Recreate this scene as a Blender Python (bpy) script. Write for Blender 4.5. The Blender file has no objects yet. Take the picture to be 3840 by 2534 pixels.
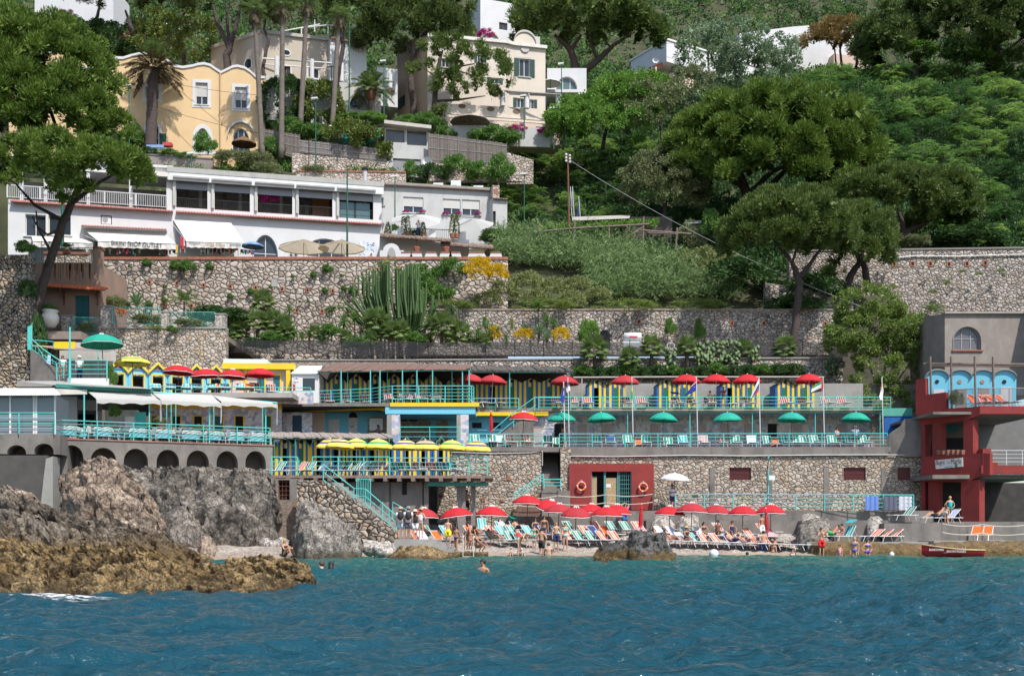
import bpy,math,random
import numpy as np
from mathutils import Vector as Ve,Matrix,noise as mnoise
SC=bpy.context.scene;COL=SC.collection
F,HC,YH,CX=4080.,1.34,1993.,1920.
def X(px,d):return(px-CX)*d/F
def Z(py,d):return HC+(YH-py)*d/F
def P(px,py,d):return Ve((X(px,d),d,Z(py,d)))
R=random.Random(7);RU=R.uniform;Pi=math.pi;Co=math.cos;Si=math.sin;rg=range;en=enumerate;isi=isinstance;tu=tuple
NR=np.random.default_rng(7)
ORD=['first','second','third','fourth','fifth','sixth','seventh','eighth','ninth','tenth','eleventh','twelfth','thirteenth','fourteenth','fifteenth','sixteenth','seventeenth','eighteenth','nineteenth','twentieth','twenty-first','twenty-second','twenty-third','twenty-fourth','twenty-fifth','twenty-sixth']
MC={}
def nm(name):
 m=bpy.data.materials.new(name);m.use_nodes=1
 n=m.node_tree.nodes;l=m.node_tree.links
 return m,n,l,n['Principled BSDF']
def ramp(n,stops):
 r=n.new('ShaderNodeValToRGB');e=r.color_ramp.elements
 while len(e)<len(stops):e.new(.5)
 for k,(p,c)in en(stops):
  e[k].position=p;e[k].color=(*c,1)if len(c)==3 else c
 return r
def NN(n,l,co,scale,det=4,rough=.55,dist=0):
 t=n.new('ShaderNodeTexNoise');t.inputs['Scale'].default_value=scale;t.inputs['Detail'].default_value=det
 t.inputs['Roughness'].default_value=rough;t.inputs['Distortion'].default_value=dist
 l.new(co,t.inputs['Vector']);return t
def MX(n,l,fac,a,b,mode='MIX'):
 x=n.new('ShaderNodeMix');x.data_type='RGBA';x.blend_type=mode
 if isi(fac,(int,float)):x.inputs[0].default_value=fac
 else:l.new(fac,x.inputs[0])
 for k,v in((6,a),(7,b)):
  if isi(v,(tu,list)):x.inputs[k].default_value=(*v[:3],1)
  else:l.new(v,x.inputs[k])
 return x.outputs[2]
def bump(n,l,bs,h,strength,dist=.05):
 b=n.new('ShaderNodeBump');b.inputs['Strength'].default_value=strength;b.inputs['Distance'].default_value=dist
 l.new(h,b.inputs['Height']);l.new(b.outputs[0],bs.inputs['Normal']);return b
def mulc(c,f):return tu(min(1,max(0,v*f))for v in c)
def M(name,col=None,rough=.75,var=.12,scale=1.5,bmp=0,metal=0,stain=None):
 """plain surface with a little worn variation; stain = (colour, amount, vertical stretch)"""
 if name in MC:return MC[name]
 m,n,l,b=nm(name);co=n.new('ShaderNodeTexCoord').outputs['Object']
 t=NN(n,l,co,scale,5,.6)
 r=ramp(n,[(.3,mulc(col,1-var)),(.7,mulc(col,1+var))]);l.new(t.outputs[0],r.inputs[0]);c=r.outputs[0]
 if stain:
  mp=n.new('ShaderNodeMapping');l.new(co,mp.inputs[0]);mp.inputs['Scale'].default_value=(1,1,stain[2])
  s=NN(n,l,mp.outputs[0],1.1,8,.7,.4);r2=ramp(n,[(.5,(0,0,0)),(.72,(1,1,1))]);l.new(s.outputs[0],r2.inputs[0])
  mu=n.new('ShaderNodeMath');mu.operation='MULTIPLY';mu.inputs[1].default_value=stain[1];l.new(r2.outputs[0],mu.inputs[0])
  c=MX(n,l,mu.outputs[0],c,stain[0])
 l.new(c,b.inputs['Base Color']);b.inputs['Roughness'].default_value=rough;b.inputs['Metallic'].default_value=metal
 if bmp:
  t2=NN(n,l,co,scale*6,6,.7);bump(n,l,b,t2.outputs[0],bmp,.04)
 MC[name]=m;return m
def SO(name,cols,mortar,scale,edge=.05,bmp=.7,stain=None,sq=1.25,rnd=1.0):
 """rubble masonry: irregular stones, each with a tone of its own, in mortar"""
 if name in MC:return MC[name]
 cols=[mulc(c,1.15)for c in cols];mortar=mulc(mortar,.5)
 m,n,l,b=nm(name);co=n.new('ShaderNodeTexCoord').outputs['Object']
 mp=n.new('ShaderNodeMapping');l.new(co,mp.inputs[0]);mp.inputs['Scale'].default_value=(scale*.66,scale*.66,scale*sq*.66)
 w=NN(n,l,mp.outputs[0],1.3,3);wm=n.new('ShaderNodeVectorMath');wm.operation='MULTIPLY_ADD'
 l.new(w.outputs['Color'],wm.inputs[0]);wm.inputs[1].default_value=(.35,.35,.35);l.new(mp.outputs[0],wm.inputs[2])
 v=n.new('ShaderNodeTexVoronoi');v.inputs['Scale'].default_value=1.8;v.inputs['Randomness'].default_value=rnd;l.new(wm.outputs[0],v.inputs['Vector'])
 e=n.new('ShaderNodeTexVoronoi');e.feature='DISTANCE_TO_EDGE';e.inputs['Scale'].default_value=1.8;e.inputs['Randomness'].default_value=rnd;l.new(wm.outputs[0],e.inputs['Vector'])
 sp=n.new('ShaderNodeSeparateColor');l.new(v.outputs['Color'],sp.inputs[0])
 k=len(cols);r=ramp(n,[(i/(k-1)*.9+.05,c)for i,c in en(cols)]);l.new(sp.outputs[0],r.inputs[0])
 t=NN(n,l,mp.outputs[0],1.7,5,.6);r3=ramp(n,[(.3,(.78,.77,.76)),(.7,(1.12,1.1,1.08))]);l.new(t.outputs[0],r3.inputs[0])
 c=MX(n,l,1.0,r.outputs[0],r3.outputs[0],'MULTIPLY')
 re=ramp(n,[(edge*.35,(0,0,0)),(edge*1.05,(1,1,1))]);l.new(e.outputs[0],re.inputs[0])
 c=MX(n,l,re.outputs[0],mortar,c)
 if stain:
  s=NN(n,l,co,.35,7,.7,.3);r2=ramp(n,[(.46,(0,0,0)),(.68,(1,1,1))]);l.new(s.outputs[0],r2.inputs[0])
  mu=n.new('ShaderNodeMath');mu.operation='MULTIPLY';mu.inputs[1].default_value=stain[1];l.new(r2.outputs[0],mu.inputs[0])
  c=MX(n,l,mu.outputs[0],c,stain[0])
 l.new(c,b.inputs['Base Color']);b.inputs['Roughness'].default_value=.9
 re2=ramp(n,[(0,(0,0,0)),(edge*3,(1,1,1))]);l.new(e.outputs[0],re2.inputs[0])
 ad=n.new('ShaderNodeMath');ad.operation='MULTIPLY_ADD';l.new(t.outputs[0],ad.inputs[0]);ad.inputs[1].default_value=.5;l.new(re2.outputs[0],ad.inputs[2])
 bump(n,l,b,ad.outputs[0],bmp,.12/scale*1.3);MC[name]=m;return m
def tiles(name,cols,scale,grout):
 """broken-tile mosaic"""
 if name in MC:return MC[name]
 m,n,l,b=nm(name);co=n.new('ShaderNodeTexCoord').outputs['Object']
 v=n.new('ShaderNodeTexVoronoi');v.inputs['Scale'].default_value=scale;l.new(co,v.inputs['Vector'])
 e=n.new('ShaderNodeTexVoronoi');e.feature='DISTANCE_TO_EDGE';e.inputs['Scale'].default_value=scale;l.new(co,e.inputs['Vector'])
 sp=n.new('ShaderNodeSeparateColor');l.new(v.outputs['Color'],sp.inputs[0])
 k=len(cols);r=ramp(n,[(i/k,c)for i,c in en(cols)]);r.color_ramp.interpolation='CONSTANT';l.new(sp.outputs[0],r.inputs[0])
 re=ramp(n,[(.02,(0,0,0)),(.05,(1,1,1))]);l.new(e.outputs[0],re.inputs[0])
 l.new(MX(n,l,re.outputs[0],grout,r.outputs[0]),b.inputs['Base Color']);b.inputs['Roughness'].default_value=.35;MC[name]=m;return m
def leaf(name,c1,c2,tr=.35,rough=.55,c3=None,patch=.35):
 """foliage: tone varies from leaf to leaf and from bough to bough"""
 if name in MC:return MC[name]
 c1,c2,c3=[mulc(c,2.35)if c and max(c)<.34 else c for c in(c1,c2,c3)]
 m,n,l,b=nm(name);g=n.new('ShaderNodeNewGeometry')
 r=ramp(n,[(0,c1),(.8,c2),(1,c3 or c2)])
 co=n.new('ShaderNodeTexCoord').outputs['Object'];t=NN(n,l,co,.7,3)
 ma=n.new('ShaderNodeMath');ma.operation='MULTIPLY_ADD';l.new(t.outputs[0],ma.inputs[0]);ma.inputs[1].default_value=patch*2
 m2=n.new('ShaderNodeMath');m2.operation='MULTIPLY_ADD';l.new(g.outputs['Random Per Island'],m2.inputs[0]);m2.inputs[1].default_value=1-patch;m2.inputs[2].default_value=-patch*.5
 l.new(m2.outputs[0],ma.inputs[2]);l.new(ma.outputs[0],r.inputs[0])
 l.new(r.outputs[0],b.inputs['Base Color']);b.inputs['Roughness'].default_value=rough;b.inputs['Specular IOR Level'].default_value=.3
 tl=n.new('ShaderNodeBsdfTranslucent');l.new(r.outputs[0],tl.inputs[0]);mx=n.new('ShaderNodeMixShader');mx.inputs[0].default_value=tr
 l.new(b.outputs[0],mx.inputs[1]);l.new(tl.outputs[0],mx.inputs[2]);l.new(mx.outputs[0],n['Material Output'].inputs[0])
 MC[name]=m;return m
def glass(name,col=(.03,.04,.05),rough=.05,alpha=1):
 if name in MC:return MC[name]
 m,n,l,b=nm(name);b.inputs['Base Color'].default_value=(*col,1);b.inputs['Roughness'].default_value=rough
 b.inputs['IOR'].default_value=1.5
 if alpha<1:b.inputs['Alpha'].default_value=alpha
 MC[name]=m;return m
Wh=M('white_paint',(.66,.66,.66),.6,.04);Pt=M('white_plaster',(.60,.60,.61),.85,.05,.6,.12,stain=((.5,.5,.5),.3,.25))
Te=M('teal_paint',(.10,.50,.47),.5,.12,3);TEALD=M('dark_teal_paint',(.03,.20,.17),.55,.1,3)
GRN=M('lamp_green',(.012,.10,.06),.5,.1);Dk=M('dark_void',(.012,.012,.014),.9,.1);GREY=M('grey_metal',(.45,.46,.47),.4,.08)
WOOD=M('weathered_wood',(.17,.13,.11),.9,.3,6,.3);BARK=M('pine_bark',(.075,.055,.05),.95,.4,7,.6);Bn=M('brown_wood',(.16,.06,.03),.7,.15)
Cn=M('concrete',(.185,.168,.153),.95,.22,.9,.5,stain=((.07,.065,.06),.75,.3));CONCL=M('pale_concrete',(.29,.28,.26),.95,.12,1.2,.3,stain=((.2,.19,.18),.5,.6))
Ta=M('terracotta',(.33,.13,.075),.8,.25,4,.2);GLASS=glass('window_glass');YEL=M('yellow_paint',(.72,.50,.012),.6,.08,2);BLUE=M('blue_paint',(.008,.10,.34),.55,.12,2)
SKY=M('light_blue_plaster',(.16,.50,.66),.8,.07,1,.1);REDP=M('red_plaster',(.23,.026,.023),.8,.16,1.2,.15,stain=((.11,.03,.028),.6,.35));Sl=M('pale_steel',(.62,.64,.66),.35,.05,metal=.2)
def tag(o,label=None,cat=None,group=None,kind=None):
 if label:o['label']=label
 if cat:
  o['category']=cat
  if not kind:o['kind']='thing'
 if group:o['group']=group
 if kind:o['kind']=kind
 return o
def TH(name,label,cat,loc=(0,0,0),rz=0,group=None):
 o=bpy.data.objects.new(name,None);COL.objects.link(o);o.location=loc;o.rotation_euler=(0,0,rz);o.empty_display_size=.2
 return tag(o,label,cat,group)
def wloc(o):
 v=Ve((0,0,0))
 while o is not None:v+=o.location;o=o.parent
 return v
def LK(name,me,parent=None,loc=(0,0,0)):
 o=bpy.data.objects.new(name,me);COL.objects.link(o);o.location=loc
 if parent is not None:o.parent=parent
 return o
def dup(o,loc=None,rz=None,label=None,group=None,parent=None,scale=None,mats=None):
 c=o.copy();COL.objects.link(c);c.parent=parent
 if loc is not None:c.location=loc
 if rz is not None:c.rotation_euler=(c.rotation_euler[0],c.rotation_euler[1],rz)
 if scale is not None:c.scale=scale if isi(scale,(tu,list))else(scale,)*3
 if label:c['label']=label
 if group:c['group']=group
 if mats and c.type=='MESH':
  for i,s in en(c.material_slots):
   m=s.material and mats.get(s.material.name)
   if m:s.link='OBJECT';s.material=m
 for ch in KIDS.get(o.name,[]):
  k=dup(ch,parent=c,mats=mats);KIDS.setdefault(c.name,[]).append(k)
 return c
KIDS={}
def kid(parent,o):KIDS.setdefault(parent.name,[]).append(o)
class MB:
 def __init__(s,*mats):s.v=[];s.f=[];s.m=[];s.mats=list(mats);s.k=0;s.sm=[];s.smooth=0
 def mat(s,m):
  if m not in s.mats:s.mats.append(m)
  s.k=s.mats.index(m);return s
 def add(s,vs,fs):
  b=len(s.v);s.v.extend([tu(v)for v in vs]);s.f.extend([tu(b+i for i in f)for f in fs]);s.m.extend([s.k]*len(fs));s.sm.extend([s.smooth]*len(fs));return s
 def H(s,c):return s.add(c,[(0,3,2,1),(4,5,6,7),(0,1,5,4),(1,2,6,5),(2,3,7,6),(3,0,4,7)])
 def box(s,x0,x1,y0,y1,z0,z1):return s.H([(x0,y0,z0),(x1,y0,z0),(x1,y1,z0),(x0,y1,z0),(x0,y0,z1),(x1,y0,z1),(x1,y1,z1),(x0,y1,z1)])
 def X(s,pl,s0,s1,z0,z1,o0,o1):return s.H([pl.pt(s0,z0,o1),pl.pt(s1,z0,o1),pl.pt(s1,z0,o0),pl.pt(s0,z0,o0),pl.pt(s0,z1,o1),pl.pt(s1,z1,o1),pl.pt(s1,z1,o0),pl.pt(s0,z1,o0)])
 def quad(s,*p):return s.add(p,[tu(rg(len(p)))])
 def U(s,pts,r,n=6,cap=1):
  pts=[Ve(p)for p in pts];rs=r if isi(r,(list,tu))else[r]*len(pts);vs=[];fs=[];pa=None
  for i,p in en(pts):
   t=(pts[min(i+1,len(pts)-1)]-pts[max(i-1,0)])
   if t.length<1e-9:t=Ve((0,0,1))
   t.normalize()
   if pa is None:a=t.orthogonal().normalized()
   else:
    a=pa-t*pa.dot(t);a=a.normalized()if a.length>1e-6 else t.orthogonal().normalized()
   pa=a;b=t.cross(a)
   for k in rg(n):
    g=2*Pi*(k+.5)/n;vs.append(p+(a*Co(g)+b*Si(g))*rs[i])
  for i in rg(len(pts)-1):
   for k in rg(n):fs.append((i*n+k,i*n+(k+1)%n,(i+1)*n+(k+1)%n,(i+1)*n+k))
  if cap:fs.append(tu(rg(n-1,-1,-1)));fs.append(tu((len(pts)-1)*n+k for k in rg(n)))
  return s.add(vs,fs)
 def R(s,pl,poly,o0,o1):
  """poly of (s,z) in the plane frame, extruded between offsets"""
  n=len(poly);vs=[pl.pt(a,z,o1)for a,z in poly]+[pl.pt(a,z,o0)for a,z in poly]
  return s.add(vs,[tu(rg(n)),tu(rg(2*n-1,n-1,-1))]+[(i,n+i,n+(i+1)%n,(i+1)%n)for i in rg(n)])
 def lathe(s,prof,n=12,c=(0,0,0),sx=1,sy=1):
  vs=[];fs=[]
  for r,z in prof:
   for k in rg(n):
    g=2*Pi*k/n;vs.append((c[0]+r*Co(g)*sx,c[1]+r*Si(g)*sy,c[2]+z))
  for i in rg(len(prof)-1):
   for k in rg(n):fs.append((i*n+k,i*n+(k+1)%n,(i+1)*n+(k+1)%n,(i+1)*n+k))
  fs.append(tu(rg(n-1,-1,-1)));fs.append(tu((len(prof)-1)*n+k for k in rg(n)))
  return s.add(vs,fs)
 def ball(s,c,rx,ry=None,rz=None,n=8,m=6):
  ry=ry or rx;rz=rz or rx
  return s.lathe([(Si(Pi*i/m)+1e-4,-Co(Pi*i/m)*rz)for i in rg(m+1)],n,c,rx,ry)
 def B(s,name,parent=None,label=None,cat=None,group=None,kind=None,org=None,local=0):
  o=Ve(org)if org is not None else(wloc(parent)if parent is not None and not local else Ve((0,0,0)))
  me=bpy.data.meshes.new(name)
  v=np.array(s.v,dtype=float).reshape(-1,3)-np.array(o)
  me.from_pydata(v.tolist(),[],s.f)
  for m in s.mats:me.materials.append(m)
  me.polygons.foreach_set('material_index',s.m);me.polygons.foreach_set('use_smooth',s.sm);me.update()
  ob=LK(name,me,parent,o if org is not None and parent is None else(0,0,0))
  if parent is not None:kid(parent,ob)
  return tag(ob,label,cat,group,kind)
class Pl:
 """an upright plane through two ground points; hit() puts a photo point on it"""
 def __init__(s,px0,d0,px1,d1):
  a=Ve((X(px0,d0),d0,0));b=Ve((X(px1,d1),d1,0));s.O=a;s.L=(b-a).length;s.u=(b-a).normalized();s.n=Ve((s.u.y,-s.u.x,0))
 def hit(s,px,py=1500):
  r=Ve(((px-CX)/F,1,(YH-py)/F));t=s.O.dot(s.n)/(r.x*s.n.x+r.y*s.n.y);p=r*t
  return((p-s.O).dot(s.u),HC+r.z*t)
 def pt(s,a,z,off=0):
  v=s.O+s.u*a+s.n*off;return Ve((v.x,v.y,z))
 def at(s,px,py,off=0):a,z=s.hit(px,py);return s.pt(a,z,off)
 def r(s,x0,y0,x1,y1):
  mx,my=(x0+x1)/2,(y0+y1)/2
  return s.hit(x0,my)[0],s.hit(x1,my)[0],s.hit(mx,y1)[1],s.hit(mx,y0)[1]
def FA(mb,pl,s0,s1,z0,z1,t,ops,sides=1):
 """wall front with real openings; ops = (a,b,c,d,rise): rise>0 gives an arched head"""
 xs=sorted({s0,s1,*[min(max(v,s0),s1)for o in ops for v in o[:2]]});zs=sorted({z0,z1,*[min(max(v,z0),z1)for o in ops for v in o[2:4]]})
 for i in rg(len(xs)-1):
  for j in rg(len(zs)-1):
   a,b,c,d=xs[i],xs[i+1],zs[j],zs[j+1];mx,mz=(a+b)/2,(c+d)/2
   if b-a<1e-5 or d-c<1e-5 or any(o[0]<mx<o[1]and o[2]<mz<o[3]for o in ops):continue
   mb.quad(pl.pt(a,c),pl.pt(b,c),pl.pt(b,d),pl.pt(a,d))
 for o in ops:
  a,b,c,d=o[:4];rise=o[4]if len(o)>4 else 0
  if rise>0:
   zs_=d-rise;m=(a+b)/2;N=10
   arc=[(m-(b-a)/2*Co(Pi*k/N),zs_+rise*Si(Pi*k/N))for k in rg(N+1)]
   mb.add([pl.pt(*q)for q in[(a,d)]+arc[:N//2+1]],[tu(rg(N//2+1,-1,-1))][:1]);mb.add([pl.pt(*q)for q in[(b,d)]+arc[N//2:]],[tu(rg(N//2+1,-1,-1))])
   for k in rg(N):mb.quad(pl.pt(*arc[k]),pl.pt(*arc[k+1]),pl.pt(*arc[k+1],-t),pl.pt(*arc[k],-t))
   top=zs_
  else:
   top=d;mb.quad(pl.pt(a,d),pl.pt(b,d),pl.pt(b,d,-t),pl.pt(a,d,-t))
  mb.quad(pl.pt(a,c),pl.pt(a,top),pl.pt(a,top,-t),pl.pt(a,c,-t));mb.quad(pl.pt(b,c),pl.pt(b,c,-t),pl.pt(b,top,-t),pl.pt(b,top))
  mb.quad(pl.pt(a,c),pl.pt(a,c,-t),pl.pt(b,c,-t),pl.pt(b,c))
 if sides:
  mb.quad(pl.pt(s0,z0),pl.pt(s0,z1),pl.pt(s0,z1,-t),pl.pt(s0,z0,-t));mb.quad(pl.pt(s1,z0),pl.pt(s1,z0,-t),pl.pt(s1,z1,-t),pl.pt(s1,z1));mb.quad(pl.pt(s0,z1),pl.pt(s1,z1),pl.pt(s1,z1,-t),pl.pt(s0,z1,-t))
def AP(a,b,c,d,rise,N=12):
 if rise<=0:return[(a,c),(b,c),(b,d),(a,d)]
 m=(a+b)/2
 return[(a,c),(b,c)]+[(m+(b-a)/2*Co(Pi*k/N),d-rise+rise*Si(Pi*k/N))for k in rg(N+1)]
def WI(root,pl,r,rise=0,trim=None,tw=.18,roll=0,side=None,t=.18,frame=Wh,nv=1,nh=0,pane=GLASS,sill=None,name='window'):
 """window part (frame) with pane, trim, blind and shutters as sub-parts; r=(a,b,c,d) on the wall plane"""
 a,b,c,d=r;w=MB(frame);fw=.07
 po=AP(a,b,c,d,rise);pi=AP(a+fw,b-fw,c+fw,d-fw,max(0,rise-fw*.5)if rise else 0)
 n=len(po);vs=[pl.pt(*q,-t+.07)for q in po]+[pl.pt(*q,-t+.07)for q in pi]+[pl.pt(*q,-t)for q in pi]
 w.add(vs,[(i,(i+1)%n,n+(i+1)%n,n+i)for i in rg(n)]+[(n+i,n+(i+1)%n,2*n+(i+1)%n,2*n+i)for i in rg(n)])
 for i in rg(1,nv+1):x=a+(b-a)*i/(nv+1);w.X(pl,x-.035,x+.035,c+fw,d-fw-(rise*.05),-t,-t+.062)
 for i in rg(1,nh+1):z=c+(d-c)*i/(nh+1);w.X(pl,a+fw,b-fw,z-.03,z+.03,-t,-t+.056)
 wo=w.B(name,root)
 g=MB(pane);g.quad(*[pl.pt(*q,-t+.02)for q in po]);g.B('pane',wo)
 if trim:
  q=MB(trim);pq=AP(a-tw,b+tw,c-tw,d+tw,rise+tw if rise else 0);n=len(po)
  vs=[pl.pt(*v,.05)for v in po]+[pl.pt(*v,.05)for v in pq]+[pl.pt(*v,0)for v in pq]
  q.add(vs,[(i,n+i,n+(i+1)%n,(i+1)%n)for i in rg(n)]+[(n+i,2*n+i,2*n+(i+1)%n,n+(i+1)%n)for i in rg(n)]);q.B('trim',wo)
 if roll:
  q=MB(M('roller_blind',(.52,.51,.49),.6,.04));z=d-.02;h=.09
  while z-h>d-(d-c)*roll:q.add([pl.pt(a+fw,z,-t+.09),pl.pt(b-fw,z,-t+.09),pl.pt(b-fw,z-h,-t+.11),pl.pt(a+fw,z-h,-t+.11)],[(0,1,2,3)]);z-=h
  q.B('blind',wo)
 if side:
  q=MB(side);sw=(b-a)/2
  for x0,x1 in((a-sw,a-.02),(b+.02,b+sw)):
   q.X(pl,x0,x1,c,d,.02,.07);z=c+.1
   while z<d-.1:q.X(pl,x0+.05,x1-.05,z,z+.05,.07,.09);z+=.12
  q.B('shutter',wo)
 if sill:q=MB(sill);q.X(pl,a-.15,b+.15,c-.1,c,0,.12);q.B('sill',wo)
 return wo
def text(body,pl,px0,py0,px1,py1,mat,parent,off=.02,name='lettering',slant=0,shear=0):
 """lettering that fills the given box of the plane"""
 cu=bpy.data.curves.new(name,'FONT');cu.body=body;cu.extrude=.004;cu.shear=shear;o=bpy.data.objects.new(name,cu);COL.objects.link(o)
 dg=bpy.context.evaluated_depsgraph_get();me=bpy.data.meshes.new_from_object(o.evaluated_get(dg));COL.objects.unlink(o);bpy.data.objects.remove(o)
 n=len(me.vertices);v=np.empty(n*3);me.vertices.foreach_get('co',v);v=v.reshape(-1,3);a,b,c,d=pl.r(px0,py0,px1,py1)
 x=(v[:,0]-v[:,0].min())/max(1e-6,np.ptp(v[:,0]));y=(v[:,1]-v[:,1].min())/max(1e-6,np.ptp(v[:,1]));base=wloc(parent)if parent else Ve((0,0,0))
 w=[pl.pt(a+(b-a)*i,c+(d-c)*j+slant*(i-.5)*(b-a),off+k)-base for i,j,k in zip(x,y,v[:,2])]
 me.vertices.foreach_set('co',np.array([tu(q)for q in w]).ravel());me.materials.clear();me.materials.append(mat);me.update()
 o=LK(name,me,parent)
 if parent:kid(parent,o)
 return o
def QM(name,V,mats,mi=None):
 """V (n,4,3) array of separate quads"""
 n=len(V);me=bpy.data.meshes.new(name);me.vertices.add(4*n);me.vertices.foreach_set('co',np.ascontiguousarray(V,dtype=np.float32).ravel())
 me.loops.add(4*n);me.loops.foreach_set('vertex_index',np.arange(4*n,dtype=np.int32));me.polygons.add(n);me.polygons.foreach_set('loop_start',np.arange(0,4*n,4,dtype=np.int32))
 try:me.polygons.foreach_set('loop_total',np.full(n,4,dtype=np.int32))
 except Exception:pass
 for m in(mats if isi(mats,(list,tu))else[mats]):me.materials.append(m)
 if mi is not None:me.polygons.foreach_set('material_index',np.asarray(mi,dtype=np.int32))
 me.update(calc_edges=1);return me
def unit(a):return a/np.maximum(1e-9,np.linalg.norm(a,axis=-1,keepdims=1))
def BL(pos,dirs,length,width,g=NR):
 """diamond leaves: base at pos, pointing along dirs"""
 n=len(pos);d=unit(dirs);a=unit(np.cross(d,g.normal(size=(n,3))));L=np.asarray(length).reshape(-1,1)*np.ones((n,1));W=np.asarray(width).reshape(-1,1)*np.ones((n,1))
 mid=pos+d*L*.45;return np.stack([pos,mid+a*W*.5,pos+d*L,mid-a*W*.5],axis=1)
cam=bpy.data.cameras.new('camera');co=bpy.data.objects.new('camera',cam);COL.objects.link(co);SC.camera=co
co.location=(0,0,HC);co.rotation_euler=(Pi/2,0,0);cam.sensor_width=36;cam.sensor_fit='HORIZONTAL';cam.lens=F/3840*36
cam.shift_y=(YH-1267)/3840;cam.clip_start=.5;cam.clip_end=2000
EL,AZ=math.radians(54),math.radians(33)
S=Ve((Si(AZ)*Co(EL),-Co(AZ)*Co(EL),Si(EL)))
su=bpy.data.lights.new('sun','SUN');so=bpy.data.objects.new('sun',su);COL.objects.link(so);su.energy=4.3;su.angle=math.radians(.5);su.color=(1,.955,.88)
so.location=(40,-60,120);so.rotation_euler=S.to_track_quat('Z','Y').to_euler()
W=bpy.data.worlds.new('World');SC.world=W;W.use_nodes=1;wn=W.node_tree.nodes;wl=W.node_tree.links
sk=wn.new('ShaderNodeTexSky');sk.sky_type='NISHITA';sk.sun_disc=0;sk.sun_elevation=EL;sk.sun_rotation=math.atan2(S.x,S.y);sk.air_density=1;sk.dust_density=1.2
wl.new(sk.outputs[0],wn['Background'].inputs[0]);wn['Background'].inputs[1].default_value=.15
SC.view_settings.view_transform='Standard';SC.view_settings.look='None';SC.view_settings.exposure=.34;SC.view_settings.gamma=1
SC.cycles.max_bounces=5;SC.cycles.diffuse_bounces=2;SC.cycles.glossy_bounces=2;SC.cycles.transmission_bounces=2;SC.cycles.transparent_max_bounces=6;SC.cycles.use_denoising=1
def sm(a,b,x):t=np.clip((x-a)/(b-a),0,1);return t*t*(3-2*t)
def build_sea():
 ds=[4.,]
 while ds[-1]<73:ds.append(ds[-1]+max(.03,ds[-1]**1.5*.00075))
 ds=np.array(ds);sg=np.concatenate([np.linspace(-2.6,-.62,40)[:-1],np.linspace(-.62,.62,560),np.linspace(.62,2.6,40)[1:]])
 D,Sx=np.meshgrid(ds,sg,indexing='ij');Xx=Sx*D;z=np.zeros_like(D);g=np.random.default_rng(3)
 wx=Xx+.35*np.sin(D*.9+1.3*np.sin(Xx*.5));wy=D+.35*np.sin(Xx*.8+1.1*np.sin(D*.45))
 for k in rg(52):
  lam=.22*(1.075**k)*g.uniform(.9,1.1);a=min(lam*.027,.022+.001*lam);th=g.normal(-1.62,.55);kx,ky=Co(th)*2*Pi/lam,Si(th)*2*Pi/lam
  ph=kx*wx+ky*wy+g.uniform(0,6.28);amp=a*(.55+.45*np.sin(Xx*.21*g.uniform(.5,1.6)+D*.17*g.uniform(.5,1.6)+g.uniform(0,6)))
  cut=np.clip((lam-D*.006)/.25,0,1);z+=amp*cut*(np.sin(ph)+.28*np.sin(2*ph+.6))
 z*=1-.55*sm(44,62,D)
 n0,n1=D.shape;idx=np.arange(n0*n1).reshape(n0,n1);q=np.stack([idx[:-1,:-1],idx[:-1,1:],idx[1:,1:],idx[1:,:-1]],-1).reshape(-1,4)
 me=bpy.data.meshes.new('sea');me.vertices.add(n0*n1);me.vertices.foreach_set('co',np.stack([Xx,D,z],-1).astype(np.float32).ravel())
 me.loops.add(q.size);me.loops.foreach_set('vertex_index',q.astype(np.int32).ravel());me.polygons.add(len(q));me.polygons.foreach_set('loop_start',np.arange(0,q.size,4,dtype=np.int32))
 me.polygons.foreach_set('use_smooth',np.ones(len(q),dtype=bool));me.update(calc_edges=1)
 m,n,l,b=nm('sea_water');co=n.new('ShaderNodeTexCoord').outputs['Object'];sp=n.new('ShaderNodeSeparateXYZ');l.new(co,sp.inputs[0])
 t=NN(n,l,co,.09,3);ma=n.new('ShaderNodeMath');ma.operation='MULTIPLY_ADD';l.new(t.outputs[0],ma.inputs[0]);ma.inputs[1].default_value=26;l.new(sp.outputs[1],ma.inputs[2])
 mr=n.new('ShaderNodeMapRange');mr.inputs[1].default_value=32;mr.inputs[2].default_value=76;l.new(ma.outputs[0],mr.inputs[0])
 r=ramp(n,[(0,(.007,.054,.080)),(.35,(.010,.074,.088)),(.72,(.014,.105,.095)),(1,(.028,.140,.106))]);l.new(mr.outputs[0],r.inputs[0]);l.new(r.outputs[0],b.inputs['Base Color'])
 b.inputs['Roughness'].default_value=.07;b.inputs['IOR'].default_value=1.33
 mp=n.new('ShaderNodeMapping');l.new(co,mp.inputs[0]);mp.inputs['Scale'].default_value=(1,1.7,1);t1=NN(n,l,mp.outputs[0],3.4,5,.6,.5);bump(n,l,b,t1.outputs[0],1.,.13)
 me.materials.append(m);o=LK('sea',me);tag(o,kind='structure')
build_sea()
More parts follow.
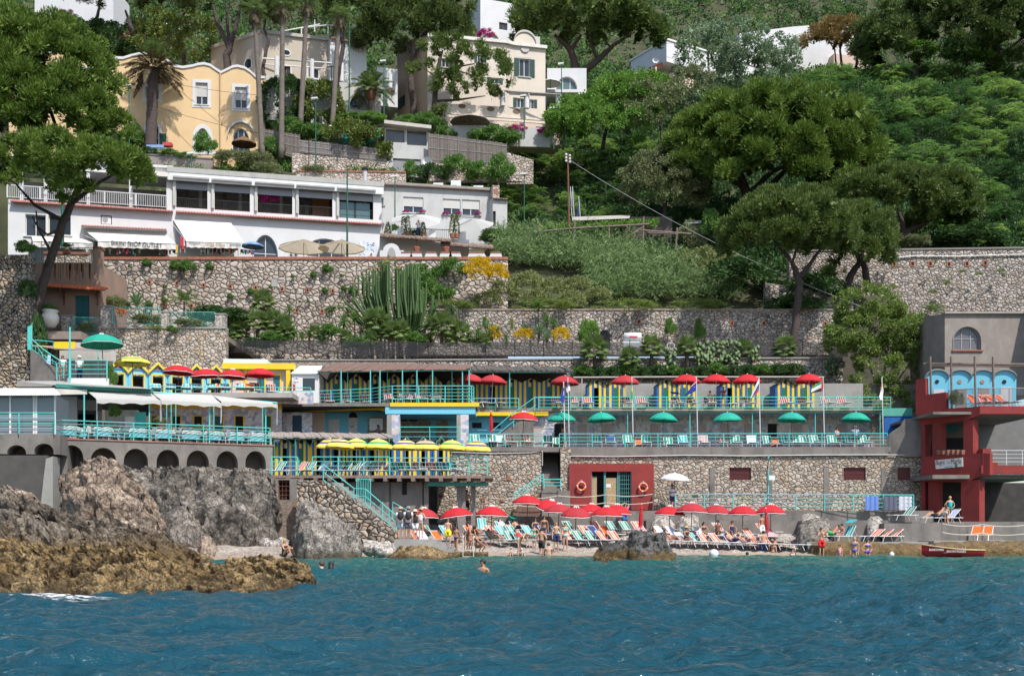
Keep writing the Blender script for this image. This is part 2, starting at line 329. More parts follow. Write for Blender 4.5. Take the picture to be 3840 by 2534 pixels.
def foam():
 m,n,l,b=nm('foam');co=n.new('ShaderNodeTexCoord').outputs['Object'];t=NN(n,l,co,3.5,7,.7,.6);r=ramp(n,[(.47,(0,0,0)),(.6,(1,1,1))]);l.new(t.outputs[0],r.inputs[0])
 b.inputs['Base Color'].default_value=(.85,.88,.9,1);b.inputs['Roughness'].default_value=.9
 g=n.new('ShaderNodeAttribute');g.attribute_name='edge';mu=n.new('ShaderNodeMath');mu.operation='MULTIPLY';l.new(g.outputs['Fac'],mu.inputs[0]);l.new(r.outputs[0],mu.inputs[1]);l.new(mu.outputs[0],b.inputs['Alpha'])
 xs=np.linspace(-10.6,-7.6,60);ds=np.linspace(19.2,23,50);vs=[];es=[]
 for d in ds:
  for x in xs:
   u=(x+9.2)/1.4;v=(d-21.2+.25*Si(x*2.1))/1.2;e=max(0,1-u*u*.8-v*v);h=.07*e+.1*max(0,mnoise.noise(Ve((x*2.2,d*2.2,3))))*e
   vs.append((x,d,.035+h));es.append(min(1,e*1.6))
 nx=len(xs);fs=[(j*nx+i,j*nx+i+1,(j+1)*nx+i+1,(j+1)*nx+i)for j in rg(len(ds)-1)for i in rg(nx-1)]
 me=bpy.data.meshes.new('sea_foam');me.from_pydata(vs,[],fs);at=me.attributes.new('edge','FLOAT','POINT');at.data.foreach_set('value',es);me.polygons.foreach_set('use_smooth',[1]*len(fs));me.materials.append(m)
 tag(LK('sea_foam',me),'white foam washing against the foot of the golden rocks','foam',kind='stuff')
foam()
def wl_(x):return 53.5+6.8*float(sm(-13,-5,np.array(x)))+1.5*float(sm(5,20,np.array(x)))
def beach_z(x,d):
 e=d-wl_(x);return e*.22 if e<2.5 else .55+(e-2.5)*(.03+.09*float(sm(-12,-8,np.array(x))))
def grid(name,xs,ds,zf,mat,kind='structure',smooth=1):
 vs=[(x,d,zf(x,d))for d in ds for x in xs];nx=len(xs);fs=[(j*nx+i,j*nx+i+1,(j+1)*nx+i+1,(j+1)*nx+i)for j in rg(len(ds)-1)for i in rg(nx-1)]
 me=bpy.data.meshes.new(name);me.from_pydata(vs,[],fs);me.polygons.foreach_set('use_smooth',[smooth]*len(fs));me.materials.append(mat);return tag(LK(name,me),kind=kind)
def pebble():
 m,n,l,b=nm('pebbles');co=n.new('ShaderNodeTexCoord').outputs['Object'];v=n.new('ShaderNodeTexVoronoi');v.inputs['Scale'].default_value=11;l.new(co,v.inputs['Vector'])
 sp=n.new('ShaderNodeSeparateColor');l.new(v.outputs['Color'],sp.inputs[0]);r=ramp(n,[(0,(.20,.17,.15)),(.5,(.36,.31,.27)),(1,(.50,.46,.42))]);l.new(sp.outputs[0],r.inputs[0])
 t=NN(n,l,co,.8,5);r2=ramp(n,[(.35,(.75,.72,.7)),(.65,(1.1,1.08,1.05))]);l.new(t.outputs[0],r2.inputs[0]);c=MX(n,l,1.,r.outputs[0],r2.outputs[0],'MULTIPLY')
 s=n.new('ShaderNodeSeparateXYZ');l.new(co,s.inputs[0]);mr=n.new('ShaderNodeMapRange');mr.inputs[1].default_value=.22;mr.inputs[2].default_value=.04;l.new(s.outputs[2],mr.inputs[0])
 c=MX(n,l,mr.outputs[0],c,(.30,.23,.17));l.new(c,b.inputs['Base Color']);b.inputs['Roughness'].default_value=.8;bump(n,l,b,v.outputs['Distance'],.8,.05);return m
grid('beach',np.linspace(-21,30,150),np.concatenate([np.linspace(50,58,12)[:-1],np.linspace(58,73.5,60)]),lambda x,d:beach_z(x,d)+.05*mnoise.noise(Ve((x*.9,d*.9,0)))+.03*mnoise.noise(Ve((x*3,d*3,5))),pebble())
LP=[(88,14),(99,26),(111,26.3),(113,39),(121,42.3),(128,46.5),(136,52),(150,62),(190,97),(300,180)]
RP=[(88,14),(95.5,16.4),(97,20),(102,24.5),(112,32),(125,42),(140,55),(157,66),(175,76),(200,100),(300,190)]
def lerp(t,x):return float(np.interp(x,[a for a,_ in t],[b for _,b in t]))
def hill(x,d):
 w=float(sm(-14,-2,np.array(x)));return lerp(LP,d)*(1-w)+lerp(RP,d)*w
soil=M('hill_soil',(.05,.055,.024),1,.35,.5,.3)
grid('hillside',np.linspace(-170,190,150),np.concatenate([np.linspace(97.5,125,40)[:-1],np.linspace(125,300,60)]),lambda x,d:hill(x,d)-.4+.9*mnoise.noise(Ve((x*.12,d*.12,0)))*float(sm(114,124,np.array(d))),soil)
def RK(name,tones,low=None,zl=(.2,1.0),scale=1.,dark=.45):
 m,n,l,b=nm(name);co=n.new('ShaderNodeTexCoord').outputs['Object']
 t=NN(n,l,co,.55*scale,9,.68,.5);tones=[mulc(q,1.45)for q in tones];k=len(tones);r=ramp(n,[(.30+.42*i/(k-1),c)for i,c in en(tones)]);l.new(t.outputs[0],r.inputs[0])
 t2=NN(n,l,co,5.5*scale,8,.72,.3);r2=ramp(n,[(.34,(dark,dark,dark)),(.6,(1.08,1.07,1.05))]);l.new(t2.outputs[0],r2.inputs[0]);c=MX(n,l,1.,r.outputs[0],r2.outputs[0],'MULTIPLY')
 vo=n.new('ShaderNodeTexVoronoi');vo.feature='DISTANCE_TO_EDGE';vo.inputs['Scale'].default_value=1.7*scale;wv=n.new('ShaderNodeVectorMath');wv.operation='MULTIPLY_ADD';l.new(t2.outputs['Color'],wv.inputs[0]);wv.inputs[1].default_value=(.6,.6,.6);l.new(co,wv.inputs[2]);l.new(wv.outputs[0],vo.inputs['Vector']);rv=ramp(n,[(0,(.3,.3,.3)),(.11,(1,1,1))]);l.new(vo.outputs[0],rv.inputs[0]);c=MX(n,l,1.,c,rv.outputs[0],'MULTIPLY')
 t5=NN(n,l,co,17*scale,3,.6);r5=ramp(n,[(.34,(.35,.33,.3)),(.5,(1.05,1.05,1.05)),(.68,(1.35,1.33,1.28))]);l.new(t5.outputs[0],r5.inputs[0]);c=MX(n,l,1.,c,r5.outputs[0],'MULTIPLY')
 if low:
  s=n.new('ShaderNodeSeparateXYZ');g=n.new('ShaderNodeNewGeometry');l.new(g.outputs['Position'],s.inputs[0]);ad=n.new('ShaderNodeMath');ad.operation='MULTIPLY_ADD';l.new(t.outputs[0],ad.inputs[0]);ad.inputs[1].default_value=1.6;l.new(s.outputs[2],ad.inputs[2])
  mr=n.new('ShaderNodeMapRange');mr.inputs[1].default_value=zl[1]+.8;mr.inputs[2].default_value=zl[0]+.8;l.new(ad.outputs[0],mr.inputs[0])
  t3=NN(n,l,co,2.6,6,.7);r3=ramp(n,[(.3,mulc(low,.45)),(.55,low),(.75,mulc(low,1.7))]);l.new(t3.outputs[0],r3.inputs[0]);c=MX(n,l,mr.outputs[0],c,MX(n,l,1.,r3.outputs[0],r5.outputs[0],'MULTIPLY'))
 l.new(c,b.inputs['Base Color']);b.inputs['Roughness'].default_value=.92
 ad=n.new('ShaderNodeMath');ad.operation='MULTIPLY_ADD';l.new(t2.outputs[0],ad.inputs[0]);ad.inputs[1].default_value=.6;l.new(t.outputs[0],ad.inputs[2]);bump(n,l,b,ad.outputs[0],1.,.3);return m
GOLD=RK('golden_rock',[(.05,.035,.02),(.22,.145,.06),(.36,.26,.13),(.20,.12,.05)],low=(.10,.065,.03),zl=(.05,.3),dark=.22)
GREYR=RK('grey_rock',[(.06,.05,.04),(.18,.15,.12),(.29,.245,.20)],low=(.20,.13,.055),zl=(.6,1.6),dark=.28)
DARKR=RK('dark_sea_rock',[(.04,.04,.042),(.11,.11,.11),(.20,.195,.185)],low=(.15,.10,.04),zl=(.3,.6),dark=.3)
PALE=RK('pale_rock',[(.13,.10,.08),(.36,.28,.22),(.52,.42,.34)],dark=.34)
CLIFF=RK('cliff_rock',[(.055,.05,.045),(.19,.17,.15),(.40,.36,.32)],scale=.8,dark=.28)
BOULD=RK('boulder_rock',[(.12,.105,.09),(.27,.245,.22),(.40,.37,.34)],low=(.16,.13,.09),zl=(.15,.5),scale=1.1,dark=.3)
WHITER=RK('white_rock',[(.25,.22,.2),(.48,.45,.42),(.62,.59,.55)],dark=.6)
def fbm(p,o=5,ridge=0):
 s=0;a=1;f=1
 for _ in rg(o):
  v=mnoise.noise(p*f);s+=a*((1-abs(v)*2)if ridge else v);a*=.52;f*=2.1
 return s
def LR(name,cols,mat,label,amp=.5,freq=.5,nu=8,nv=34,seed=0,ridge=1,shape=.62,org=None):
 """cols: (px, d_front, d_top, py_top, d_back); rises from below the water to its crest and falls behind"""
 cs=[]
 for a,b in zip(cols[:-1],cols[1:]):
  k=max(2,int(abs(X(b[0],b[2])-X(a[0],a[2]))*nu))
  for i in rg(k):t=i/k;cs.append([a[j]+(b[j]-a[j])*t for j in rg(5)])
 cs.append(list(cols[-1]));vs=[]
 for px,df,dt,pt,db in cs:
  zt=Z(pt,dt)
  for j in rg(nv+1):
   t=j/nv
   if t<.7:u=t/.7;d=df+(dt-df)*(u**1.25);z=-.6+(zt+.6)*Si(u*Pi/2)**shape
   else:u=(t-.7)/.3;d=dt+(db-dt)*u;z=zt+(-.6-zt)*u**2
   v=Ve((X(px,d),d,z));q=v*freq+Ve((seed,seed*.7,0));e=fbm(q,6,ridge);e2=fbm(q*.9+Ve((9,3,5)),5,ridge)
   e+=(mnoise.ridged_multi_fractal(q*1.7,.85,2.15,5,1.,2.)-1.25)*.55;k=amp*min(1,(z+.8)/1.2);vs.append((v.x+e2*k*.5,v.y-e*k*.8,v.z+(e-.4)*k*.55*(1 if u<1 else 0)))
 n=nv+1;fs=[(i*n+j,(i+1)*n+j,(i+1)*n+j+1,i*n+j+1)for i in rg(len(cs)-1)for j in rg(nv)]
 fs+=[tu(rg(n)),tu((len(cs)-1)*n+j for j in rg(n-1,-1,-1))]
 mb=MB(mat);mb.add(vs,fs);mb.sm=[1]*len(fs);c=cols[len(cols)//2];return mb.B(name,None,label,'rock',org=(X(c[0],c[2]),c[2],0))
LR('rock',[(-60,23,29,2050,33),(60,23.4,29.5,2055,34),(180,22.8,29.5,2078,34),(330,21.9,29.5,2078,33),(480,21.6,28.5,2080,32),(560,21.8,28.5,2095,32),(640,22.6,28.5,2122,31),(720,22.8,28.4,2140,30.5),(830,23,28.2,2134,30.5),(960,23.8,28,2114,30.5),(1050,24.5,28,2120,30),(1120,25,27.5,2144,29.5),(1155,25.5,27,2178,28.6),(1172,25.7,26.6,2210,27.5)],GOLD,'low golden brown rock shelf running into the sea at the left',.36,1.5,24,110,1)
LR('rock',[(-60,29,38,1860,44),(70,29,38,1900,44),(130,29,38,1925,44),(200,30,38,1955,44),(300,30,38,1985,44),(420,30,37,2000,43),(520,30,36,2030,42),(600,30,36,2065,42),(680,31,36,2095,41),(740,33,36,2125,40)],GREYR,'broken grey brown rocks between the golden shelf and the pale crag',.62,.75,16,80,2)
LR('rock',[(222,45,50.5,1960,57),(232,44,50,1812,58),(300,42,50,1795,58),(345,41,50,1766,58),(405,41,50,1762,58),(445,41,50,1788,58),(490,41,50,1818,58),(525,42,50,1858,58),(560,42,50,1915,57),(592,43,49.5,1990,56),(615,45,49,2060,54)],PALE,'tall pale pinkish crag standing before the arcade',.7,.62,14,80,3,shape=.5)
LR('rock',[(-60,46,52,1840,58),(70,46,52,1852,58),(110,46,52,1868,58),(140,46,52,1905,57),(175,46,51,1960,56)],PALE,'small pale crag beside the sloping concrete buttress',.5,.8,8,36,4)
LR('cliff',[(300,60,64.5,1775,68),(420,60.5,64.8,1788,68),(600,61,65.5,1792,69),(700,58.5,66,1798,69),(800,58,66.5,1800,70),(900,58,67,1806,70),(985,58.6,67.4,1812,71),(1010,63.5,67.4,1860,71),(1020,64,67.4,1960,71)],CLIFF,'grey cliff face under the arcade of the restaurant',.95,.45,9,80,5,shape=.42)
LR('rock',[(590,57,60,1990,63),(625,56.5,60,1905,64),(680,56,60,1890,64),(730,56,60,1960,63),(770,56.5,59.6,2040,62),(790,57,59,2085,61)],CLIFF,'smooth slanting grey slab leaning at the cliff foot',.45,.7,8,36,6)
LR('rock',[(735,54,56,2060,58),(755,53.6,56,2015,58),(785,53.5,56,2018,58),(812,54,56,2068,58)],PALE,'cream boulder with yellow stains at the water edge',.22,1.1,12,26,7)
LR('rock',[(580,50,54,2072,58),(700,50,54,2075,58),(770,50.5,53.5,2088,57),(800,51,53,2105,55)],GOLD,'flat brown rock tongue at the edge of the small cove',.3,1.0,8,26,8)
LR('boulder',[(1078,56,58.5,2075,61),(1092,54.5,58.5,1985,61),(1118,53.6,58.5,1898,61.5),(1150,53.4,58.5,1895,62),(1195,53.2,58.5,1914,62),(1235,53.2,58.5,1930,62),(1275,53.4,58.5,1972,61.5),(1310,53.8,58.5,1980,61),(1335,54.5,58,2010,60.5),(1346,55.5,57.5,2065,60)],BOULD,'huge rough grey boulder below the rubble stairway',.42,.75,16,70,9,shape=.4)
LR('rock',[(1450,52.5,54.6,2086,57),(1490,51.8,54.6,2062,58),(1560,51.4,54.6,2056,58),(1640,51.8,54.8,2066,58),(1690,52.5,55,2088,57)],GOLD,'low seaweed brown rock in front of the jetty',.3,1.1,10,26,10)
LR('rock',[(2214,48.8,50.4,2088,53),(2240,48,51,2060,54),(2290,47.6,51,2046,54),(2345,47.4,51,2040,55),(2352,47.4,51,2012,55),(2385,47.4,51,2004,55),(2440,47.5,51,2010,55),(2470,47.8,51,2018,55),(2482,48,51,2066,54),(2515,48.6,50.6,2086,53)],DARKR,'dark craggy rock with a brown base in the water off the beach',.36,1.1,18,54,11)
LR('boulder',[(2432,68,69.3,1975,71),(2448,67.6,69.3,1945,71),(2490,67.5,69.3,1930,71),(2515,67.5,69.3,1958,71),(2528,68,69.3,1980,70.6)],WHITER,'white boulder behind the loungers under a red parasol',.2,1.2,11,24,12)
LR('boulder',[(2525,68,69.3,1980,71),(2545,67.6,69.3,1942,71),(2585,67.5,69.3,1932,71),(2608,67.8,69.3,1950,71),(2614,68,69.3,1982,70.6)],WHITER,'second white boulder set against the beach wall',.2,1.2,11,24,13)
LR('boulder',[(2968,63.6,66,2015,68.5),(2990,63,66,1968,69),(3040,62.8,66,1950,69),(3085,63,66,1958,69),(3110,63.6,66,2010,68.5)],BOULD,'grey boulder behind the lounger with the green sunshade',.3,1,10,26,14)
LR('boulder',[(3000,67,68.8,1938,70.6),(3030,66.6,68.8,1926,70.6),(3066,67,68.8,1942,70.6)],WHITER,'small pale boulder on top of the concrete ledge',.15,1.3,12,22,15)
LR('boulder',[(3245,64.5,66.4,1952,68),(3262,64,66.4,1938,68),(3285,64,66.4,1937,68),(3302,64.5,66.4,1952,68)],WHITER,'rounded pale stone bedded in the concrete ledge at the right',.12,1.3,12,22,16)
for xa,xb,d0,zz in((39.5,190,69,25),(-190,-41,62,25)):grid('headland',np.linspace(xa,xb,70),np.linspace(d0,81,24),lambda x,d:zz*float(sm(d0-4,d0+13,np.array(d)))-6*(1-float(sm(d0,d0+5,np.array(d))))+1.6*fbm(Ve((x*.16,d*.16,2)),5,1),CLIFF)
def boulder(px,py,d,r,mat,label,seed,sq=.8):
 mb=MB(mat);mb.smooth=1;n,m=22,14;c=Ve((X(px,d),d,Z(py,d)));vs=[]
 for i in rg(m+1):
  for k in rg(n):
   a=Pi*i/m;g=2*Pi*k/n;v=Ve((Si(a)*Co(g),Si(a)*Si(g),-Co(a)*sq));e=1+.35*fbm(v*1.1+Ve((seed,0,seed)),4,1)*.6
   vs.append(c+v*r*e)
 mb.add(vs,[(i*n+k,i*n+(k+1)%n,(i+1)*n+(k+1)%n,(i+1)*n+k)for i in rg(m)for k in rg(n)]);return mb.B('boulder',None,label,'rock',org=c)
for k,(px,py,d,r,t)in en([(1000,2040,57.5,.32,'first'),(1030,2044,57.2,.26,'second'),(1058,2040,57.6,.36,'third'),(1392,2055,57.5,.42,'fourth'),(1440,2066,56,.5,'fifth')]):
 boulder(px,py,d,r,WHITER,t+' pale stone lying on the cove shingle, counted from the rusty concrete',20+k)
ST_BIG=SO('big_wall_stone',[(.24,.20,.17),(.38,.33,.29),(.47,.42,.38),(.40,.32,.26)],(.125,.105,.09),1.75,.07,.9,stain=((.16,.14,.11),.35))
ST_MID=SO('terrace_wall_stone',[(.20,.18,.16),(.33,.30,.27),(.44,.40,.36),(.31,.25,.20)],(.09,.08,.07),2.5,.075,.9)
ST_BEACH=SO('beach_wall_stone',[(.22,.185,.15),(.36,.31,.25),(.44,.39,.34),(.34,.25,.18)],(.12,.105,.09),3.0,.07,.8,stain=((.14,.12,.10),.3))
ST_GARD=SO('garden_wall_stone',[(.24,.20,.165),(.38,.32,.27),(.46,.41,.36),(.38,.28,.19)],(.15,.13,.11),2.7,.07,.8)
ST_DRY=SO('dry_rubble_stone',[(.15,.125,.10),(.28,.24,.20),(.38,.34,.29),(.36,.26,.17)],(.035,.03,.026),2.4,.09,1.)
BRICK=M('brick_coping',(.30,.12,.075),.85,.35,7,.3)
def WA(name,pl,x0,x1,yt,yb,mat,label,t=.6,cop=None,cm=None,cat='wall',extra=None,coph=.22):
 """retaining wall between two photo columns; yt/yb may differ at both ends"""
 yt=yt if isi(yt,tu)else(yt,yt);yb=yb if isi(yb,tu)else(yb,yb)
 a,z1=pl.hit(x0,yt[0]);_,z0=pl.hit(x0,yb[0]);b,z3=pl.hit(x1,yt[1]);_,z2=pl.hit(x1,yb[1])
 mb=MB(mat);mb.R(pl,[(a,z0),(b,z2),(b,z3),(a,z1)],-t,0)
 root=TH(name,label,cat,pl.pt((a+b)/2,min(z0,z2)));mb.B('masonry',root)
 if cm:c=MB(cm);c.R(pl,[(a,z1),(b,z3),(b,z3+coph),(a,z1+coph)],-t-.05,.08);c.B('coping',root)
 return root
plB=Pl(375,96.5,1900,96.5);wB=WA('stone_wall',plB,370,1905,974,1372,ST_BIG,'tall rubble stone retaining wall with brick coping below the white shops',1.,1,BRICK,coph=.25)
TERR=MB(M('terrace_paving',(.30,.27,.24),.9));TERR.box(X(370,97),X(1905,97),97.4,112,Z(974,96.5)-.8,Z(974,96.5)-.6);tag(TERR.B('shop_terrace'),kind='structure')
def weep(root,pl,pts,w=.34,h=.42):
 for px,py in pts:
  a,z=pl.hit(px,py);f=MB(Ta)
  for s0,s1,z0,z1 in((a-w/2,a-w/2+.09,z-h/2,z+h/2),(a+w/2-.09,a+w/2,z-h/2,z+h/2),(a-w/2+.09,a+w/2-.09,z+h/2-.09,z+h/2),(a-w/2+.09,a+w/2-.09,z-h/2,z-h/2+.09)):f.X(pl,s0,s1,z0,z1,-.02,.06)
  o=f.B('drain_surround',root);g=MB(Dk);g.X(pl,a-w/2+.09,a+w/2-.09,z-h/2+.09,z+h/2-.09,-.02,.012);g.B('hole',o)
def T(x0,y0,s):return lambda u,v:(x0+u/s,y0+v/s)
t1=T(60,600,2.24);t2=T(960,600,2.24);t3=T(1860,600,2.24);t4=T(2800,600,2.24)
weep(wB,plB,[t1(887,1018),t1(1122,1028),t1(1352,1038),t1(1577,1053),t1(1800,1063),t1(2013,1073),t1(1245,1217),t1(1475,1225),t2(220,1085),t2(433,1095),t2(645,1103),t2(850,1112),t2(343,1265),t2(556,1272),t2(770,1280),t2(975,1283),t2(886,1440)])
q=MB(M('plaque_marble',(.33,.33,.33),.6));a,b,c,d=plB.r(*t2(130,1000),*t2(180,1065));q.X(plB,a,b,c,d,0,.05);q.B('plaque',wB)
plC=Pl(1560,94.6,3130,94.6);wC=WA('stone_wall',plC,1565,3125,1163,1330,ST_MID,'long rubble stone wall under the reed bank',.9,1,M('rough_mortar_top',(.33,.27,.22),.95,.2),coph=.1)
weep(wC,plC,[t2(1453,1347),t2(1690,1347),t2(1930,1345),t2(2148,1350),t3(1200,1357),t3(1460,1350),t3(1715,1355),t3(1982,1371),t4(143,1373),t4(660,1376)])
q=MB(Dk);a,b,c,d=plC.r(2248,1237,2288,1310);q.R(plC,AP(a,b,c,d,.5),-.05,.03);q.B('doorway',wC)
q=MB(M('ledge_earth',(.27,.22,.18),.95,.2));q.box(X(840,90),X(3150,90),88.6,94.6,Z(1352,88.5)-.5,Z(1352,88.5)-.02);tag(q.B('garden_ledge'),kind='structure')
plD=Pl(840,88.4,3160,88.4);ROUGH=SO('rough_render',[(.24,.19,.155),(.33,.27,.22),(.38,.32,.27)],(.20,.165,.135),3.5,.02,1.)
WA('stone_wall',plD,845,1560,1352,1452,ROUGH,'rough rendered earth bank wall behind the cabins',.7,1,CONCL,coph=.1)
WA('stone_wall',plD,1560,2120,(1352,1348),1452,ST_MID,'low stone wall under the black mesh fence in the middle',.7,1,CONCL,coph=.12)
WA('stone_wall',plD,2120,3160,(1348,1344),1452,ST_MID,'low stone wall half hidden by prickly pears',.7,1,CONCL,coph=.12)
plG=Pl(60,84,848,84);WA('stone_wall',plG,375,848,1232,1452,ST_GARD,'sunlit rubble garden wall below the teal garden railings',.7,1,CONCL,coph=.12)
WA('stone_wall',plG,190,374,(1276,1272),1400,ST_GARD,'shorter stone wall beneath the brown cottage terrace',.7,1,CONCL,coph=.12)
plE=Pl(40,78,110,80);mb=MB(ST_DRY);a=plE
WA('stone_wall',Pl(-80,80,106,80),-80,106,(955,955),1470,ST_DRY,'dark stone gate wall at the left edge',1.2)
plH=Pl(3100,101,3900,101);wH=WA('stone_wall',plH,2960,4000,(944,930),1190,ST_MID,'upper rubble wall with brick drain holes on the right slope',1,1,M('grey_wall_cap',(.22,.20,.18),.9),coph=.15)
weep(wH,plH,[t4(u,v)for u,v in((1238,876),(1392,873),(1542,873),(1698,876),(1848,872),(2003,867))],.4,.5)
q=MB(M('white_pipe',(.6,.6,.6),.5));q.U([plH.at(x,y,.12)for x,y in(t4(1180,828),t4(1420,808),t4(1760,812),t4(2150,800),t4(2400,795))],.06);q.B('pipe',wH)
WA('stone_wall',Pl(3350,98,4000,98),3350,4000,(1098,1100),1190,ST_MID,'lower band of stone wall above the grey building',.8)
WA('stone_wall',Pl(2870,97,3200,97),2870,3200,(1060,1105),1190,ST_MID,'stepped stone wall beside the shaded pine trunk',.8)
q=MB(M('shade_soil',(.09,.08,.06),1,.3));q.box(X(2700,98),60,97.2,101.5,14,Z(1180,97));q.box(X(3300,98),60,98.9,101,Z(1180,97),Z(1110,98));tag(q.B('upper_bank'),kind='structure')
plW=Pl(2130,73.2,3480,73.2);a0,z0=plW.hit(2130,1925)
wW=TH('stone_wall','long stone beach wall with concrete band below the green parasol terrace','wall',plW.at(2800,1925))
mb=MB(ST_BEACH);ops=[plW.r(*r)for r in((2735,1752,2817,1799),(3163,1752,3247,1799),(3366,1753,3415,1799))]
FA(mb,plW,plW.hit(2138,1900)[0],plW.hit(3470,1900)[0],Z(1940,73.2),Z(1709,73.2),.35,ops);mb.B('masonry',wW)
SHUT=M('dark_red_shutter',(.115,.022,.022),.6,.12,4)
for a,b,c,d in ops:
 q=MB(SHUT);q.X(plW,a,b,c,d,-.3,-.16);z=c+.08
 while z<d-.06:q.X(plW,a+.12,b-.12,z,z+.03,-.16,-.13);z+=.09
 q.B('shutter',wW)
mb=MB(Cn);a=plW.hit(2100,1690)[0];b=plW.hit(3330,1690)[0];mb.X(plW,a,b,Z(1709,73.2)+.003,Z(1677,73.2),-.5,.12);mb.B('concrete_band',wW)
for px in(2670,2886,3098,3313):
 q=MB(Cn);a=plW.hit(px,1800)[0];q.X(plW,a-.16,a+.18,Z(1915,73.2),Z(1752,73.2),0,.05);q.B('pilaster',wW)
q=MB(M('grey_conduit',(.5,.5,.5),.5));q.U([plW.at(x,y,.14)for x,y in((2130,1710),(2300,1712),(2560,1707),(2800,1709),(3050,1706),(3300,1705),(3460,1706))],.035);q.B('conduit',wW)
mb=MB(Cn);mb.box(X(2030,72),X(3470,72),70.6,73.15,.6,Z(1914,70.6));mb.box(X(2420,70),X(2990,70),69.6,70.59,.6,Z(1950,69.6));tag(mb.B('promenade'),kind='structure')
mb=MB(Cn);mb.box(X(1880,71.4),X(2400,71.4),69.4,70.58,.6,Z(1935,69.4));tag(mb.B('lower_ledge'),kind='structure')
plM=Pl(1680,72.4,2140,72.4)
wM=TH('stone_wall','sunlit stone wall beside the lower hut deck','wall',plM.at(1850,1925));mb=MB(ST_BEACH)
a,b=plM.hit(1640,1800)[0],plM.hit(2030,1800)[0];FA(mb,plM,a,b,.8,Z(1692,72.4),.5,[]);mb.B('masonry',wM)
q=MB(Cn);q.X(plM,a,b,Z(1692,72.4)+.002,Z(1681,72.4),-.5,.1);q.B('coping',wM)
t5=T(1500,1700,2.8);t6=T(2200,1650,2.8);t7=T(800,1650,2.8);t8=T(3000,1650,2.8)
weep(wM,plM,[t5(958,258),t5(1143,255),t5(877,478),t5(1073,483)],.22,.27)
q=MB(M('grey_conduit'));q.U([plM.at(x,y,.06)for x,y in((1690,1695),(1860,1700),(1990,1697),(2034,1690),(2034,1745))],.03);q.B('conduit',wM)
mb=MB(ST_BEACH);mb.X(plM,plM.hit(2102,1800)[0],plM.hit(2140,1800)[0],.8,Z(1680,72.4),-1,.0);mb.B('stone_pier',None,'narrow stone pier between the dark stairway and the red boathouse','pier',org=plM.at(2120,1925))
st=TH('stairway','dark recessed concrete stairway climbing to the green terrace','stairs',plM.at(2065,1835));mb=MB(Cn)
for k in rg(14):
 z=Z(1830,72.4)+k*.21;mb.X(plM,plM.hit(2034,1800)[0]+.01,plM.hit(2100,1800)[0]-.01,.8,z,-.35-.3*k,-.05-.3*k)
mb.B('steps',st);mb=MB(Cn);mb.X(plM,plM.hit(2034,1850)[0]-.1,plM.hit(2135,1850)[0],.8,Z(1840,71.6),.03,.9);mb.B('landing',st)
st2=TH('stairway','short flight of brick steps from the beach up to the landing','stairs',plM.at(1960,1925));mb=MB(M('brick_step',(.17,.10,.075),.9,.3,5))
for k in rg(6):x=1920+k*19;a,b=plM.hit(x,1900)[0],plM.hit(2034,1900)[0]-.12;mb.X(plM,a,b-.005*k,.8+.002*k,Z(1910,71.6)+k*.2,.05,.85-.006*k)
mb.B('steps',st2)
L_PINE=leaf('pine_needles',(.012,.026,.008),(.060,.082,.020),.25,c3=(.10,.11,.03));L_PINEB=leaf('bright_pine_needles',(.016,.040,.008),(.078,.115,.018),.3,c3=(.11,.14,.03))
L_PINEY=leaf('olive_pine_needles',(.018,.033,.009),(.066,.094,.021),.28,c3=(.125,.125,.033));L_PINER=leaf('rusty_pine_needles',(.05,.045,.015),(.15,.10,.035),.25,c3=(.24,.11,.04))
L_DARK=leaf('dark_leaves',(.008,.022,.008),(.035,.070,.020),.25);L_MID=leaf('mid_leaves',(.020,.050,.012),(.070,.130,.028),.35);L_BRT=leaf('bright_leaves',(.026,.068,.012),(.090,.160,.026),.35,c3=(.14,.20,.04))
L_OLV=leaf('olive_leaves',(.030,.042,.016),(.105,.12,.055),.3,c3=(.17,.17,.09));L_SIL=leaf('silvery_leaves',(.040,.065,.035),(.11,.15,.085),.3,c3=(.24,.28,.20));L_AIL=leaf('ailanthus_leaves',(.024,.056,.015),(.100,.165,.040),.4,c3=(.17,.23,.06))
L_GLO=leaf('glossy_magnolia_leaves',(.018,.042,.010),(.09,.11,.025),.15,.3,c3=(.26,.17,.06));L_YEL=leaf('broom_flowers',(.42,.28,.006),(.72,.48,.01),.3);L_PALM=leaf('palm_leaves',(.020,.045,.014),(.095,.130,.040),.3,c3=(.19,.19,.08))
L_PDRY=leaf('dry_palm_leaves',(.020,.017,.008),(.062,.048,.026),.15,c3=(.10,.08,.05));L_REED=leaf('reed_leaves',(.030,.060,.020),(.110,.155,.062),.35,c3=(.23,.26,.14));L_ALOE=leaf('aloe_leaves',(.035,.055,.020),(.13,.145,.055),.2,c3=(.25,.22,.11))
L_AGA=leaf('agave_leaves',(.035,.07,.035),(.10,.155,.075),.15,c3=(.19,.22,.12));L_CACT=leaf('cactus_skin',(.010,.028,.008),(.034,.060,.019),.05);L_MAG=leaf('bougainvillea',(.22,.01,.09),(.42,.03,.22),.3);L_GRASS=leaf('weeds',(.03,.06,.014),(.11,.145,.035),.35,c3=(.20,.18,.07))
L_PEAR=leaf('prickly_pear_pads',(.03,.05,.025),(.075,.105,.045),.05);L_ORA=leaf('orange_blossom',(.40,.12,.01),(.65,.24,.02),.3)
def rdir(n,up=0.,g=NR):
 d=unit(g.normal(size=(n,3)));d[:,2]+=up;return unit(d)
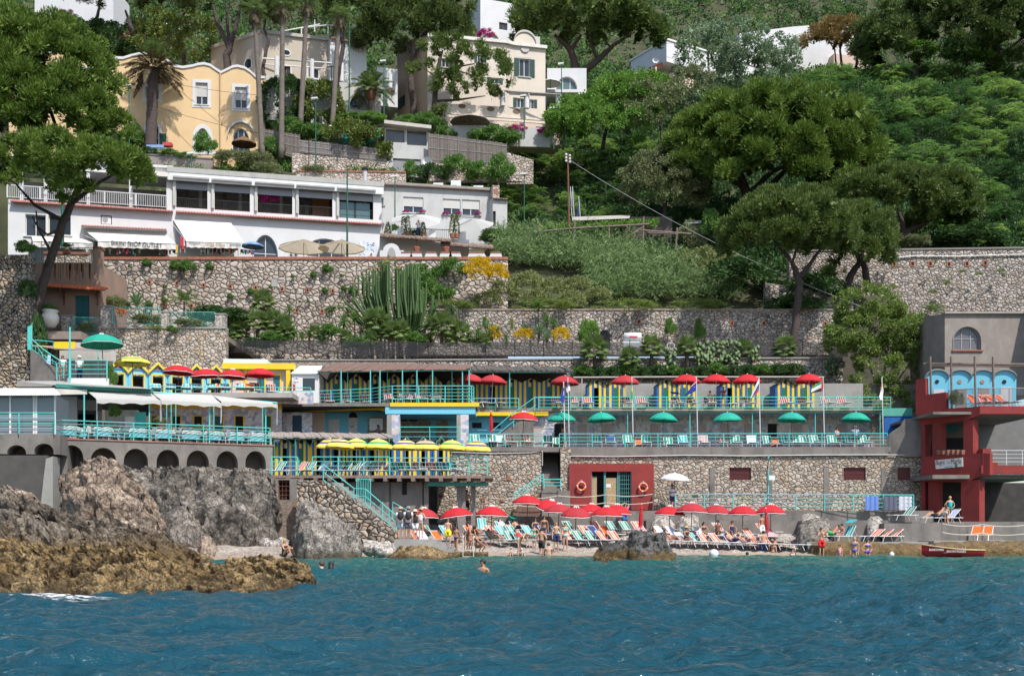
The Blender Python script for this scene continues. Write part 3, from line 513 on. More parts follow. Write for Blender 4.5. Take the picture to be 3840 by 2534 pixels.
def CL(cs,rs,K,length,width,out=None,up=.5,core=.09,flat=.8):
 """needle or leaf clumps: centres cs, radii rs, K blades each"""
 cs=np.asarray(cs);rs=np.asarray(rs).reshape(-1,1)*np.ones((len(cs),1));n=len(cs);C=np.repeat(cs,K,0);Rr=np.repeat(rs,K,0)
 d=rdir(n*K,up*.6)
 if out is not None:d=unit(d+np.repeat(out,K,0)*.75)
 p=C+d*Rr*(NR.random((n*K,1))**.45)*np.array([1,1,flat]);bd=d+NR.normal(size=d.shape)*.35+np.array([0,0,up])
 V=[BL(p,bd,length*NR.uniform(.6,1.25,(n*K,1)),width*NR.uniform(.7,1.3,(n*K,1)))]
 if core:
  kc=max(3,int(K*core));Cc=np.repeat(cs,kc,0);Rc=np.repeat(rs,kc,0);dd=rdir(n*kc);V.append(BL(Cc+dd*Rc*.25-np.array([0,0,.12])*Rc-dd*0,rdir(n*kc),Rc*.75,Rc*.6))  # larger inner quads added to block light inside each clump
 return np.concatenate(V)
def DM(px,py,d,rx,rz,n,ry=.75,lo=-.15,j=.14):
 """clump centres over the upper shell of an ellipsoid given in photo pixels"""
 k=d/F;c=np.array([X(px,d),d,Z(py,d)]);v=[]
 while len(v)<n:
  q=NR.normal(size=3);q/=np.linalg.norm(q)
  if q[2]>lo and(q[1]<.55):v.append(q)
 q=np.array(v);s=1+NR.normal(size=(n,1))*j;s=np.minimum(s,1.12);return c+q*s*np.array([rx*k,rx*k*ry,rz*k]),unit(q/np.array([rx,rx*ry,rz]))
def TE(name,label,cat,limbs,V,mat,bark=BARK,group=None,base=None):
 """limbs: lists of (px,py,d,radius m) — first one is the stem from the ground up"""
 b=base if base is not None else P(*limbs[0][0][:3]);r=TH(name,label,cat,b,0,group);mb=MB(bark);mb.smooth=1
 for L in limbs:
  pts=[P(*q[:3])for q in L];rs=[q[3]for q in L];pp=[];rr=[]
  for i in rg(len(pts)-1):
   for t in(0,.25,.5,.75):pp.append(pts[i].lerp(pts[i+1],t)+Ve((RU(-1,1),RU(-1,1),0))*rs[i]*.18);rr.append(rs[i]+(rs[i+1]-rs[i])*t)
  pp.append(pts[-1]);rr.append(rs[-1]);mb.U(pp,rr,7)
 mb.B('trunk',r);me=QM('crown',V-np.array(b),mat);kid(r,LK('crown',me,r));return r
def mu_(*ds):return np.concatenate([d[0]for d in ds]),np.concatenate([d[1]for d in ds])
c,o=mu_(DM(90,320,80,300,215,190,.7,-.6),DM(170,210,80,190,120,60,.7,-.2),DM(250,420,79,150,90,60,.7,-.6),DM(-60,250,80,200,230,60,.7,-.6),DM(120,400,78,220,120,70,.6,-.7))
c2,o2=mu_(DM(150,640,78,360,100,150,.6,-.3),DM(380,640,78,145,80,54,.7,-.4),DM(60,690,77,230,70,60,.7,-.4),DM(430,500,79,62,60,12,.7,-.4))
V=np.concatenate([CL(c,NR.uniform(.55,.95,len(c)),230,.34,.085,o,.6),CL(c2,NR.uniform(.42,.75,len(c2)),170,.32,.07,o2,.6)])
TE('pine_tree','huge two-tiered pine with a leaning trunk at the left edge','tree',[[(125,1275,82,.37),(160,1080,82,.36),(185,980,82,.33),(235,840,81.5,.30),(300,690,81,.23),(270,600,80.5,.17),(210,480,80,.14),(150,300,80,.09)],[(240,830,81.5,.16),(130,770,81,.11),(60,690,80,.07),(-20,640,79,.04)],[(262,770,81.3,.18),(380,680,80,.12),(470,630,79,.06),(520,610,79,.02)],[(285,710,81,.13),(240,660,80,.10),(90,600,79,.05)],[(168,1000,82,.14),(178,985,80.8,.12),(190,975,80.5,.04)],[(230,860,81.6,.12),(178,880,81,.09),(140,850,81,.07),(135,790,81,.05)],[(320,690,80.5,.07),(300,580,80,.06),(340,480,79.5,.04)],[(200,960,82,.13),(120,810,81.5,.04)]],V,L_PINEB)
c,o=mu_(DM(2890,590,111,345,215,230,.75,-.35),DM(2700,560,110,150,150,40,.8,-.3),DM(3130,600,110,150,130,36,.8,-.4),DM(2610,585,110,75,45,12,.8,-.4),DM(2930,450,110,250,90,60,.7,-.2),DM(2880,680,110,300,90,70,.7,-.3))
V=CL(c,NR.uniform(.85,1.35,len(c)),300,.42,.095,o,.55,flat=.75)
TE('pine_tree','broad dense domed pine high on the right slope','tree',[[(2810,830,112,.55),(2800,720,112,.5),(2760,620,112,.3)],[(2805,730,112,.35),(2900,640,112,.25),(3000,600,112,.15)],[(2790,700,112,.3),(2690,650,112,.15),(2600,600,111,.08)],[(2850,800,113,.4),(2890,700,113,.35),(2960,620,113,.2)]],V,L_PINEB)
c,o=mu_(DM(3390,760,106,235,100,130,.7,-.4),DM(3230,740,106,130,70,30,.8,-.3),DM(3540,800,106,105,70,26,.8,-.4),DM(3330,690,106,120,40,18,.7,-.2))
V=CL(c,NR.uniform(.65,1.05,len(c)),260,.36,.085,o,.6,flat=.8)
TE('pine_tree','spreading pine with a strongly leaning trunk above the right-hand wall','tree',[[(3300,945,106.5,.42),(3345,905,106.5,.4),(3400,870,106.5,.32),(3470,835,106,.2),(3550,800,106,.08)],[(3390,878,106.5,.25),(3380,820,106,.2),(3340,740,106,.1)],[(3420,860,106.5,.2),(3440,790,106,.14),(3460,720,106,.06)]],V,L_PINEY)
c,o=mu_(DM(2960,860,91,215,120,130,.7,-.4),DM(2850,890,91,125,100,50,.8,-.4),DM(3060,900,91,120,100,50,.8,-.4),DM(2880,800,91,80,60,12,.8,-.2))
V=CL(c,NR.uniform(.5,.85,len(c)),200,.34,.07,o,.7,flat=.85)
TE('pine_tree','forked shaded pine standing in front of the long stone wall','tree',[[(2975,1300,92,.36),(2985,1200,92,.33),(3000,1060,92,.3),(2985,1020,92,.27),(2970,980,92,.18),(2900,900,91,.1)],[(3000,1040,92,.24),(3030,1000,92,.18),(3070,945,91.5,.12),(3120,880,91,.05)],[(2970,985,92,.12),(3000,900,91.3,.1),(2980,820,91,.05)]],V,L_PINEY)
c,o=mu_(DM(3180,890,97,150,110,55,.7,-.4),DM(3250,850,97,100,70,20,.8,-.3),DM(3230,960,96.5,105,45,18,.8,-.3))
V=CL(c,NR.uniform(.5,.85,len(c)),200,.34,.07,o,.7)
TE('pine_tree','bushy pine with two bare trunks in front of the upper right wall','tree',[[(3170,1085,97.5,.36),(3195,1030,97.5,.33),(3225,980,97.5,.25),(3200,900,97,.1)],[(3258,1090,97.6,.33),(3245,1010,97.6,.3),(3232,960,97.4,.2),(3250,860,97,.08)]],V,L_PINEY)
c,o=mu_(DM(3480,150,158,235,130,90,.7,-.5),DM(3330,170,158,95,95,26,.8,-.5),DM(3700,120,157,220,140,80,.7,-.5),DM(3850,200,157,120,150,30,.8,-.5))
V=CL(c,NR.uniform(1.0,1.6,len(c)),230,.55,.13,o,.4)
TE('pine_tree','dark massed pine filling the upper right corner','tree',[[(3420,330,159,.6),(3440,200,159,.4)],[(3640,300,158,.5),(3760,190,158,.3)],[(3700,250,158,.35),(3850,130,158,.15)]],V,L_PINE)
c,o=mu_(DM(3150,135,163,95,48,40,.7,-.2),DM(3080,160,163,65,35,18,.8,-.2),DM(3210,165,163,60,40,16,.8,-.2))
TE('pine_tree','slender pine with a rusty brown crown against the white long house','tree',[[(3160,262,163,.2),(3150,190,163,.16),(3160,130,163,.08)],[(3137,258,163.5,.16),(3130,190,163.5,.1),(3100,140,163,.06)],[(3210,268,163,.22),(3215,200,163,.16),(3230,150,163,.06)]],CL(c,NR.uniform(.7,1.1,len(c)),130,.5,.10,o,.5),L_PINER)
c,o=mu_(DM(2190,110,136,245,68,80,.7,-.15),DM(2050,120,136,110,55,24,.8,-.3),DM(2340,120,136,130,62,34,.8,-.3),DM(2420,120,136,60,60,12,.8,-.5),DM(2180,40,136,200,60,30,.7,-.1))
TE('pine_tree','wide umbrella pine with a forked trunk beside the arched white cottage','tree',[[(2182,345,137,.75),(2172,280,137,.68),(2155,240,137,.5),(2135,180,137,.4),(2080,130,136,.2)],[(2178,280,137,.5),(2240,225,137,.4),(2300,170,136.5,.25),(2380,120,136,.1)],[(2140,190,137,.3),(2180,130,136,.15)],[(2240,225,137,.25),(2215,160,136.5,.2),(2220,100,136,.08)],[(2290,180,136.5,.15),(2250,130,136,.08)]],CL(c,NR.uniform(.8,1.3,len(c)),210,.45,.10,o,.6),L_PINEY)
c,o=mu_(DM(1540,110,124,180,90,70,.7,-.3),DM(1420,170,124,85,50,22,.8,-.3),DM(1660,110,124,90,75,26,.8,-.5),DM(1560,40,124,190,80,30,.7,-.1))
TE('pine_tree','tall dark pine with a stout trunk before the cream villa','tree',[[(1556,455,123,.42),(1545,350,123,.38),(1540,280,123,.36),(1555,190,123,.34),(1600,120,123.5,.2),(1650,70,124,.08)],[(1550,200,123,.25),(1520,160,123.5,.18),(1440,140,124,.08)],[(1560,180,123,.2),(1590,110,123.5,.14),(1560,60,124,.06)]],CL(c,NR.uniform(.65,1.05,len(c)),200,.4,.085,o,.5),L_PINE)
c,o=mu_(DM(1680,190,119,62,42,16,.8,-.3),DM(1640,175,119,50,30,8,.8,-.3),DM(1790,230,118.5,100,48,24,.8,-.4),DM(1850,290,118,70,48,18,.8,-.4),DM(1720,310,118.5,95,34,16,.7,-.5),DM(1790,350,118,90,26,13,.7,-.4),DM(1590,280,119,55,50,6,.8,-.6,.3),DM(1700,410,118.5,60,20,4,.7,-.5,.3))
TE('pine_tree','open ragged pine with drooping boughs before the cream villa','tree',[[(1628,450,119,.34),(1632,350,119,.3),(1640,260,119,.22),(1660,190,119,.1)],[(1636,380,119,.16),(1720,375,118.5,.12),(1820,360,118,.05)],[(1640,290,119,.15),(1690,255,118.7,.12),(1780,240,118.5,.06)],[(1690,258,118.7,.09),(1780,285,118.3,.06),(1860,300,118,.03)],[(1636,290,119,.08),(1600,265,119,.05),(1570,240,119,.02)]],CL(c,NR.uniform(.45,.8,len(c)),150,.36,.07,o,.6),L_PINEY)
for lab,limbs,dm in(('pair of bent pine stems before the ivy bank at the far left',[[(285,200,134,.26),(340,135,134,.24),(365,60,134,.2),(380,0,134,.1)]],[(370,-40,134,130,50)]),('sinuous pine in front of the ivy bank',[[(330,190,133,.24),(352,140,133,.22),(360,90,133,.2),(372,40,133,.1)]],[(430,-30,133,120,40)]),('thick V-forked pine behind the date palm',[[(535,190,128,.4),(528,160,128,.36),(490,100,128,.26),(470,40,128,.12)],[(530,160,128,.3),(560,110,128,.22),(600,30,128,.1)]],[(520,-20,128,170,50)]),('dark leafy pine limb arching over the yellow villa',[[(620,200,129,.3),(640,110,129,.24),(700,40,129,.12)]],[(660,10,129,120,45)]),('grey Y-forked pine behind the wavy parapet',[[(852,290,122,.48),(850,210,122,.42),(862,180,122,.36),(815,90,122,.24),(800,20,122,.1)],[(858,190,122,.34),(880,110,122,.26),(905,20,122,.1)],[(862,170,122,.22),(852,90,122,.18),(850,10,122,.1)]],[(850,-10,122,160,60)]),('crooked thin pine between the yellow villa and the beige house',[[(1003,320,120,.22),(985,260,120,.2),(995,200,120,.18),(1008,150,120,.17),(990,110,120,.15),(1000,40,120,.08)]],[(990,60,120,40,26),(1010,20,120,80,45)]),('dark knotty pine stem behind the tall palm trunks',[[(1262,330,121,.28),(1275,240,121,.26),(1288,170,121,.24),(1280,120,121,.2),(1300,60,121,.12)]],[(1330,20,121,110,50)])):
 c,o=mu_(*[DM(*q,int(q[3]*q[4]/170)+6,.7,-.4)for q in dm]);TE('pine_tree',lab,'tree',limbs,CL(c,NR.uniform(.5,.9,len(c)),150,.4,.08,o,.5),L_PINE)
def BR(label,limbs,domes,mat,K=90,r=(.4,.8),ls=.22,lw=.13,name='tree',bark=BARK,up=.1):
 c,o=mu_(*[DM(*q)for q in domes]);return TE(name,label,'tree',limbs,CL(c,NR.uniform(*r,len(c)),K,ls,lw,o,up,core=.06),mat,bark)
PALEB=M('pale_bark',(.20,.175,.145),.95,.3,6)
BR('airy silver grey poplar in front of the white long house',[[(2665,430,139,.22),(2660,300,139,.16),(2650,150,139,.06)],[(2720,420,139,.2),(2730,280,139,.14),(2760,160,139,.05)]],[(2650,250,139,105,140,60,.8,-.9,.3),(2760,190,139,120,90,50,.8,-.9,.3),(2810,290,139,110,120,60,.8,-.9,.25),(2920,230,139,70,80,34,.8,-.9,.3)],L_SIL,100,(.6,1.1),.26,.17,bark=PALEB)
BR('bright green acacia-like tree below the arched cottage',[[(2260,560,122,.25),(2280,450,122,.15)]],[(2340,390,121,140,80,95,.8,-.5,.2),(2190,450,120,110,70,60,.8,-.5,.2),(2420,345,122,100,60,45,.8,-.4,.2)],L_BRT,110,(.5,.95),.26,.15)
BR('lime green tree hanging beside the terrace stairs of the cream villa',[[(2110,560,117,.18),(2120,480,117,.1)]],[(2125,470,117,75,60,44,.8,-.6,.2),(2260,470,118,150,70,75,.8,-.5,.2)],L_BRT,100,(.45,.85),.25,.14)
BR('dark mixed thicket tree between the lime tree and the domed pine',[[(2480,560,119,.2),(2480,450,119,.1)]],[(2470,420,119,130,110,80,.8,-.6,.2),(2580,330,122,90,70,36,.8,-.6,.2)],L_OLV,90,(.5,.9),.22,.13)
BR('olive brown holm oak under the domed pine',[[(2490,860,111,.3),(2495,740,111,.2)]],[(2490,690,111,145,115,130,.8,-.7,.14)],L_OLV,150,(.5,.85),.2,.11)
BR('leaning yellow green tree with bare grey stems beside the grey building',[[(3300,1460,87,.12),(3330,1330,87,.1),(3220,1180,86,.05)],[(3310,1470,87,.1),(3380,1300,87,.07),(3400,1180,87,.03)],[(3290,1460,87,.08),(3250,1340,86.5,.06),(3170,1250,86,.02)],[(3350,1450,87,.08),(3420,1350,87,.05),(3450,1250,87,.02)]],[(3260,1150,86,110,70,55,.7,-.6,.2),(3300,1250,86,150,90,90,.6,-.7,.25),(3180,1265,85.5,75,60,30,.7,-.7,.25),(3300,1380,86,120,110,60,.6,-.9,.3),(3390,1270,86.5,70,90,34,.7,-.8,.25),(3330,1500,85.5,130,60,44,.6,-.9,.3)],L_GRASS,100,(.3,.6),.2,.10,bark=PALEB)
BR('dense dark rounded evergreen beside the yellow villa',[[(1070,480,119,.25),(1070,400,119,.15)]],[(1065,390,119,85,85,80,.8,-.8,.1)],L_DARK,120,(.45,.75),.22,.13)
BR('golden green magnolia beneath the beige house arches',[[(1190,480,119,.2),(1190,420,119,.12)]],[(1195,395,119,80,75,64,.8,-.8,.15)],L_GLO,80,(.4,.7),.3,.15)
BR('glossy magnolia sprawling over the reed fence',[[(1300,560,114.5,.16),(1320,500,114.5,.1)]],[(1310,500,114,75,32,40,.8,-.6,.2),(1390,535,114,70,40,36,.8,-.6,.2),(1440,575,114,30,30,12,.8,-.6,.2)],L_GLO,80,(.35,.6),.28,.14)
BR('large glossy tree behind the date palm',[[(690,240,127,.25),(690,180,127,.15)]],[(690,150,127,110,90,80,.8,-.8,.15),(600,140,128,90,80,40,.8,-.8,.2)],L_GLO,90,(.5,.9),.3,.15)
def rosette(n,L,npair,g):
 V=[]
 for k in rg(n):
  az=k*2.4+g.uniform(-.3,.3);el=g.uniform(.15,1.0);l=L*g.uniform(.7,1.1);h=np.array([Co(az),Si(az),0]);t=np.linspace(.15,1,npair)
  cx=t*l*Co(el*.75);cz=t*l*Si(el)-(t**2)*l*.55;P0=h*cx[:,None]+np.array([0,0,1])*cz[:,None];side=np.array([-h[1],h[0],0])
  for s in(-1,1):
   dirs=side*s+h*.55+np.array([0,0,-.25]);p=P0;q=unit(np.tile(dirs,(npair,1))+g.normal(size=(npair,3))*.12);ll=l*.30*np.sin(np.linspace(.9,2.7,npair))[:,None]
   up=np.cross(q,h);up=unit(h[None,:]*np.ones((npair,1)));m=p+q*ll*.45;V.append(np.stack([p,m+up*ll*.16,p+q*ll,m-up*ll*.16],1))
 return np.concatenate(V)
AILP=[];AT=[L_AIL,leaf('fresh_ailanthus_leaves',(.034,.072,.017),(.130,.195,.045),.45,c3=(.21,.27,.08)),leaf('deep_ailanthus_leaves',(.012,.036,.012),(.052,.105,.030),.3,c3=(.09,.14,.045))]
for k in rg(7):
 g=np.random.default_rng(50+k);h=2.2+.25*k;V=[];mb=MB(PALEB);mb.U([(0,0,-1.5),(.05,0,h*.5),(0,.05,h)],[.06,.05,.02],5)
 for j in rg(8):
  a=g.uniform(0,6.28);r=g.uniform(.3,1.15)if j else 0;z=h-(.25*j if j else 0)+g.uniform(-.2,.2);c=np.array([Co(a)*r,Si(a)*r,z]);V.append(rosette(13,g.uniform(.9,1.25),9,g)+c);mb.U([(0,.02,h*.45),tu(c*np.array([.6,.6,.9])),tu(c)],[.03,.02,.01],4)
 rt=TH('tree_of_heaven','feathery leaved sapling in the thicket covering the slope','tree');mb.B('trunk',rt,local=1);kid(rt,LK('crown',QM('crown',np.concatenate(V),L_AIL),rt));AILP.append(rt)
used=set()
def ail(px,py,d,s,label='feathery leaved sapling in the thicket covering the slope',grp='saplings of the slope thicket'):
 k=R.randrange(7);p=P(px,py,d);h=(2.2+.25*k)*s;loc=(p.x,p.y,p.z-h);rz=RU(0,6.28)
 if k not in used:used.add(k);o=AILP[k];o.location=loc;o.rotation_euler=(0,0,rz);o.scale=(s,)*3;o['label']=label;o['group']=grp
 else:o=dup(AILP[k],loc,rz,label,grp,scale=s,mats={'ailanthus_leaves':R.choice(AT)})
 return o
def onhill(px,py):
 for d in np.arange(97.5,220,.5):
  if YH-(hill(X(px,d),d)-HC)*F/d<=py:return float(d)
 return 200.
rows=[(2950,3850,250,157,46,1.5),(2880,3850,320,153,48,1.4),(2960,3850,395,149,44,1.4),(3050,3850,470,144,50,1.35),(3150,3850,545,139,56,1.3),(3230,3850,620,134,60,1.25),(3400,3850,700,129,56,1.2),(3500,3850,780,124,60,1.15),(3640,3860,850,118,64,1.1)]
for x0,x1,y,d,sp,s in rows:
 x=x0
 while x<x1:u,v=x+RU(-14,14),y+RU(-22,22);ail(u,v,onhill(u,v+66)-.5,s*RU(.7,1.5));x+=sp*RU(1.2,1.9)
rows=[(1960,2560,510,119,52,1.1),(1880,2560,570,117,50,1.1),(1900,2480,640,115.5,50,1.05),(1890,2400,710,114,50,1.),(1900,2380,780,113,52,.95),(2720,2900,800,113.5,50,1.),(2740,2880,880,111,56,.9),(2520,2700,800,113,60,.85)]
for x0,x1,y,d,sp,s in rows:
 x=x0
 while x<x1:u,v=x+RU(-14,14),y+RU(-22,22);ail(u,v,onhill(u,v+66)-.5,s*RU(.7,1.5));x+=sp*RU(1.2,1.9)
for px,py,d,s,l in((1870,545,116,1.1,'feathery sapling before the end of the reed screen'),(2540,400,121,1.2,'feathery sapling peeping out left of the domed pine'),(1905,480,118,1.,'feathery sapling below the scalloped white wall')):ail(px,py,d,s,l,None)
def SC_(name,label,n,xr,dr,mat,K,r,ls,lw,cond=None,lift=.2,up=.3):
 cs=[]
 while len(cs)<n:
  px,d=RU(*xr),RU(*dr);x=X(px,d);z=hill(x,d)
  if cond and not cond(px,YH-(z-HC)*F/d,d):continue
  cs.append((x,d,z+lift))
 me=QM(name,CL(cs,NR.uniform(*r,len(cs)),K,ls,lw,None,up,core=.06),mat);return tag(LK(name,me),label,'undergrowth',kind='stuff')
SC_('undergrowth','dense green undergrowth covering the right hillside',11000,(1850,5200),(104,160),L_DARK,42,(.5,1.),.34,.2,lambda px,py,d:not(1850<px<2900 and d<107)and not(1850<px<2080 and 116<d<128))
SC_('undergrowth','dark evergreen scrub behind the houses high on the hill',7500,(-1300,5300),(128,245),L_DARK,40,(.7,1.5),.45,.28,lambda px,py,d:d>(134 if px<1500 else 150))
SC_('undergrowth','lighter bushes scattered on the upper hill',2200,(-1300,5300),(140,235),L_MID,46,(.8,1.6),.45,.28,lambda px,py,d:d>150)
SC_('undergrowth','ground cover between the gardens of the villas',1300,(300,2000),(112,131),L_MID,36,(.3,.7),.24,.14,lambda px,py,d:1,.0)
def BO(name,mat,n,r,K,ls,lw,up,flat=.8,seed=0):
 v=[]
 while len(v)<n:
  q=NR.normal(size=3);q/=np.linalg.norm(q)
  if q[2]>-.45:v.append(q*NR.uniform(.55,.85))
 v=np.array(v)*np.array([1,1,flat]);return QM(name,CL(v,NR.uniform(r*.7,r*1.2,n),K,ls,lw,unit(v),up,core=.07),mat)
BP={'md':BO('leafy_bush',L_MID,46,.3,70,.13,.08,.2),'dk':BO('dark_bush',L_DARK,46,.3,70,.13,.08,.2),'ol':BO('olive_bush',L_OLV,46,.3,80,.12,.06,.3),'br':BO('bright_bush',L_BRT,46,.28,80,.12,.06,.3),'ye':BO('broom_bush',L_YEL,40,.26,60,.10,.06,.4),'sp':BO('spiky_bush',L_ALOE,40,.24,46,.26,.05,.5),'gr':BO('weed_tuft',L_GRASS,24,.35,50,.28,.04,.8,.6),'mg':BO('bougainvillea_bush',L_MAG,30,.3,60,.12,.08,.2),'hl':BO('fine_round_bush',L_BRT,80,.22,90,.13,.03,.7,1.0),'or':BO('flower_bush',L_ORA,26,.26,40,.10,.06,.3)}
NAMES={'md':'bush','dk':'bush','ol':'bush','br':'bush','ye':'broom_bush','sp':'aloe_clump','gr':'weed_tuft','mg':'bougainvillea','hl':'round_bush','or':'flowering_plant'}
CATS={'ye':'broom','sp':'aloe','gr':'weeds','mg':'bougainvillea','or':'flowers'}
def BU(k,px,py,d,rx,rz=None,label=None,group=None,ry=None):
 s=d/F;o=LK(NAMES[k],BP[k],None,P(px,py,d));o.scale=(rx*s,(ry or rx*.8)*s,(rz or rx*.8)*s/.8);o.rotation_euler=(0,0,RU(0,.6));return tag(o,label,CATS.get(k,'bush'),group)
for b in[('md',510,520,116.5,55,50,'leafy bush left of the date palm trunk'),('dk',430,520,116.5,34,30,'dark bush beside the left lamp post'),('md',768,545,115,44,46,'rounded green bush before the arched villa window'),('dk',560,570,114.5,40,16,'clipped hedge section below the date palm'),('md',640,578,114.3,46,16,'clipped hedge section below the red towel'),('md',700,590,114.2,40,15,'clipped hedge section right of the laundry'),('ol',880,598,113.6,70,34,'loose olive grey bush before the yellow gate pillar'),('ol',975,608,113.6,75,40,'wide olive bush below the straw parasol'),('md',1020,560,114.5,50,42,'green bush at the right corner of the yellow villa'),('md',1100,490,116,80,42,'leafy shrub above the weathered reed fence'),('md',1190,500,115.6,60,32,'leafy shrub over the middle of the weathered reed fence'),('dk',1260,440,119,50,30,'dark shrubs under the tallest palm stem'),('md',1340,455,118.6,90,16,'long low hedge below the ornate date palm'),('br',1400,445,118.4,52,24,'yellow green mound beside the ornate date palm'),('md',1540,462,118.5,60,26,'low green shrub at the foot of the stout pine'),('md',1610,460,118.3,60,34,'green shrub at the foot of the ragged pine'),('md',1670,500,117.5,42,26,'green shrub left of the peeling white wall'),('md',1860,520,117,90,40,'vine spilling over the reed screen top'),('br',1790,515,117.4,40,26,'light green shrub before the scalloped wall'),('ol',1010,640,112.6,60,30,'olive bush over the restaurant roof line'),('ol',1190,645,112.6,58,22,'dry grassy bush over the restaurant roof line'),('md',1545,640,112.8,34,36,'dense ivy mound beside the satellite dish'),('dk',1620,650,112.8,60,34,'dark ivy with violet flowers behind the annex roof'),('md',1720,630,112.9,70,44,'big ivy mound behind the annex roof'),('md',1800,650,112.8,60,40,'ivy behind the annex chimney'),('md',1880,640,112.6,50,60,'ivy hanging right of the annex chimney'),('md',1440,650,112.9,26,16,'small caper bush on the stone parapet'),('md',1860,890,107.5,70,26,'clipped orange tree crown on the white terrace'),('md',1480,855,107.5,16,18,'potted shrub by the terrace pillar'),('dk',1560,880,107.4,40,14,'low planter greenery on the white terrace'),('ye',1800,1010,94,62,52,'big yellow broom in full flower above the stone wall'),('ye',1868,1025,94,52,40,'second yellow broom to the right of the biggest one'),('ye',1853,1252,91,32,36,'yellow broom below the thin wall vine'),('ye',1968,1255,91,42,28,'low yellow broom beside the grey agaves'),('ye',2107,1255,91,40,32,'yellow broom left of the round green shrub'),('ol',1800,1285,91,40,18,'faded broom gone over beside the wall drain'),('ye',2370,1330,89,22,14,'small yellow flowered bush under the boiler'),('hl',2208,1262,90.5,46,52,'perfectly round bright green shrub'),('md',2514,1232,93.6,24,38,'green creeper hanging from a drain hole'),('md',2623,1245,93.6,22,48,'longer green creeper hanging beside the first'),('md',1605,1222,93.6,14,22,'creeper tuft below the left drain of the middle wall'),('md',1820,1210,93.8,12,22,'thin creeper below a drain near the agave'),('gr',1700,1208,93.8,12,22,'yellowish creeper below a wall drain'),('gr',1918,1222,93.8,8,30,'narrow dry creeper right of the agave'),('or',430,1170,87,50,26,'orange flowers behind the teal garden railing'),('ol',440,1140,88,50,30,'grey shrub behind the orange flowers'),('md',390,1070,95.6,26,30,'shrub rooted in the wall beside the cottage'),('dk',820,1185,92,120,34,'dark mastic hedge at the end of the garden railings'),('dk',870,1230,92,40,50,'dark evergreen below the mastic hedge'),('gr',577,1232,83.6,34,12,'green tuft hanging over the garden wall edge'),('md',645,1235,83.6,22,14,'round green tuft hanging over the garden wall'),('dk',140,1290,79.5,32,110,'tall ivy covered stump beside the big pine trunk'),('dk',105,1090,80,34,40,'dark cypress scrub beside the cottage wall'),('md',95,930,78.6,40,26,'green creeper capping the gate wall'),('md',420,1420,75.5,20,50,'young potted tree next to the green parasol'),('md',275,1440,70,30,12,'small succulent on the snack bar roof'),('ol',330,1230,84.5,34,26,'grey leaved plants in pots behind the railing'),('ol',560,1200,84.5,60,22,'low plants behind the middle railing'),('ol',720,1215,84.5,60,20,'low plants behind the right railing'),('md',430,1545,66,23,32,'clipped round laurel beside the bar'),('md',2690,880,112,80,60,'dark laurel below the domed pine trunk'),('ol',2600,900,108,60,70,'grey green tall shrub beside the vine pergola'),('md',2670,850,107,50,60,'green shrub right of the small tiled hut'),('dk',2790,1040,100,150,70,'shaded ivy mass under the forked pine'),('dk',3050,1080,96.5,110,50,'dark shrub beside the trellis'),('dk',2980,1150,95.6,120,40,'shaded greenery on top of the long wall'),('ol',3440,905,103,60,26,'white flowered weeds above the upper wall'),('dk',3650,890,104,150,40,'dark scrub over the upper wall'),('md',1570,1035,95.8,60,40,'leafy bush beside the candelabra cactus'),('md',1620,1100,95.6,80,50,'leafy bush on the bank right of the candelabra cactus'),('md',1700,1010,96.5,60,40,'bush left of the yellow broom'),('gr',1700,1150,95.2,90,20,'flowering weeds on the wall edge'),('gr',2050,1150,95.2,120,18,'wild grass along the wall edge'),('gr',2350,1150,95.2,120,18,'tall weeds along the wall edge'),('gr',2620,1148,95.2,110,18,'dry pale grass along the wall edge'),('mg',250,62,136,40,20,'purple bougainvillea at the top left'),('mg',500,150,131,50,24,'purple bougainvillea behind the antennas'),('mg',1820,130,134,34,20,'bougainvillea on the uppermost white house'),('mg',1010,745,107,36,24,'red bougainvillea inside the restaurant veranda'),('md',3600,190,155,80,44,'grey green bush rising from the thicket below the dark pine'),('br',3450,190,156,75,26,'bright lime vine over a roof below the dark pine'),('br',3690,210,156,44,30,'bright lime vine patch at the right'),('dk',3840,560,120,60,70,'dark pine bough at the right edge'),('md',1240,1240,90.6,40,26,'low green shrub among the yuccas'),('md',1030,1270,90.6,60,26,'leafy cover below the fan palms'),('dk',960,1290,90.4,60,22,'dark cover behind the mesh fence'),('md',1350,1290,90.4,60,22,'green cover behind the mesh fence'),('md',1560,1270,91,40,26,'green shrub right of the cactus foot')]:
 BU(*b[:6],label=b[6])
for px,py,r in[t1(1095,865)+(20,),t1(1340,890)+(26,),t1(1440,900)+(34,),t1(1625,895)+(17,),t1(780,1060)+(22,),t1(745,890)+(8,),t1(955,895)+(8,),t1(1250,1065)+(9,),t1(1115,1210)+(16,),t1(1245,1175)+(14,),t1(1800,1145)+(14,),t1(1975,1105)+(16,),t1(2140,1070)+(9,),t2(600,915)+(22,),t2(310,980)+(10,),t2(480,965)+(14,),t2(580,1095)+(14,),t2(740,1080)+(14,),t2(810,1095)+(18,),t2(625,1250)+(14,),t2(1415,895)+(14,),t2(1530,950)+(30,),t2(720,975)+(9,),t2(440,1190)+(8,),t2(370,1190)+(7,),t2(930,1200)+(16,)]:
 BU('md',px,py,96.2,r,r*.8,'green weed tuft rooted in the tall stone wall','weeds in the tall wall')
for px,py,r in((1700,1085,70),(1790,1060,64),(1880,1095,74),(1975,1065,70),(2070,1090,70),(2160,1075,60),(2240,1110,54),(2010,1120,60),(1830,1130,60),(2140,1130,60)):BU('sp',px,py,98.5-(py-1060)*.03,r,r*.62,'spiky tan green aloe clump on the reed bank','aloes on the reed bank')
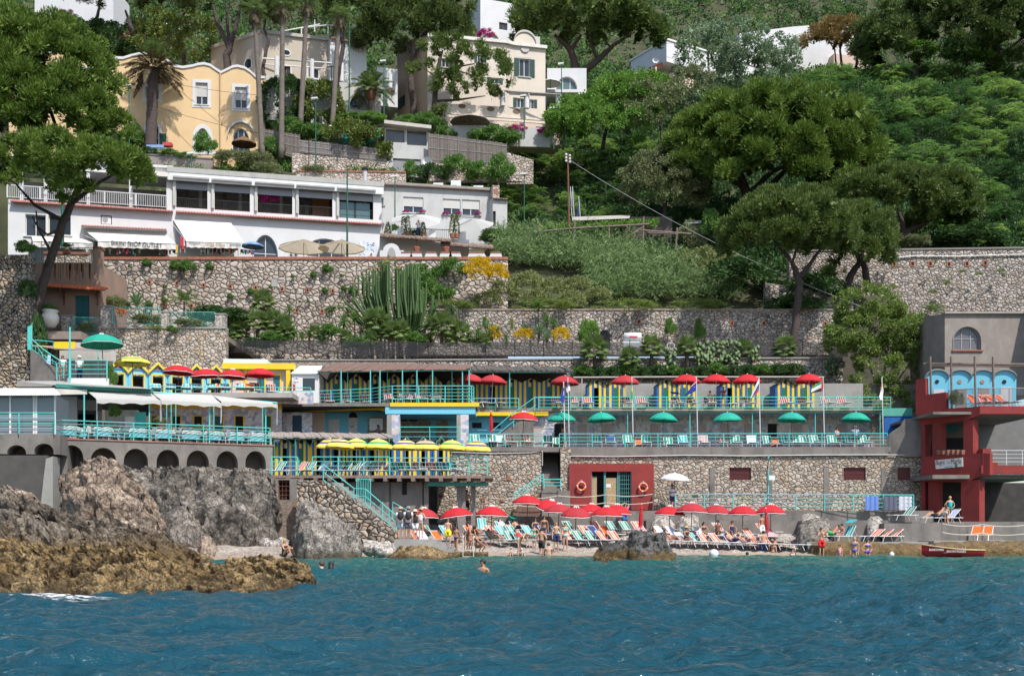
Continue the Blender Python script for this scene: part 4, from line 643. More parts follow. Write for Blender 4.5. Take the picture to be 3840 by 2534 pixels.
for px,py,r in((2560,985,64),(2640,960,50),(2640,1010,60),(2740,985,50),(2700,1020,46)):BU('sp',px,py,104,r,r*.7,'spiky aloe clump beside the pergola','aloes by the pergola')
for k in rg(15):BU('dk' if k%3 else 'md',2190+k*56,RU(1388,1408),87.6,48,26,'dark ferny bush on the strip above the cabin row','ferny bushes above the cabins')
for k in rg(16):BU('gr',RU(3150,3800),RU(945,1110),99.9,RU(8,22),RU(6,14),'dry weed tuft rooted in the upper right wall','weeds in the upper right wall')
for k in rg(16):BU('dk',RU(60,560),RU(95,200),RU(131,134),70,46,'ivy cushion on the bank at the upper left','ivy cushions on the upper left bank')
def reeds():
 V=[];n=0
 while n<2300:
  px=RU(1850,2780);d=RU(96.5,111.5);z=hill(X(px,d),d);py=YH-(z-HC)*F/d
  lo=1155 if px>2200 else 1010+(px-1850)*.1;top=880 if px<2240 else 880+(px-2240)*.38
  if py>lo or py<top+55 or(px>2560 and py<1010):continue
  h=RU(1.6,3.3);b=np.array([X(px,d),d,z]);lean=np.array([R.gauss(0,.12),R.gauss(0,.12),1.]);k=9;t=NR.uniform(.3,1,(k,1));p=b+lean*h*t;dr=np.stack([NR.normal(size=k),NR.normal(size=k),NR.uniform(.4,1.4,k)],1)
  dr=unit(dr);L=NR.uniform(.45,.8,(k,1));a=BL(p,dr,L,.075);e=p+dr*L*.8;d2=dr.copy();d2[:,2]=-.45;V+=[a,BL(e,d2,L*.7,.06)];n+=1
 tag(LK('reeds',QM('reeds',np.concatenate(V),L_REED)),'tall grey green cane reeds covering the middle bank','reeds',kind='stuff')
reeds()
def FM_(nf,L,npair,ll,lw,droop,elr,g):
 V=[]
 for k in rg(nf):
  az=k*2.399+g.uniform(-.2,.2);el=elr[0]+(elr[1]-elr[0])*(k/nf)+g.uniform(-.08,.08);l=L*g.uniform(.85,1.1);h=np.array([Co(az),Si(az),0]);t=np.linspace(.12,1,npair);dp=droop*g.uniform(.8,1.25)
  p=h*(t*l*Co(el)*(1-.12*t))[:,None]+np.array([0,0,1])*(t*l*Si(el)-dp*l*t**2.2)[:,None];tg=unit(np.gradient(p,axis=0));sd=np.array([-h[1],h[0],0]);lf=(ll*np.sin(np.linspace(.5,2.9,npair)))[:,None]
  V.append(np.stack([p[:-1]-sd*.03,p[1:]-sd*.02,p[1:]+sd*.02,p[:-1]+sd*.03],1))
  for s in(-1,1):
   q=unit(sd*s+tg*.75+np.array([0,0,-.35])+g.normal(size=(npair,3))*.1);m=p+q*lf*.5;up=unit(tg+0*q);V.append(np.stack([p,m+up*lw*.5,p+q*lf,m-up*lw*.5],1))
 return np.concatenate(V)
def palm(label,base,top,rb,rt,V,mat,skirt=None,name='palm_tree',trunkmat=None,rings=1):
 b=P(*base);t=P(*top);r=TH(name,label,'palm',b);mb=MB(trunkmat or BARK);mb.smooth=1;n=16
 mb.U([b.lerp(t,k/n)for k in rg(n+1)],[(rb+(rt-rb)*k/n)*(1+(.07 if k%2 else-.03))for k in rg(n+1)],9);mb.B('trunk',r)
 kid(r,LK('crown',QM('crown',V,mat),r,t-b))
 if skirt is not None:kid(r,LK('dry_skirt',QM('dry_skirt',skirt,L_PDRY),r,t-b))
 return r
g=np.random.default_rng(1)
palm('old date palm with a sun-bleached crown in front of the yellow villa',(565,562,115.5),(575,255,115.5),.62,.5,np.concatenate([FM_(28,2.8,36,.55,.10,.25,(.5,1.35),g)+np.array([0,0,.9])]),L_PALM,FM_(46,4.1,44,.6,.11,.42,(-.2,.6),g),'date_palm')
r=palm('young date palm with arching fronds beside the beige house',(1393,425,120),(1390,345,120),.34,.3,FM_(44,3.4,40,.5,.09,.42,(-.1,1.35),g)+np.array([0,0,.3]),L_PALM,None,'date_palm')
q=MB(Bn);q.smooth=1;c=P(1390,352,120);q.lathe([(.3,-.9),(.5,-.55),(.58,-.1),(.5,.35),(.25,.6)],10,c);q.B('crown_shaft',r)
for x0,y0,x1,y1,d,l in((985,592,955,40,113.6,'leaning bare palm stem at the corner of the yellow villa'),(1055,592,1060,20,113.4,'straight bare palm stem before the round evergreen'),(1126,475,1152,10,116.5,'slim bare palm stem before the beige house'),(1246,480,1272,90,116.5,'tallest palm with a brown skirt beside the lamp mast')):
 tp=110 if x1==1272 else y1;fan=FM_(24,1.9,12,.5,.12,.35,(.1,1.3),g);sk=FM_(30,1.5,10,.4,.1,.3,(-1.3,-.5),g);palm(l,(x0,y0,d),(x1,min(y1,60),d),.3,.22,fan,L_PALM,sk,'fan_palm',M('grey_palm_trunk',(.15,.125,.11),.95,.25,3,.4))
r=palm('cropped palm with a pineapple shaped head at the villa corner',(400,470,117),(392,215,117),.40,.36,rosette(10,.7,7,g),L_MID,None,'date_palm');q=MB(Bn);q.lathe([(.36,-1.2),(.62,-.5),(.66,0),(.4,.2)],10,P(392,225,117));q.B('crown_shaft',r)
def fanleaf(nl,pet,rad,seg,g,el=(-.3,1.3)):
 V=[]
 for k in rg(nl):
  az=k*2.399;e=el[0]+(el[1]-el[0])*((k+.5)/nl);h=np.array([Co(az)*Co(e),Si(az)*Co(e),Si(e)]);c=h*pet*g.uniform(.8,1.2);sd=unit(np.cross(h,[0,0,1])[None,:]+1e-6)[0];up=np.cross(sd,h)
  a=np.linspace(-1.75,1.75,seg);dr=h[None,:]*np.cos(a)[:,None]+sd[None,:]*np.sin(a)[:,None]+np.array([0,0,-1.05*max(.12,1-max(0,e))])[None,:]+up[None,:]*.1;n=len(a);L=rad*(1-.18*np.abs(a)/1.75)[:,None];d=unit(dr);w=unit(np.cross(d,up[None,:]));m=c+d*L*.55
  V.append(np.stack([np.tile(c,(n,1)),m+w*rad*.085,c+d*L,m-w*rad*.085],1));V.append(np.array([[[0,0,0],c+sd*.015,c-sd*.015,[0,0,0]]]))
 return np.concatenate(V)
FAN=[QM('crown',fanleaf(26,.55,.62,16,np.random.default_rng(s)),L_PALM)for s in(1,2,3)]
def tuft(n,L,w,g,el=(0.1,1.45),dr=.2):
 az=np.arange(n)*2.399;e=np.linspace(el[0],el[1],n)+g.normal(size=n)*.06;h=np.stack([np.cos(az)*np.cos(e),np.sin(az)*np.cos(e),np.sin(e)],1);l=L*g.uniform(.85,1.1,(n,1));sd=unit(np.cross(h,[0,0,1.])+1e-6);p0=h*.04;m=h*l*.55;t=h*l;t[:,2]-=dr*l[:,0]*np.cos(e)
 return np.concatenate([np.stack([p0-sd*w*.5,p0+sd*w*.5,m+sd*w*.5,m-sd*w*.5],1),np.stack([m-sd*w*.5,m+sd*w*.5,t+sd*.004,t-sd*.004],1)])
AGV=QM('leaves',tuft(46,1.,.10,np.random.default_rng(4)),L_AGA);YUC=QM('leaves',tuft(60,.8,.07,np.random.default_rng(5),(-.6,1.45)),L_MID);CYC=QM('leaves',FM_(34,1.2,16,.22,.035,.35,(.1,1.2),g),L_PALM)
TRK=MB(M('fibrous_trunk',(.10,.075,.05),.95,.4,7,.4));TRK.smooth=1;TRK.U([(0,0,-1),(0.02,0,-.5),(0,0,0)],[.17,.16,.13],8);TRKM=TRK.B('trunk',None);TM=TRKM.data;bpy.data.objects.remove(TRKM)
def PT(kind,name,label,cat,px,py,d,s,trunk=0,lean=0,group=None):
 """head at the photo point; trunk metres of stem below it"""
 p=P(px,py,d);r=TH(name,label,cat,(p.x,p.y,p.z-trunk),0,group);c=LK('crown' if kind in FAN else 'leaves',kind,r,(0,0,trunk));c.scale=(s,)*3;c.rotation_euler=(0,lean,RU(0,6));kid(r,c)
 if trunk>0:t=LK('trunk',TM,r,(0,0,trunk));t.scale=(1 if kind in FAN else .4,1 if kind in FAN else .4,trunk);kid(r,t)
 return r
for i,(px,py,d,s,t,l)in en([(986,1140,93,1.5,1.2,'large fan palm highest against the tall stone wall'),(966,1211,91.5,1.35,1.2,'fan palm below the highest one on its left'),(1029,1211,91.8,1.35,1.2,'fan palm below the highest one on its right'),(1065,1222,91.4,1.2,1.1,'small fan palm next to the strap leaved plant'),(1411,1215,91.4,1.7,1.4,'leaning fan palm at the foot of the cactus'),(1464,1250,91,1.3,.8,'low fan palm right of the cactus foot'),(1500,1245,91.2,1.3,.7,'second low fan palm right of the cactus foot'),(1656,1228,91,1.7,1.4,'fan palm alone in front of the middle wall'),(2229,1318,87.6,1.7,1.6,'drooping fan palm at the edge below the round shrub'),(2443,1305,88,1.35,2.0,'fan palm with a thick dark trunk below the boiler'),(2575,1307,88,1.25,1.5,'fan palm between the prickly pears'),(2362,1350,87.5,1.3,.4,'stemless fan palm on the cabin bank'),(2790,1320,89,1.3,1.3,'shaded fan palm behind the prickly pear mass'),(2945,1310,89,1.4,1.6,'shaded fan palm near the pine trunk'),(3105,1040,97.4,1.3,2.2,'dark fan palm beside the trellis'),(1730,1258,91,1.4,.5,'bushy low fan palm behind the fence'),(1690,1275,90.8,1.0,.3,'small fan palm seedling behind the fence'),(900,1245,92,1.3,.6,'cycad like palm at the end of the garden wall')]):
 PT(FAN[i%3],'fan_palm',l,'palm',px,py,d,s*.82,t)
for px,py,d,s,t,l,k in[(1085,1165,94,.9,.8,'strap leaved yucca against the tall wall',YUC),(1290,1211,91.5,1.3,1.6,'multi stemmed yucca left of the leaning fan palm',YUC),(1330,1194,92,1.2,1.8,'taller yucca left of the leaning fan palm',YUC),(1159,1256,91,.8,1.2,'small yucca on a thin stem',YUC),(2018,1150,93.6,1.,3.2,'tall thin stemmed yucca before the middle wall',YUC),(2050,1203,92.5,1.,2.2,'branching yucca beside the tall thin one',YUC),(2076,1215,92.2,.9,1.8,'yucca at the right of the branching pair',YUC),(1210,1285,91,1.5,0,'wide pale agave behind the mesh fence',AGV),(1823,1235,91.5,.9,.6,'blue grey agave before the thin creeper',AGV),(2023,1250,91,1.1,.5,'grey agave under the tall yucca',AGV),(2052,1270,90.6,.9,.3,'small grey agave under the branching yucca',AGV),(511,1145,88,1.4,0,'sharp leaved agave behind the railing',AGV),(690,1130,88,1.5,1.2,'cycad on a dark stem above the garden railing',CYC),(3500,1170,96,1.3,0,'shaded cycad on the bank above the grey building',CYC),(1100,1250,91,1.1,.3,'strap leaved lily clump among the fan palms',YUC),(1360,1290,90.4,1.1,0,'young agave hidden behind the fence',AGV)]:
 PT(k,'yucca' if k is YUC else 'agave' if k is AGV else 'cycad',l,'yucca' if k is YUC else 'agave' if k is AGV else 'cycad',px,py,d,s,t)
for k in rg(26):PT([YUC,AGV,FAN[k%3]][k%3],['yucca','agave','fan_palm'][k%3],['strap leaved yucca','pale agave rosette','little fan palm'][k%3]+' in the planting strip behind the net fence',['yucca','agave','palm'][k%3],RU(870,1980),RU(1235,1285),RU(90.3,92),RU(.6,1.05),RU(0,.9),0,'small %s of the planting strip'%['yuccas','agaves','fan palms'][k%3])
r=TH('candelabra_cactus','giant candelabra cactus with dozens of upright arms before the stone wall','cactus',P(1490,1290,93));mb=MB(L_CACT);fl=[]
for k in rg(105):
 a=R.gauss(0,1.);tx=1465+a*92+RU(-10,10);hy=985+abs(a)**1.6*48+RU(-30,60);d=93+RU(-1.3,1.3)
 b=P(1490+a*12,1275,93);m1=P(1490+a*72,1238-abs(a)*16,(93+d)/2);m2=P(1478+a*92,1195-abs(a)*22,d);t=P(tx+a*14,hy,d);mb.U([b,m1,m2,Ve((t.x,t.y,(m2.z+t.z)/2)),t-Ve((0,0,.08)),t],[.08,.085,.085,.085,.08,.04],6)
 if k%2==0 and tx<1500:fl.append(t)
mb.B('stems',r);q=MB(leaf('cactus_flowers',(.30,.17,.05),(.45,.28,.09),.1))
for t in fl:
 for j in rg(3):q.ball(t+Ve((RU(-.12,.12),-.1,RU(-.3,.08))),.055,n=5,m=3)
q.B('blossoms',r)
def pear(px,py,d,w,h,n,label):
 r=TH('prickly_pear',label,'cactus',P(px,py+h/2,d));mb=MB(L_PEAR);mb.smooth=1
 for k in rg(n):
  c=P(px+RU(-w/2,w/2),py+RU(-h/2,h/2),d+RU(-.5,.5));s=RU(.16,.25);a=RU(-.8,.8);ux=Ve((Co(a),RU(-.5,.5),Si(a))).normalized();uz=Ve((-Si(a),RU(-.2,.2),Co(a))).normalized();nn=ux.cross(uz);N=10
  vs=[c+ux*s*.75*Co(6.283*i/N)+uz*s*1.15*Si(6.283*i/N)for i in rg(N)];mb.add(vs+[c+nn*s*.16,c-nn*s*.16],[(i,(i+1)%N,N)for i in rg(N)]+[((i+1)%N,i,N+1)for i in rg(N)])
 mb.B('foliage',r);q=MB(Bn);q.U([P(px,py+h/2+10,d),P(px,py,d)],[.1,.05],5);q.B('stem',r)
pear(2514,1345,87.5,40,74,26,'small prickly pear left of the palm');pear(2690,1320,88,170,80,110,'large prickly pear thicket behind the flag terrace');pear(2834,1325,88,34,50,18,'lone prickly pear right of the thicket');pear(2640,1340,87.8,60,60,26,'prickly pear with pale pads left in the thicket');pear(3120,1370,88,50,70,26,'shaded prickly pear below the leaning tree')
def SP(mb,pl,pts,h,o0,o1):
 for(a,z),(b,w)in zip(pts[:-1],pts[1:]):mb.H([pl.pt(a,z,o1),pl.pt(b,w,o1),pl.pt(b,w,o0),pl.pt(a,z,o0),pl.pt(a,z+h,o1),pl.pt(b,w+h,o1),pl.pt(b,w+h,o0),pl.pt(a,z+h,o0)])
def RA(label,pts,h,nb=3,mat=Te,r=.024,post=1.7,bal=0,name='railing',group=None,lo=.0,pr=1.5):
 """posts, horizontal bars and (bal>0) upright balusters along a floor line"""
 pts=[Ve(p)for p in pts];rt=TH(name,label,'railing',pts[0],0,group);b=MB(mat);up=Ve((0,0,1))
 hs=[h]+([h*(i+1)/(nb)for i in rg(nb-1)]if not bal else[lo+.06])
 for q in hs:b.U([p+up*q for p in pts],r*(1.35 if q==h else .85),5)
 b.B('bars',rt);bb=MB(mat);seg=[]
 for p,q in zip(pts[:-1],pts[1:]):
  n=max(1,round((q-p).length/post));seg+=[p.lerp(q,i/n)for i in rg(n)]
  if bal:
   k=int((q-p).length/bal)
   for i in rg(1,k):v=p.lerp(q,i/k);bb.U([v+up*(lo+.06),v+up*h],r*.55,4,0)
 if bal:bb.B('balusters',rt)
 for v in seg+[pts[-1]]:q=MB(mat);q.U([v,v+up*h],r*pr,5);q.B('post',rt)
 return rt
def BK(name,label,cat,pl,px0,py0,px1,py1,depth,mat,ops=[],t=.22,cap=None,zmin=None):
 """a plain house volume: front wall with openings, body and roof edge"""
 a,b,z0,z1=pl.r(px0,py0,px1,py1);z0=zmin if zmin is not None else z0;rt=TH(name,label,cat,pl.pt((a+b)/2,z0));mb=MB(mat)
 FA(mb,pl,a,b,z0,z1,t,ops);mb.X(pl,a+.003,b-.003,z0,z1-.003,-depth,-t-.003);mb.B('wall',rt)
 if cap:q=MB(cap);q.X(pl,a-.15,b+.15,z1,z1+.22,-depth-.15,.15);q.B('roof',rt)
 return rt,a,b,z0,z1
def op(pl,x0,y0,x1,y1,rise=0):return(*pl.r(x0,y0,x1,y1),rise)
u1=T(60,60,2.24);u2=T(960,60,2.24);u3=T(1860,60,2.24);u4=T(2800,60,2.24)
YV=M('ochre_plaster',(.66,.47,.26),.85,.06,.5,.1,stain=((.5,.4,.28),.35,.2));BEI=M('beige_plaster',(.46,.40,.33),.85,.05,.5,.1);CRE=M('cream_plaster',(.60,.53,.45),.85,.06,.5,.1,stain=((.42,.38,.34),.35,.25));PINK=M('pale_pink_plaster',(.62,.48,.41),.85,.06,.6,.1)
TAN=M('tan_plaster',(.50,.36,.25),.85,.05,.5,.08);DGRN=M('dark_green_shutter',(.005,.055,.045),.55,.1,4);WSTUC=M('weathered_white_wall',(.46,.46,.455),.9,.06,.6,.2,stain=((.32,.31,.29),.6,.5))
pv=Pl(400,117.2,985,119);vil=TH('villa','two storey ochre yellow villa with a wavy white parapet','house',pv.at(700,600))
H=lambda p,pl=pv:pl.hit(*p)
out=[u1(*q)for q in((790,352),(900,358),(965,338),(1035,322),(1110,318),(1190,330),(1262,368),(1330,422),(1400,436),(1480,424),(1530,410),(1580,404),(1630,416),(1680,450),(1722,478),(1770,455),(1820,430),(1860,424),(1920,438),(1970,470),(2020,518),(2092,520))]
hp=[H(q)for q in out];zmin=min(z for _,z in hp)-.25;a0,a1=hp[0][0],hp[-1][0]
wins=[op(pv,*u1(1508,562),*u1(1610,745)),op(pv,*u1(1840,600),*u1(1940,775)),op(pv,*u1(1090,600),*u1(1200,695)),op(pv,*u1(1100,930),*u1(1198,1110)),op(pv,*u1(1520,945),*u1(1616,1130),1.0),op(pv,*u1(1815,945),*u1(1962,1150),1.5)]
mb=MB(YV);FA(mb,pv,a0,a1,Z(640,118),zmin,.25,wins);mb.R(pv,[(a0,zmin),(a1,zmin)]+hp[::-1],-.25,-.001);mb.X(pv,a0+.003,a1-.003,Z(640,118),zmin,-9,-.26);mb.B('wall',vil)
q=MB(Pt);SP(q,pv,[(s,z-.12)for s,z in hp],.27,-.32,.12);q.B('parapet',vil)
for i,w in en(wins):
 r=w[:4]
 if i<3:WI(vil,pv,r,0,Pt,.34,.62 if i<2 else .3,t=.25,sill=Pt)
 elif i==3:WI(vil,pv,r,0,Pt,.3,0,t=.25,nh=1)
 else:WI(vil,pv,r,w[4],Pt if i==4 else None,.45,0,t=.25,nv=2,nh=1)
q=MB(Pt);s0,s1,z0,z1=pv.r(*u1(1780,900),*u1(2010,1030));m=(s0+s1)/2;pts=[(m-(s1-s0)/2*Co(Pi*k/16),z0+(z1-z0)*Si(Pi*k/16))for k in rg(17)];SP(q,pv,pts,.2,0,.3);q.B('arch_hood',vil)
q=MB(M('ochre_drainpipe',(.50,.33,.17),.5));s,z=H(u1(1716,480));q.U([pv.pt(s,z,.1),pv.pt(s,Z(600,118),.1)],.09);q.B('drainpipe',vil)
q=MB(DGRN);s0,s1,z0,z1=pv.r(*u1(1205,990),*u1(1262,1105));q.X(pv,s0,s1,z0,z1,.02,.09);q.B('open_shutter',vil)
pw=Pl(20,117.6,398,116.6);ov=[u1(*q)for q in((-60,330),(200,320),(340,300),(420,284),(500,278),(580,282),(660,300),(740,330))];hw=[pw.hit(*q)for q in ov];zm=min(z for _,z in hw)-.2
win=TH('villa','low ochre wing with a single white curved roof beside the pineapple palm','house',pw.at(250,600));wv=[op(pw,*u1(560,450),*u1(650,560))]
mb=MB(YV);FA(mb,pw,hw[0][0],hw[-1][0],Z(640,117),zm,.25,wv);mb.R(pw,[(hw[0][0],zm),(hw[-1][0],zm)]+hw[::-1],-.25,-.001);mb.X(pw,hw[0][0]+.003,hw[-1][0]-.003,Z(640,117),zm,-7,-.26);mb.B('wall',win)
q=MB(Pt);SP(q,pw,[(s,z-.1)for s,z in hw],.3,-.4,.15);q.B('parapet',win);WI(win,pw,wv[0][:4],0,Pt,.34,.9,t=.25)
plv=Pl(420,113.6,820,114.2);wv2=WA('garden_wall',plv,300,800,(565,598),640,M('grey_render',(.25,.215,.20),.95,.2,1.2,.3),'grey rendered garden wall along the lane below the yellow villa',.4,1,Cn,coph=.12)
for px,l in((815,'left yellow gate pillar with a white cap'),(866,'right yellow gate pillar half hidden by bushes')):
 p=TH('gate_pillar',l,'pillar',P(px,625,113.9));q=MB(YV);c=P(px,625,113.9);q.box(c.x-.38,c.x+.38,c.y,c.y+.7,c.z,Z(578,113.9));q.B('shaft',p);q=MB(Pt);z=Z(578,113.9);q.box(c.x-.48,c.x+.48,c.y-.1,c.y+.8,z,z+.14);q.B('cap',p)
def PS(label,px,py,d,rad,h,mat,zb,trim=None,drop=.3,n=8,tilt=(0,0),group=None,stripes=None,polemat=None,flat=2.2,name='parasol',fringe=1,closed=0,mk=[0]):
 """parasol with its apex at the photo point; zb = height of the ground under it"""
 ap=P(px,py,d);r=TH(name,label,'parasol',(ap.x,ap.y,zb),0,group);H_=ap.z-zb;c=MB(mat);c.smooth=0;hd=h
 if closed:
  c.lathe([(.02,H_),(.05,H_-.12),(.10,H_-.25),(.065,H_-.3),(.11,H_-.55),(.13,H_-.95),(.10,H_-1.25),(.14,H_-1.38),(.03,H_-1.36)],10);o=c.B('canopy',r,local=1)
 else:
  N=n*3;rings=[0,.12,.3,.5,.68,.84,1.];vs=[];fs=[];top=[]
  for t in rings:
   for k in rg(N):
    a=2*Pi*k/N;e=1 if k%3==0 else .975;rr=rad*t*e;z=H_-hd*(t**flat)-(0 if k%3==0 else .015*t);vs.append((rr*Co(a),rr*Si(a),z))
  for i in rg(len(rings)-1):
   for k in rg(N):
    c.k=0
    if stripes:c.mat(stripes[i%len(stripes)])
    c.add([vs[i*N+k],vs[i*N+(k+1)%N],vs[(i+1)*N+(k+1)%N],vs[(i+1)*N+k]],[(3,2,1,0)])
  if stripes is None:c.k=0
  if fringe:
   b=(len(rings)-1)*N
   for k in rg(N):p,q=vs[b+k],vs[b+(k+1)%N];c.add([p,q,(q[0]*1.005,q[1]*1.005,q[2]-.10),(p[0]*1.005,p[1]*1.005,p[2]-.10)],[(3,2,1,0)])
  o=c.B('canopy',r,local=1)
  if trim:
   q=MB(trim);b=(len(rings)-1)*N
   for k in rg(N):
    p,s=vs[b+k],vs[b+(k+1)%N];dz=-.10 if fringe else-.02;q.U([(p[0]*1.012,p[1]*1.012,p[2]+dz),(s[0]*1.012,s[1]*1.012,s[2]+dz)],.017,4,0)
   for k in rg(8):a=2*Pi*k/8;q.U([(.17*Co(a),.17*Si(a),H_-.01),(.10*Co(a+.39),.10*Si(a+.39),H_+.09),(.17*Co(a+.78),.17*Si(a+.78),H_-.01)],.022,4)
   kid(o,q.B('piping',o,local=1))
  q=MB(polemat or Bn)
  for k in rg(n):a=2*Pi*k/n;q.U([(0,0,H_-.06),(.55*rad*Co(a),.55*rad*Si(a),H_-hd*(.55**flat)-.05),(.97*rad*Co(a),.97*rad*Si(a),H_-hd*.97**flat-.05)],.012,4,0)
  q.B('ribs',r,local=1)
 q=MB(polemat or Bn);q.U([(0,0,-.05),(0,0,H_-.02)],.025,6);q.B('pole',r,local=1);q=MB(trim or Wh);q.ball((0,0,H_+.03),.04);q.B('finial',r,local=1)
 if tilt!=(0,0):r.rotation_euler=(tilt[0],tilt[1],0);r.location.x-=Si(tilt[1])*H_;r.location.y+=Si(tilt[0])*H_
 return r
STRAW=M('dry_straw',(.16,.09,.04),.95,.4,9,.6);c=P(915,520,114.6);PS('shaggy brown straw parasol before the arched villa door',915,512,114.6,1.3,.75,STRAW,Z(590,114.6),None,flat=1.3)
tb=TH('table','small garden table with coloured towels below the palm','table',P(610,560,114.8));q=MB(M('blue_towel',(.22,.33,.55),.9,.2,5));c=P(610,548,114.8);q.box(c.x-1.6,c.x+.2,c.y-.4,c.y+.4,c.z-.3,c.z);q.B('towel',tb);q=MB(M('red_towel',(.5,.06,.06),.9));q.box(c.x+.1,c.x+1.,c.y-.35,c.y+.35,c.z-.05,c.z+.28);q.B('cushion',tb);q=MB(Wh);q.box(c.x-1.5,c.x+1,c.y-.3,c.y+.3,c.z-.75,c.z-.31);q.B('frame',tb)
pb=Pl(982,120.5,1245,123.5);bh=TH('house','beige house with an oval window and a roof terrace','house',pb.at(1100,300));o1=[pb.hit(*u2(*q))for q in((50,140),(620,208))];zl=pb.hit(1000,300)[1]
ops=[op(pb,*u2(228,425),*u2(288,500)),op(pb,*u2(440,445),*u2(522,520))]
zt=min(o1[0][1],o1[1][1]);mb=MB(BEI);FA(mb,pb,0,pb.hit(*u2(620,300))[0],Z(340,121),zt,.2,ops);mb.R(pb,[(0,zt),(o1[1][0],zt),(o1[1][0],o1[1][1]),(0,o1[0][1])],-.2,-.001);mb.X(pb,.003,o1[1][0]-.003,Z(340,121),zt,-6,-.21)
pbl=Pl(790,127,982,120.5);ol=[pbl.hit(*u1(*q))for q in((1635,275),(1840,218),(2065,140))];mb.R(pbl,[(ol[0][0],Z(340,124)),(ol[2][0],Z(340,124)),(ol[2][0],ol[2][1]),(ol[1][0],ol[1][1]),(ol[0][0],ol[0][1])],-3,0);mb.B('wall',bh)
q=MB(M('grey_cornice',(.42,.40,.37),.8));SP(q,pb,[(s,z-.1)for s,z in o1],.35,-1,.25);SP(q,pbl,[(s,z-.1)for s,z in ol],.35,-1,.25);q.B('cornice',bh)
for w in ops:WI(bh,pb,w[:4],0,Pt,.16,0,t=.2,frame=Bn)
a,b,c,d=pb.r(*u2(225,290),*u2(285,330));m=((a+b)/2,(c+d)/2)
ov_=[(m[0]+(b-a)/2*Co(k*.3927),m[1]+(d-c)/2*Si(k*.3927))for k in rg(16)];q=MB(Pt);q.R(pb,[(m[0]+(x-m[0])*1.35,m[1]+(z-m[1])*1.5)for x,z in ov_],0,.06);ow=q.B('oval_window',bh);q=MB(GLASS);q.R(pb,ov_,.03,.07);q.B('pane',ow)
a,b,c,d=pbl.r(*u1(1925,365),*u1(1978,450));q=MB(Pt);q.R(pbl,AP(a-.12,b+.12,c,d+.12,.6),0,.06);ow=q.B('arched_window',bh);q=MB(GLASS);q.R(pbl,AP(a,b,c+.1,d,.5),.03,.07);q.B('pane',ow)
pbt=Pl(955,118.8,1490,122.3);tw=TH('terrace_wall','grey terrace wall with two arched recesses below the beige house','wall',pbt.at(1200,400));t0=pbt.hit(*u2(80,500));t1_=pbt.hit(*u2(1050,590));ops=[op(pbt,*u2(785,655),*u2(945,790),1.7),op(pbt,*u2(600,665),*u2(705,790),1.2)]
zt=min(t0[1],t1_[1]);CGR=M('grey_white_plaster',(.47,.455,.43),.9,.07,.5,.15,stain=((.3,.28,.26),.4,.3));mb=MB(CGR);FA(mb,pbt,t0[0],t1_[0],Z(460,120),zt,.9,ops);mb.R(pbt,[(t0[0],zt),(t1_[0],zt),(t1_[0],t1_[1]),(t0[0],t0[1])],-.9,-.001);mb.X(pbt,t0[0],t1_[0],Z(460,120),zt,-2,-.91);mb.B('masonry',tw)
a,b,c,d=pbt.r(*u2(795,690),*u2(862,745));m=((a+b)/2,(c+d)/2);q=MB(GLASS);q.R(pbt,[(m[0]+(b-a)/2*Co(k*.3927),m[1]+(d-c)/2*Si(k*.3927))for k in rg(16)],-.9,-.86);q.B('oval_window',tw)
pg=TH('pergola','white column pergola on the terrace of the beige house','pergola',pbt.at(1100,290))
for u,v0,v1 in((175,330,490),(470,355,520),(720,385,540),(1130,480,600)):
 q=MB(Pt);c0=pbt.at(*u2(u,v1),-.4);q.U([c0,Ve((c0.x,c0.y,pbt.hit(*u2(u,v0))[1]))],.26,10);q.B('column',pg)
q=MB(Wh);q.U([pbt.at(*u2(60,345),-.4),pbt.at(*u2(640,385),-.4)],.09);q.U([pbt.at(*u2(60,362),-1.4),pbt.at(*u2(640,402),-1.4)],.07);q.B('beam',pg)
pwh=Pl(1237,122.5,1380,124.2);wh,*_=BK('house','white wing with red tiled edge right of the beige house','house',pwh,*u2(622,215),*u2(930,470),5,Pt,zmin=Z(330,122));q=MB(Ta);a,b,c,d=pwh.r(*u2(622,208),*u2(930,232));q.X(pwh,a,b,d-.18,d-.02,.0,.25);q.B('tile_edge',wh)
pw2=Pl(1380,123,1495,124);wh2,*_=BK('house','low white annex beside the young date palm','house',pw2,*u2(1020,440),*u2(1190,760),4,Pt,cap=None);RA('white balustrade over the low annex',[pw2.at(*u2(1040,640),.1),pw2.at(*u2(1165,655),.1)],1.0,3,Wh,.03,1.5,.16)
sh=MB(Ta);a,b,c,d=pw2.r(*u2(1040,610),*u2(1165,640));sh.X(pw2,a,b,c,c+.2,0,.2);sh.B('tile_edge',wh2)
RA('dark baluster rail on the roof of the white wing',[P(1243,154,122.3),P(1333,159,123.3)],1.0,3,M('grey_iron',(.10,.10,.10),.6),.03,1.5,.17)
rf=TH('roof_pergola','white steel pergola on the roof terrace of the beige house','pergola',P(1100,130,123))
for k,(x,y)in en([(1130,128),(1230,120),(1345,140),(1180,100)]):q=MB(Wh);q.U([P(x,y+20,124),P(x,y-25,124)],.07);q.B('post',rf)
q=MB(Wh);q.U([P(1100,110,124),P(1230,95,124),P(1350,106,124)],.08);q.U([P(1060,118,123),P(1200,92,125)],.07);q.B('beam',rf)
pcf=Pl(1603,121.5,2045,124.5);pcl=Pl(1489,128,1603,121.5);cv=TH('villa','cream villa with dark green shutters and a round gable','house',pcf.at(1800,450))
tp=[pcf.hit(*q)for q in((1603,136),u2(1725,192),u2(2100,226),u3(150,243),u3(425,272))];zt=min(z for _,z in tp)-.1;S0,S1=0,pcf.hit(*u3(415,300))[0]
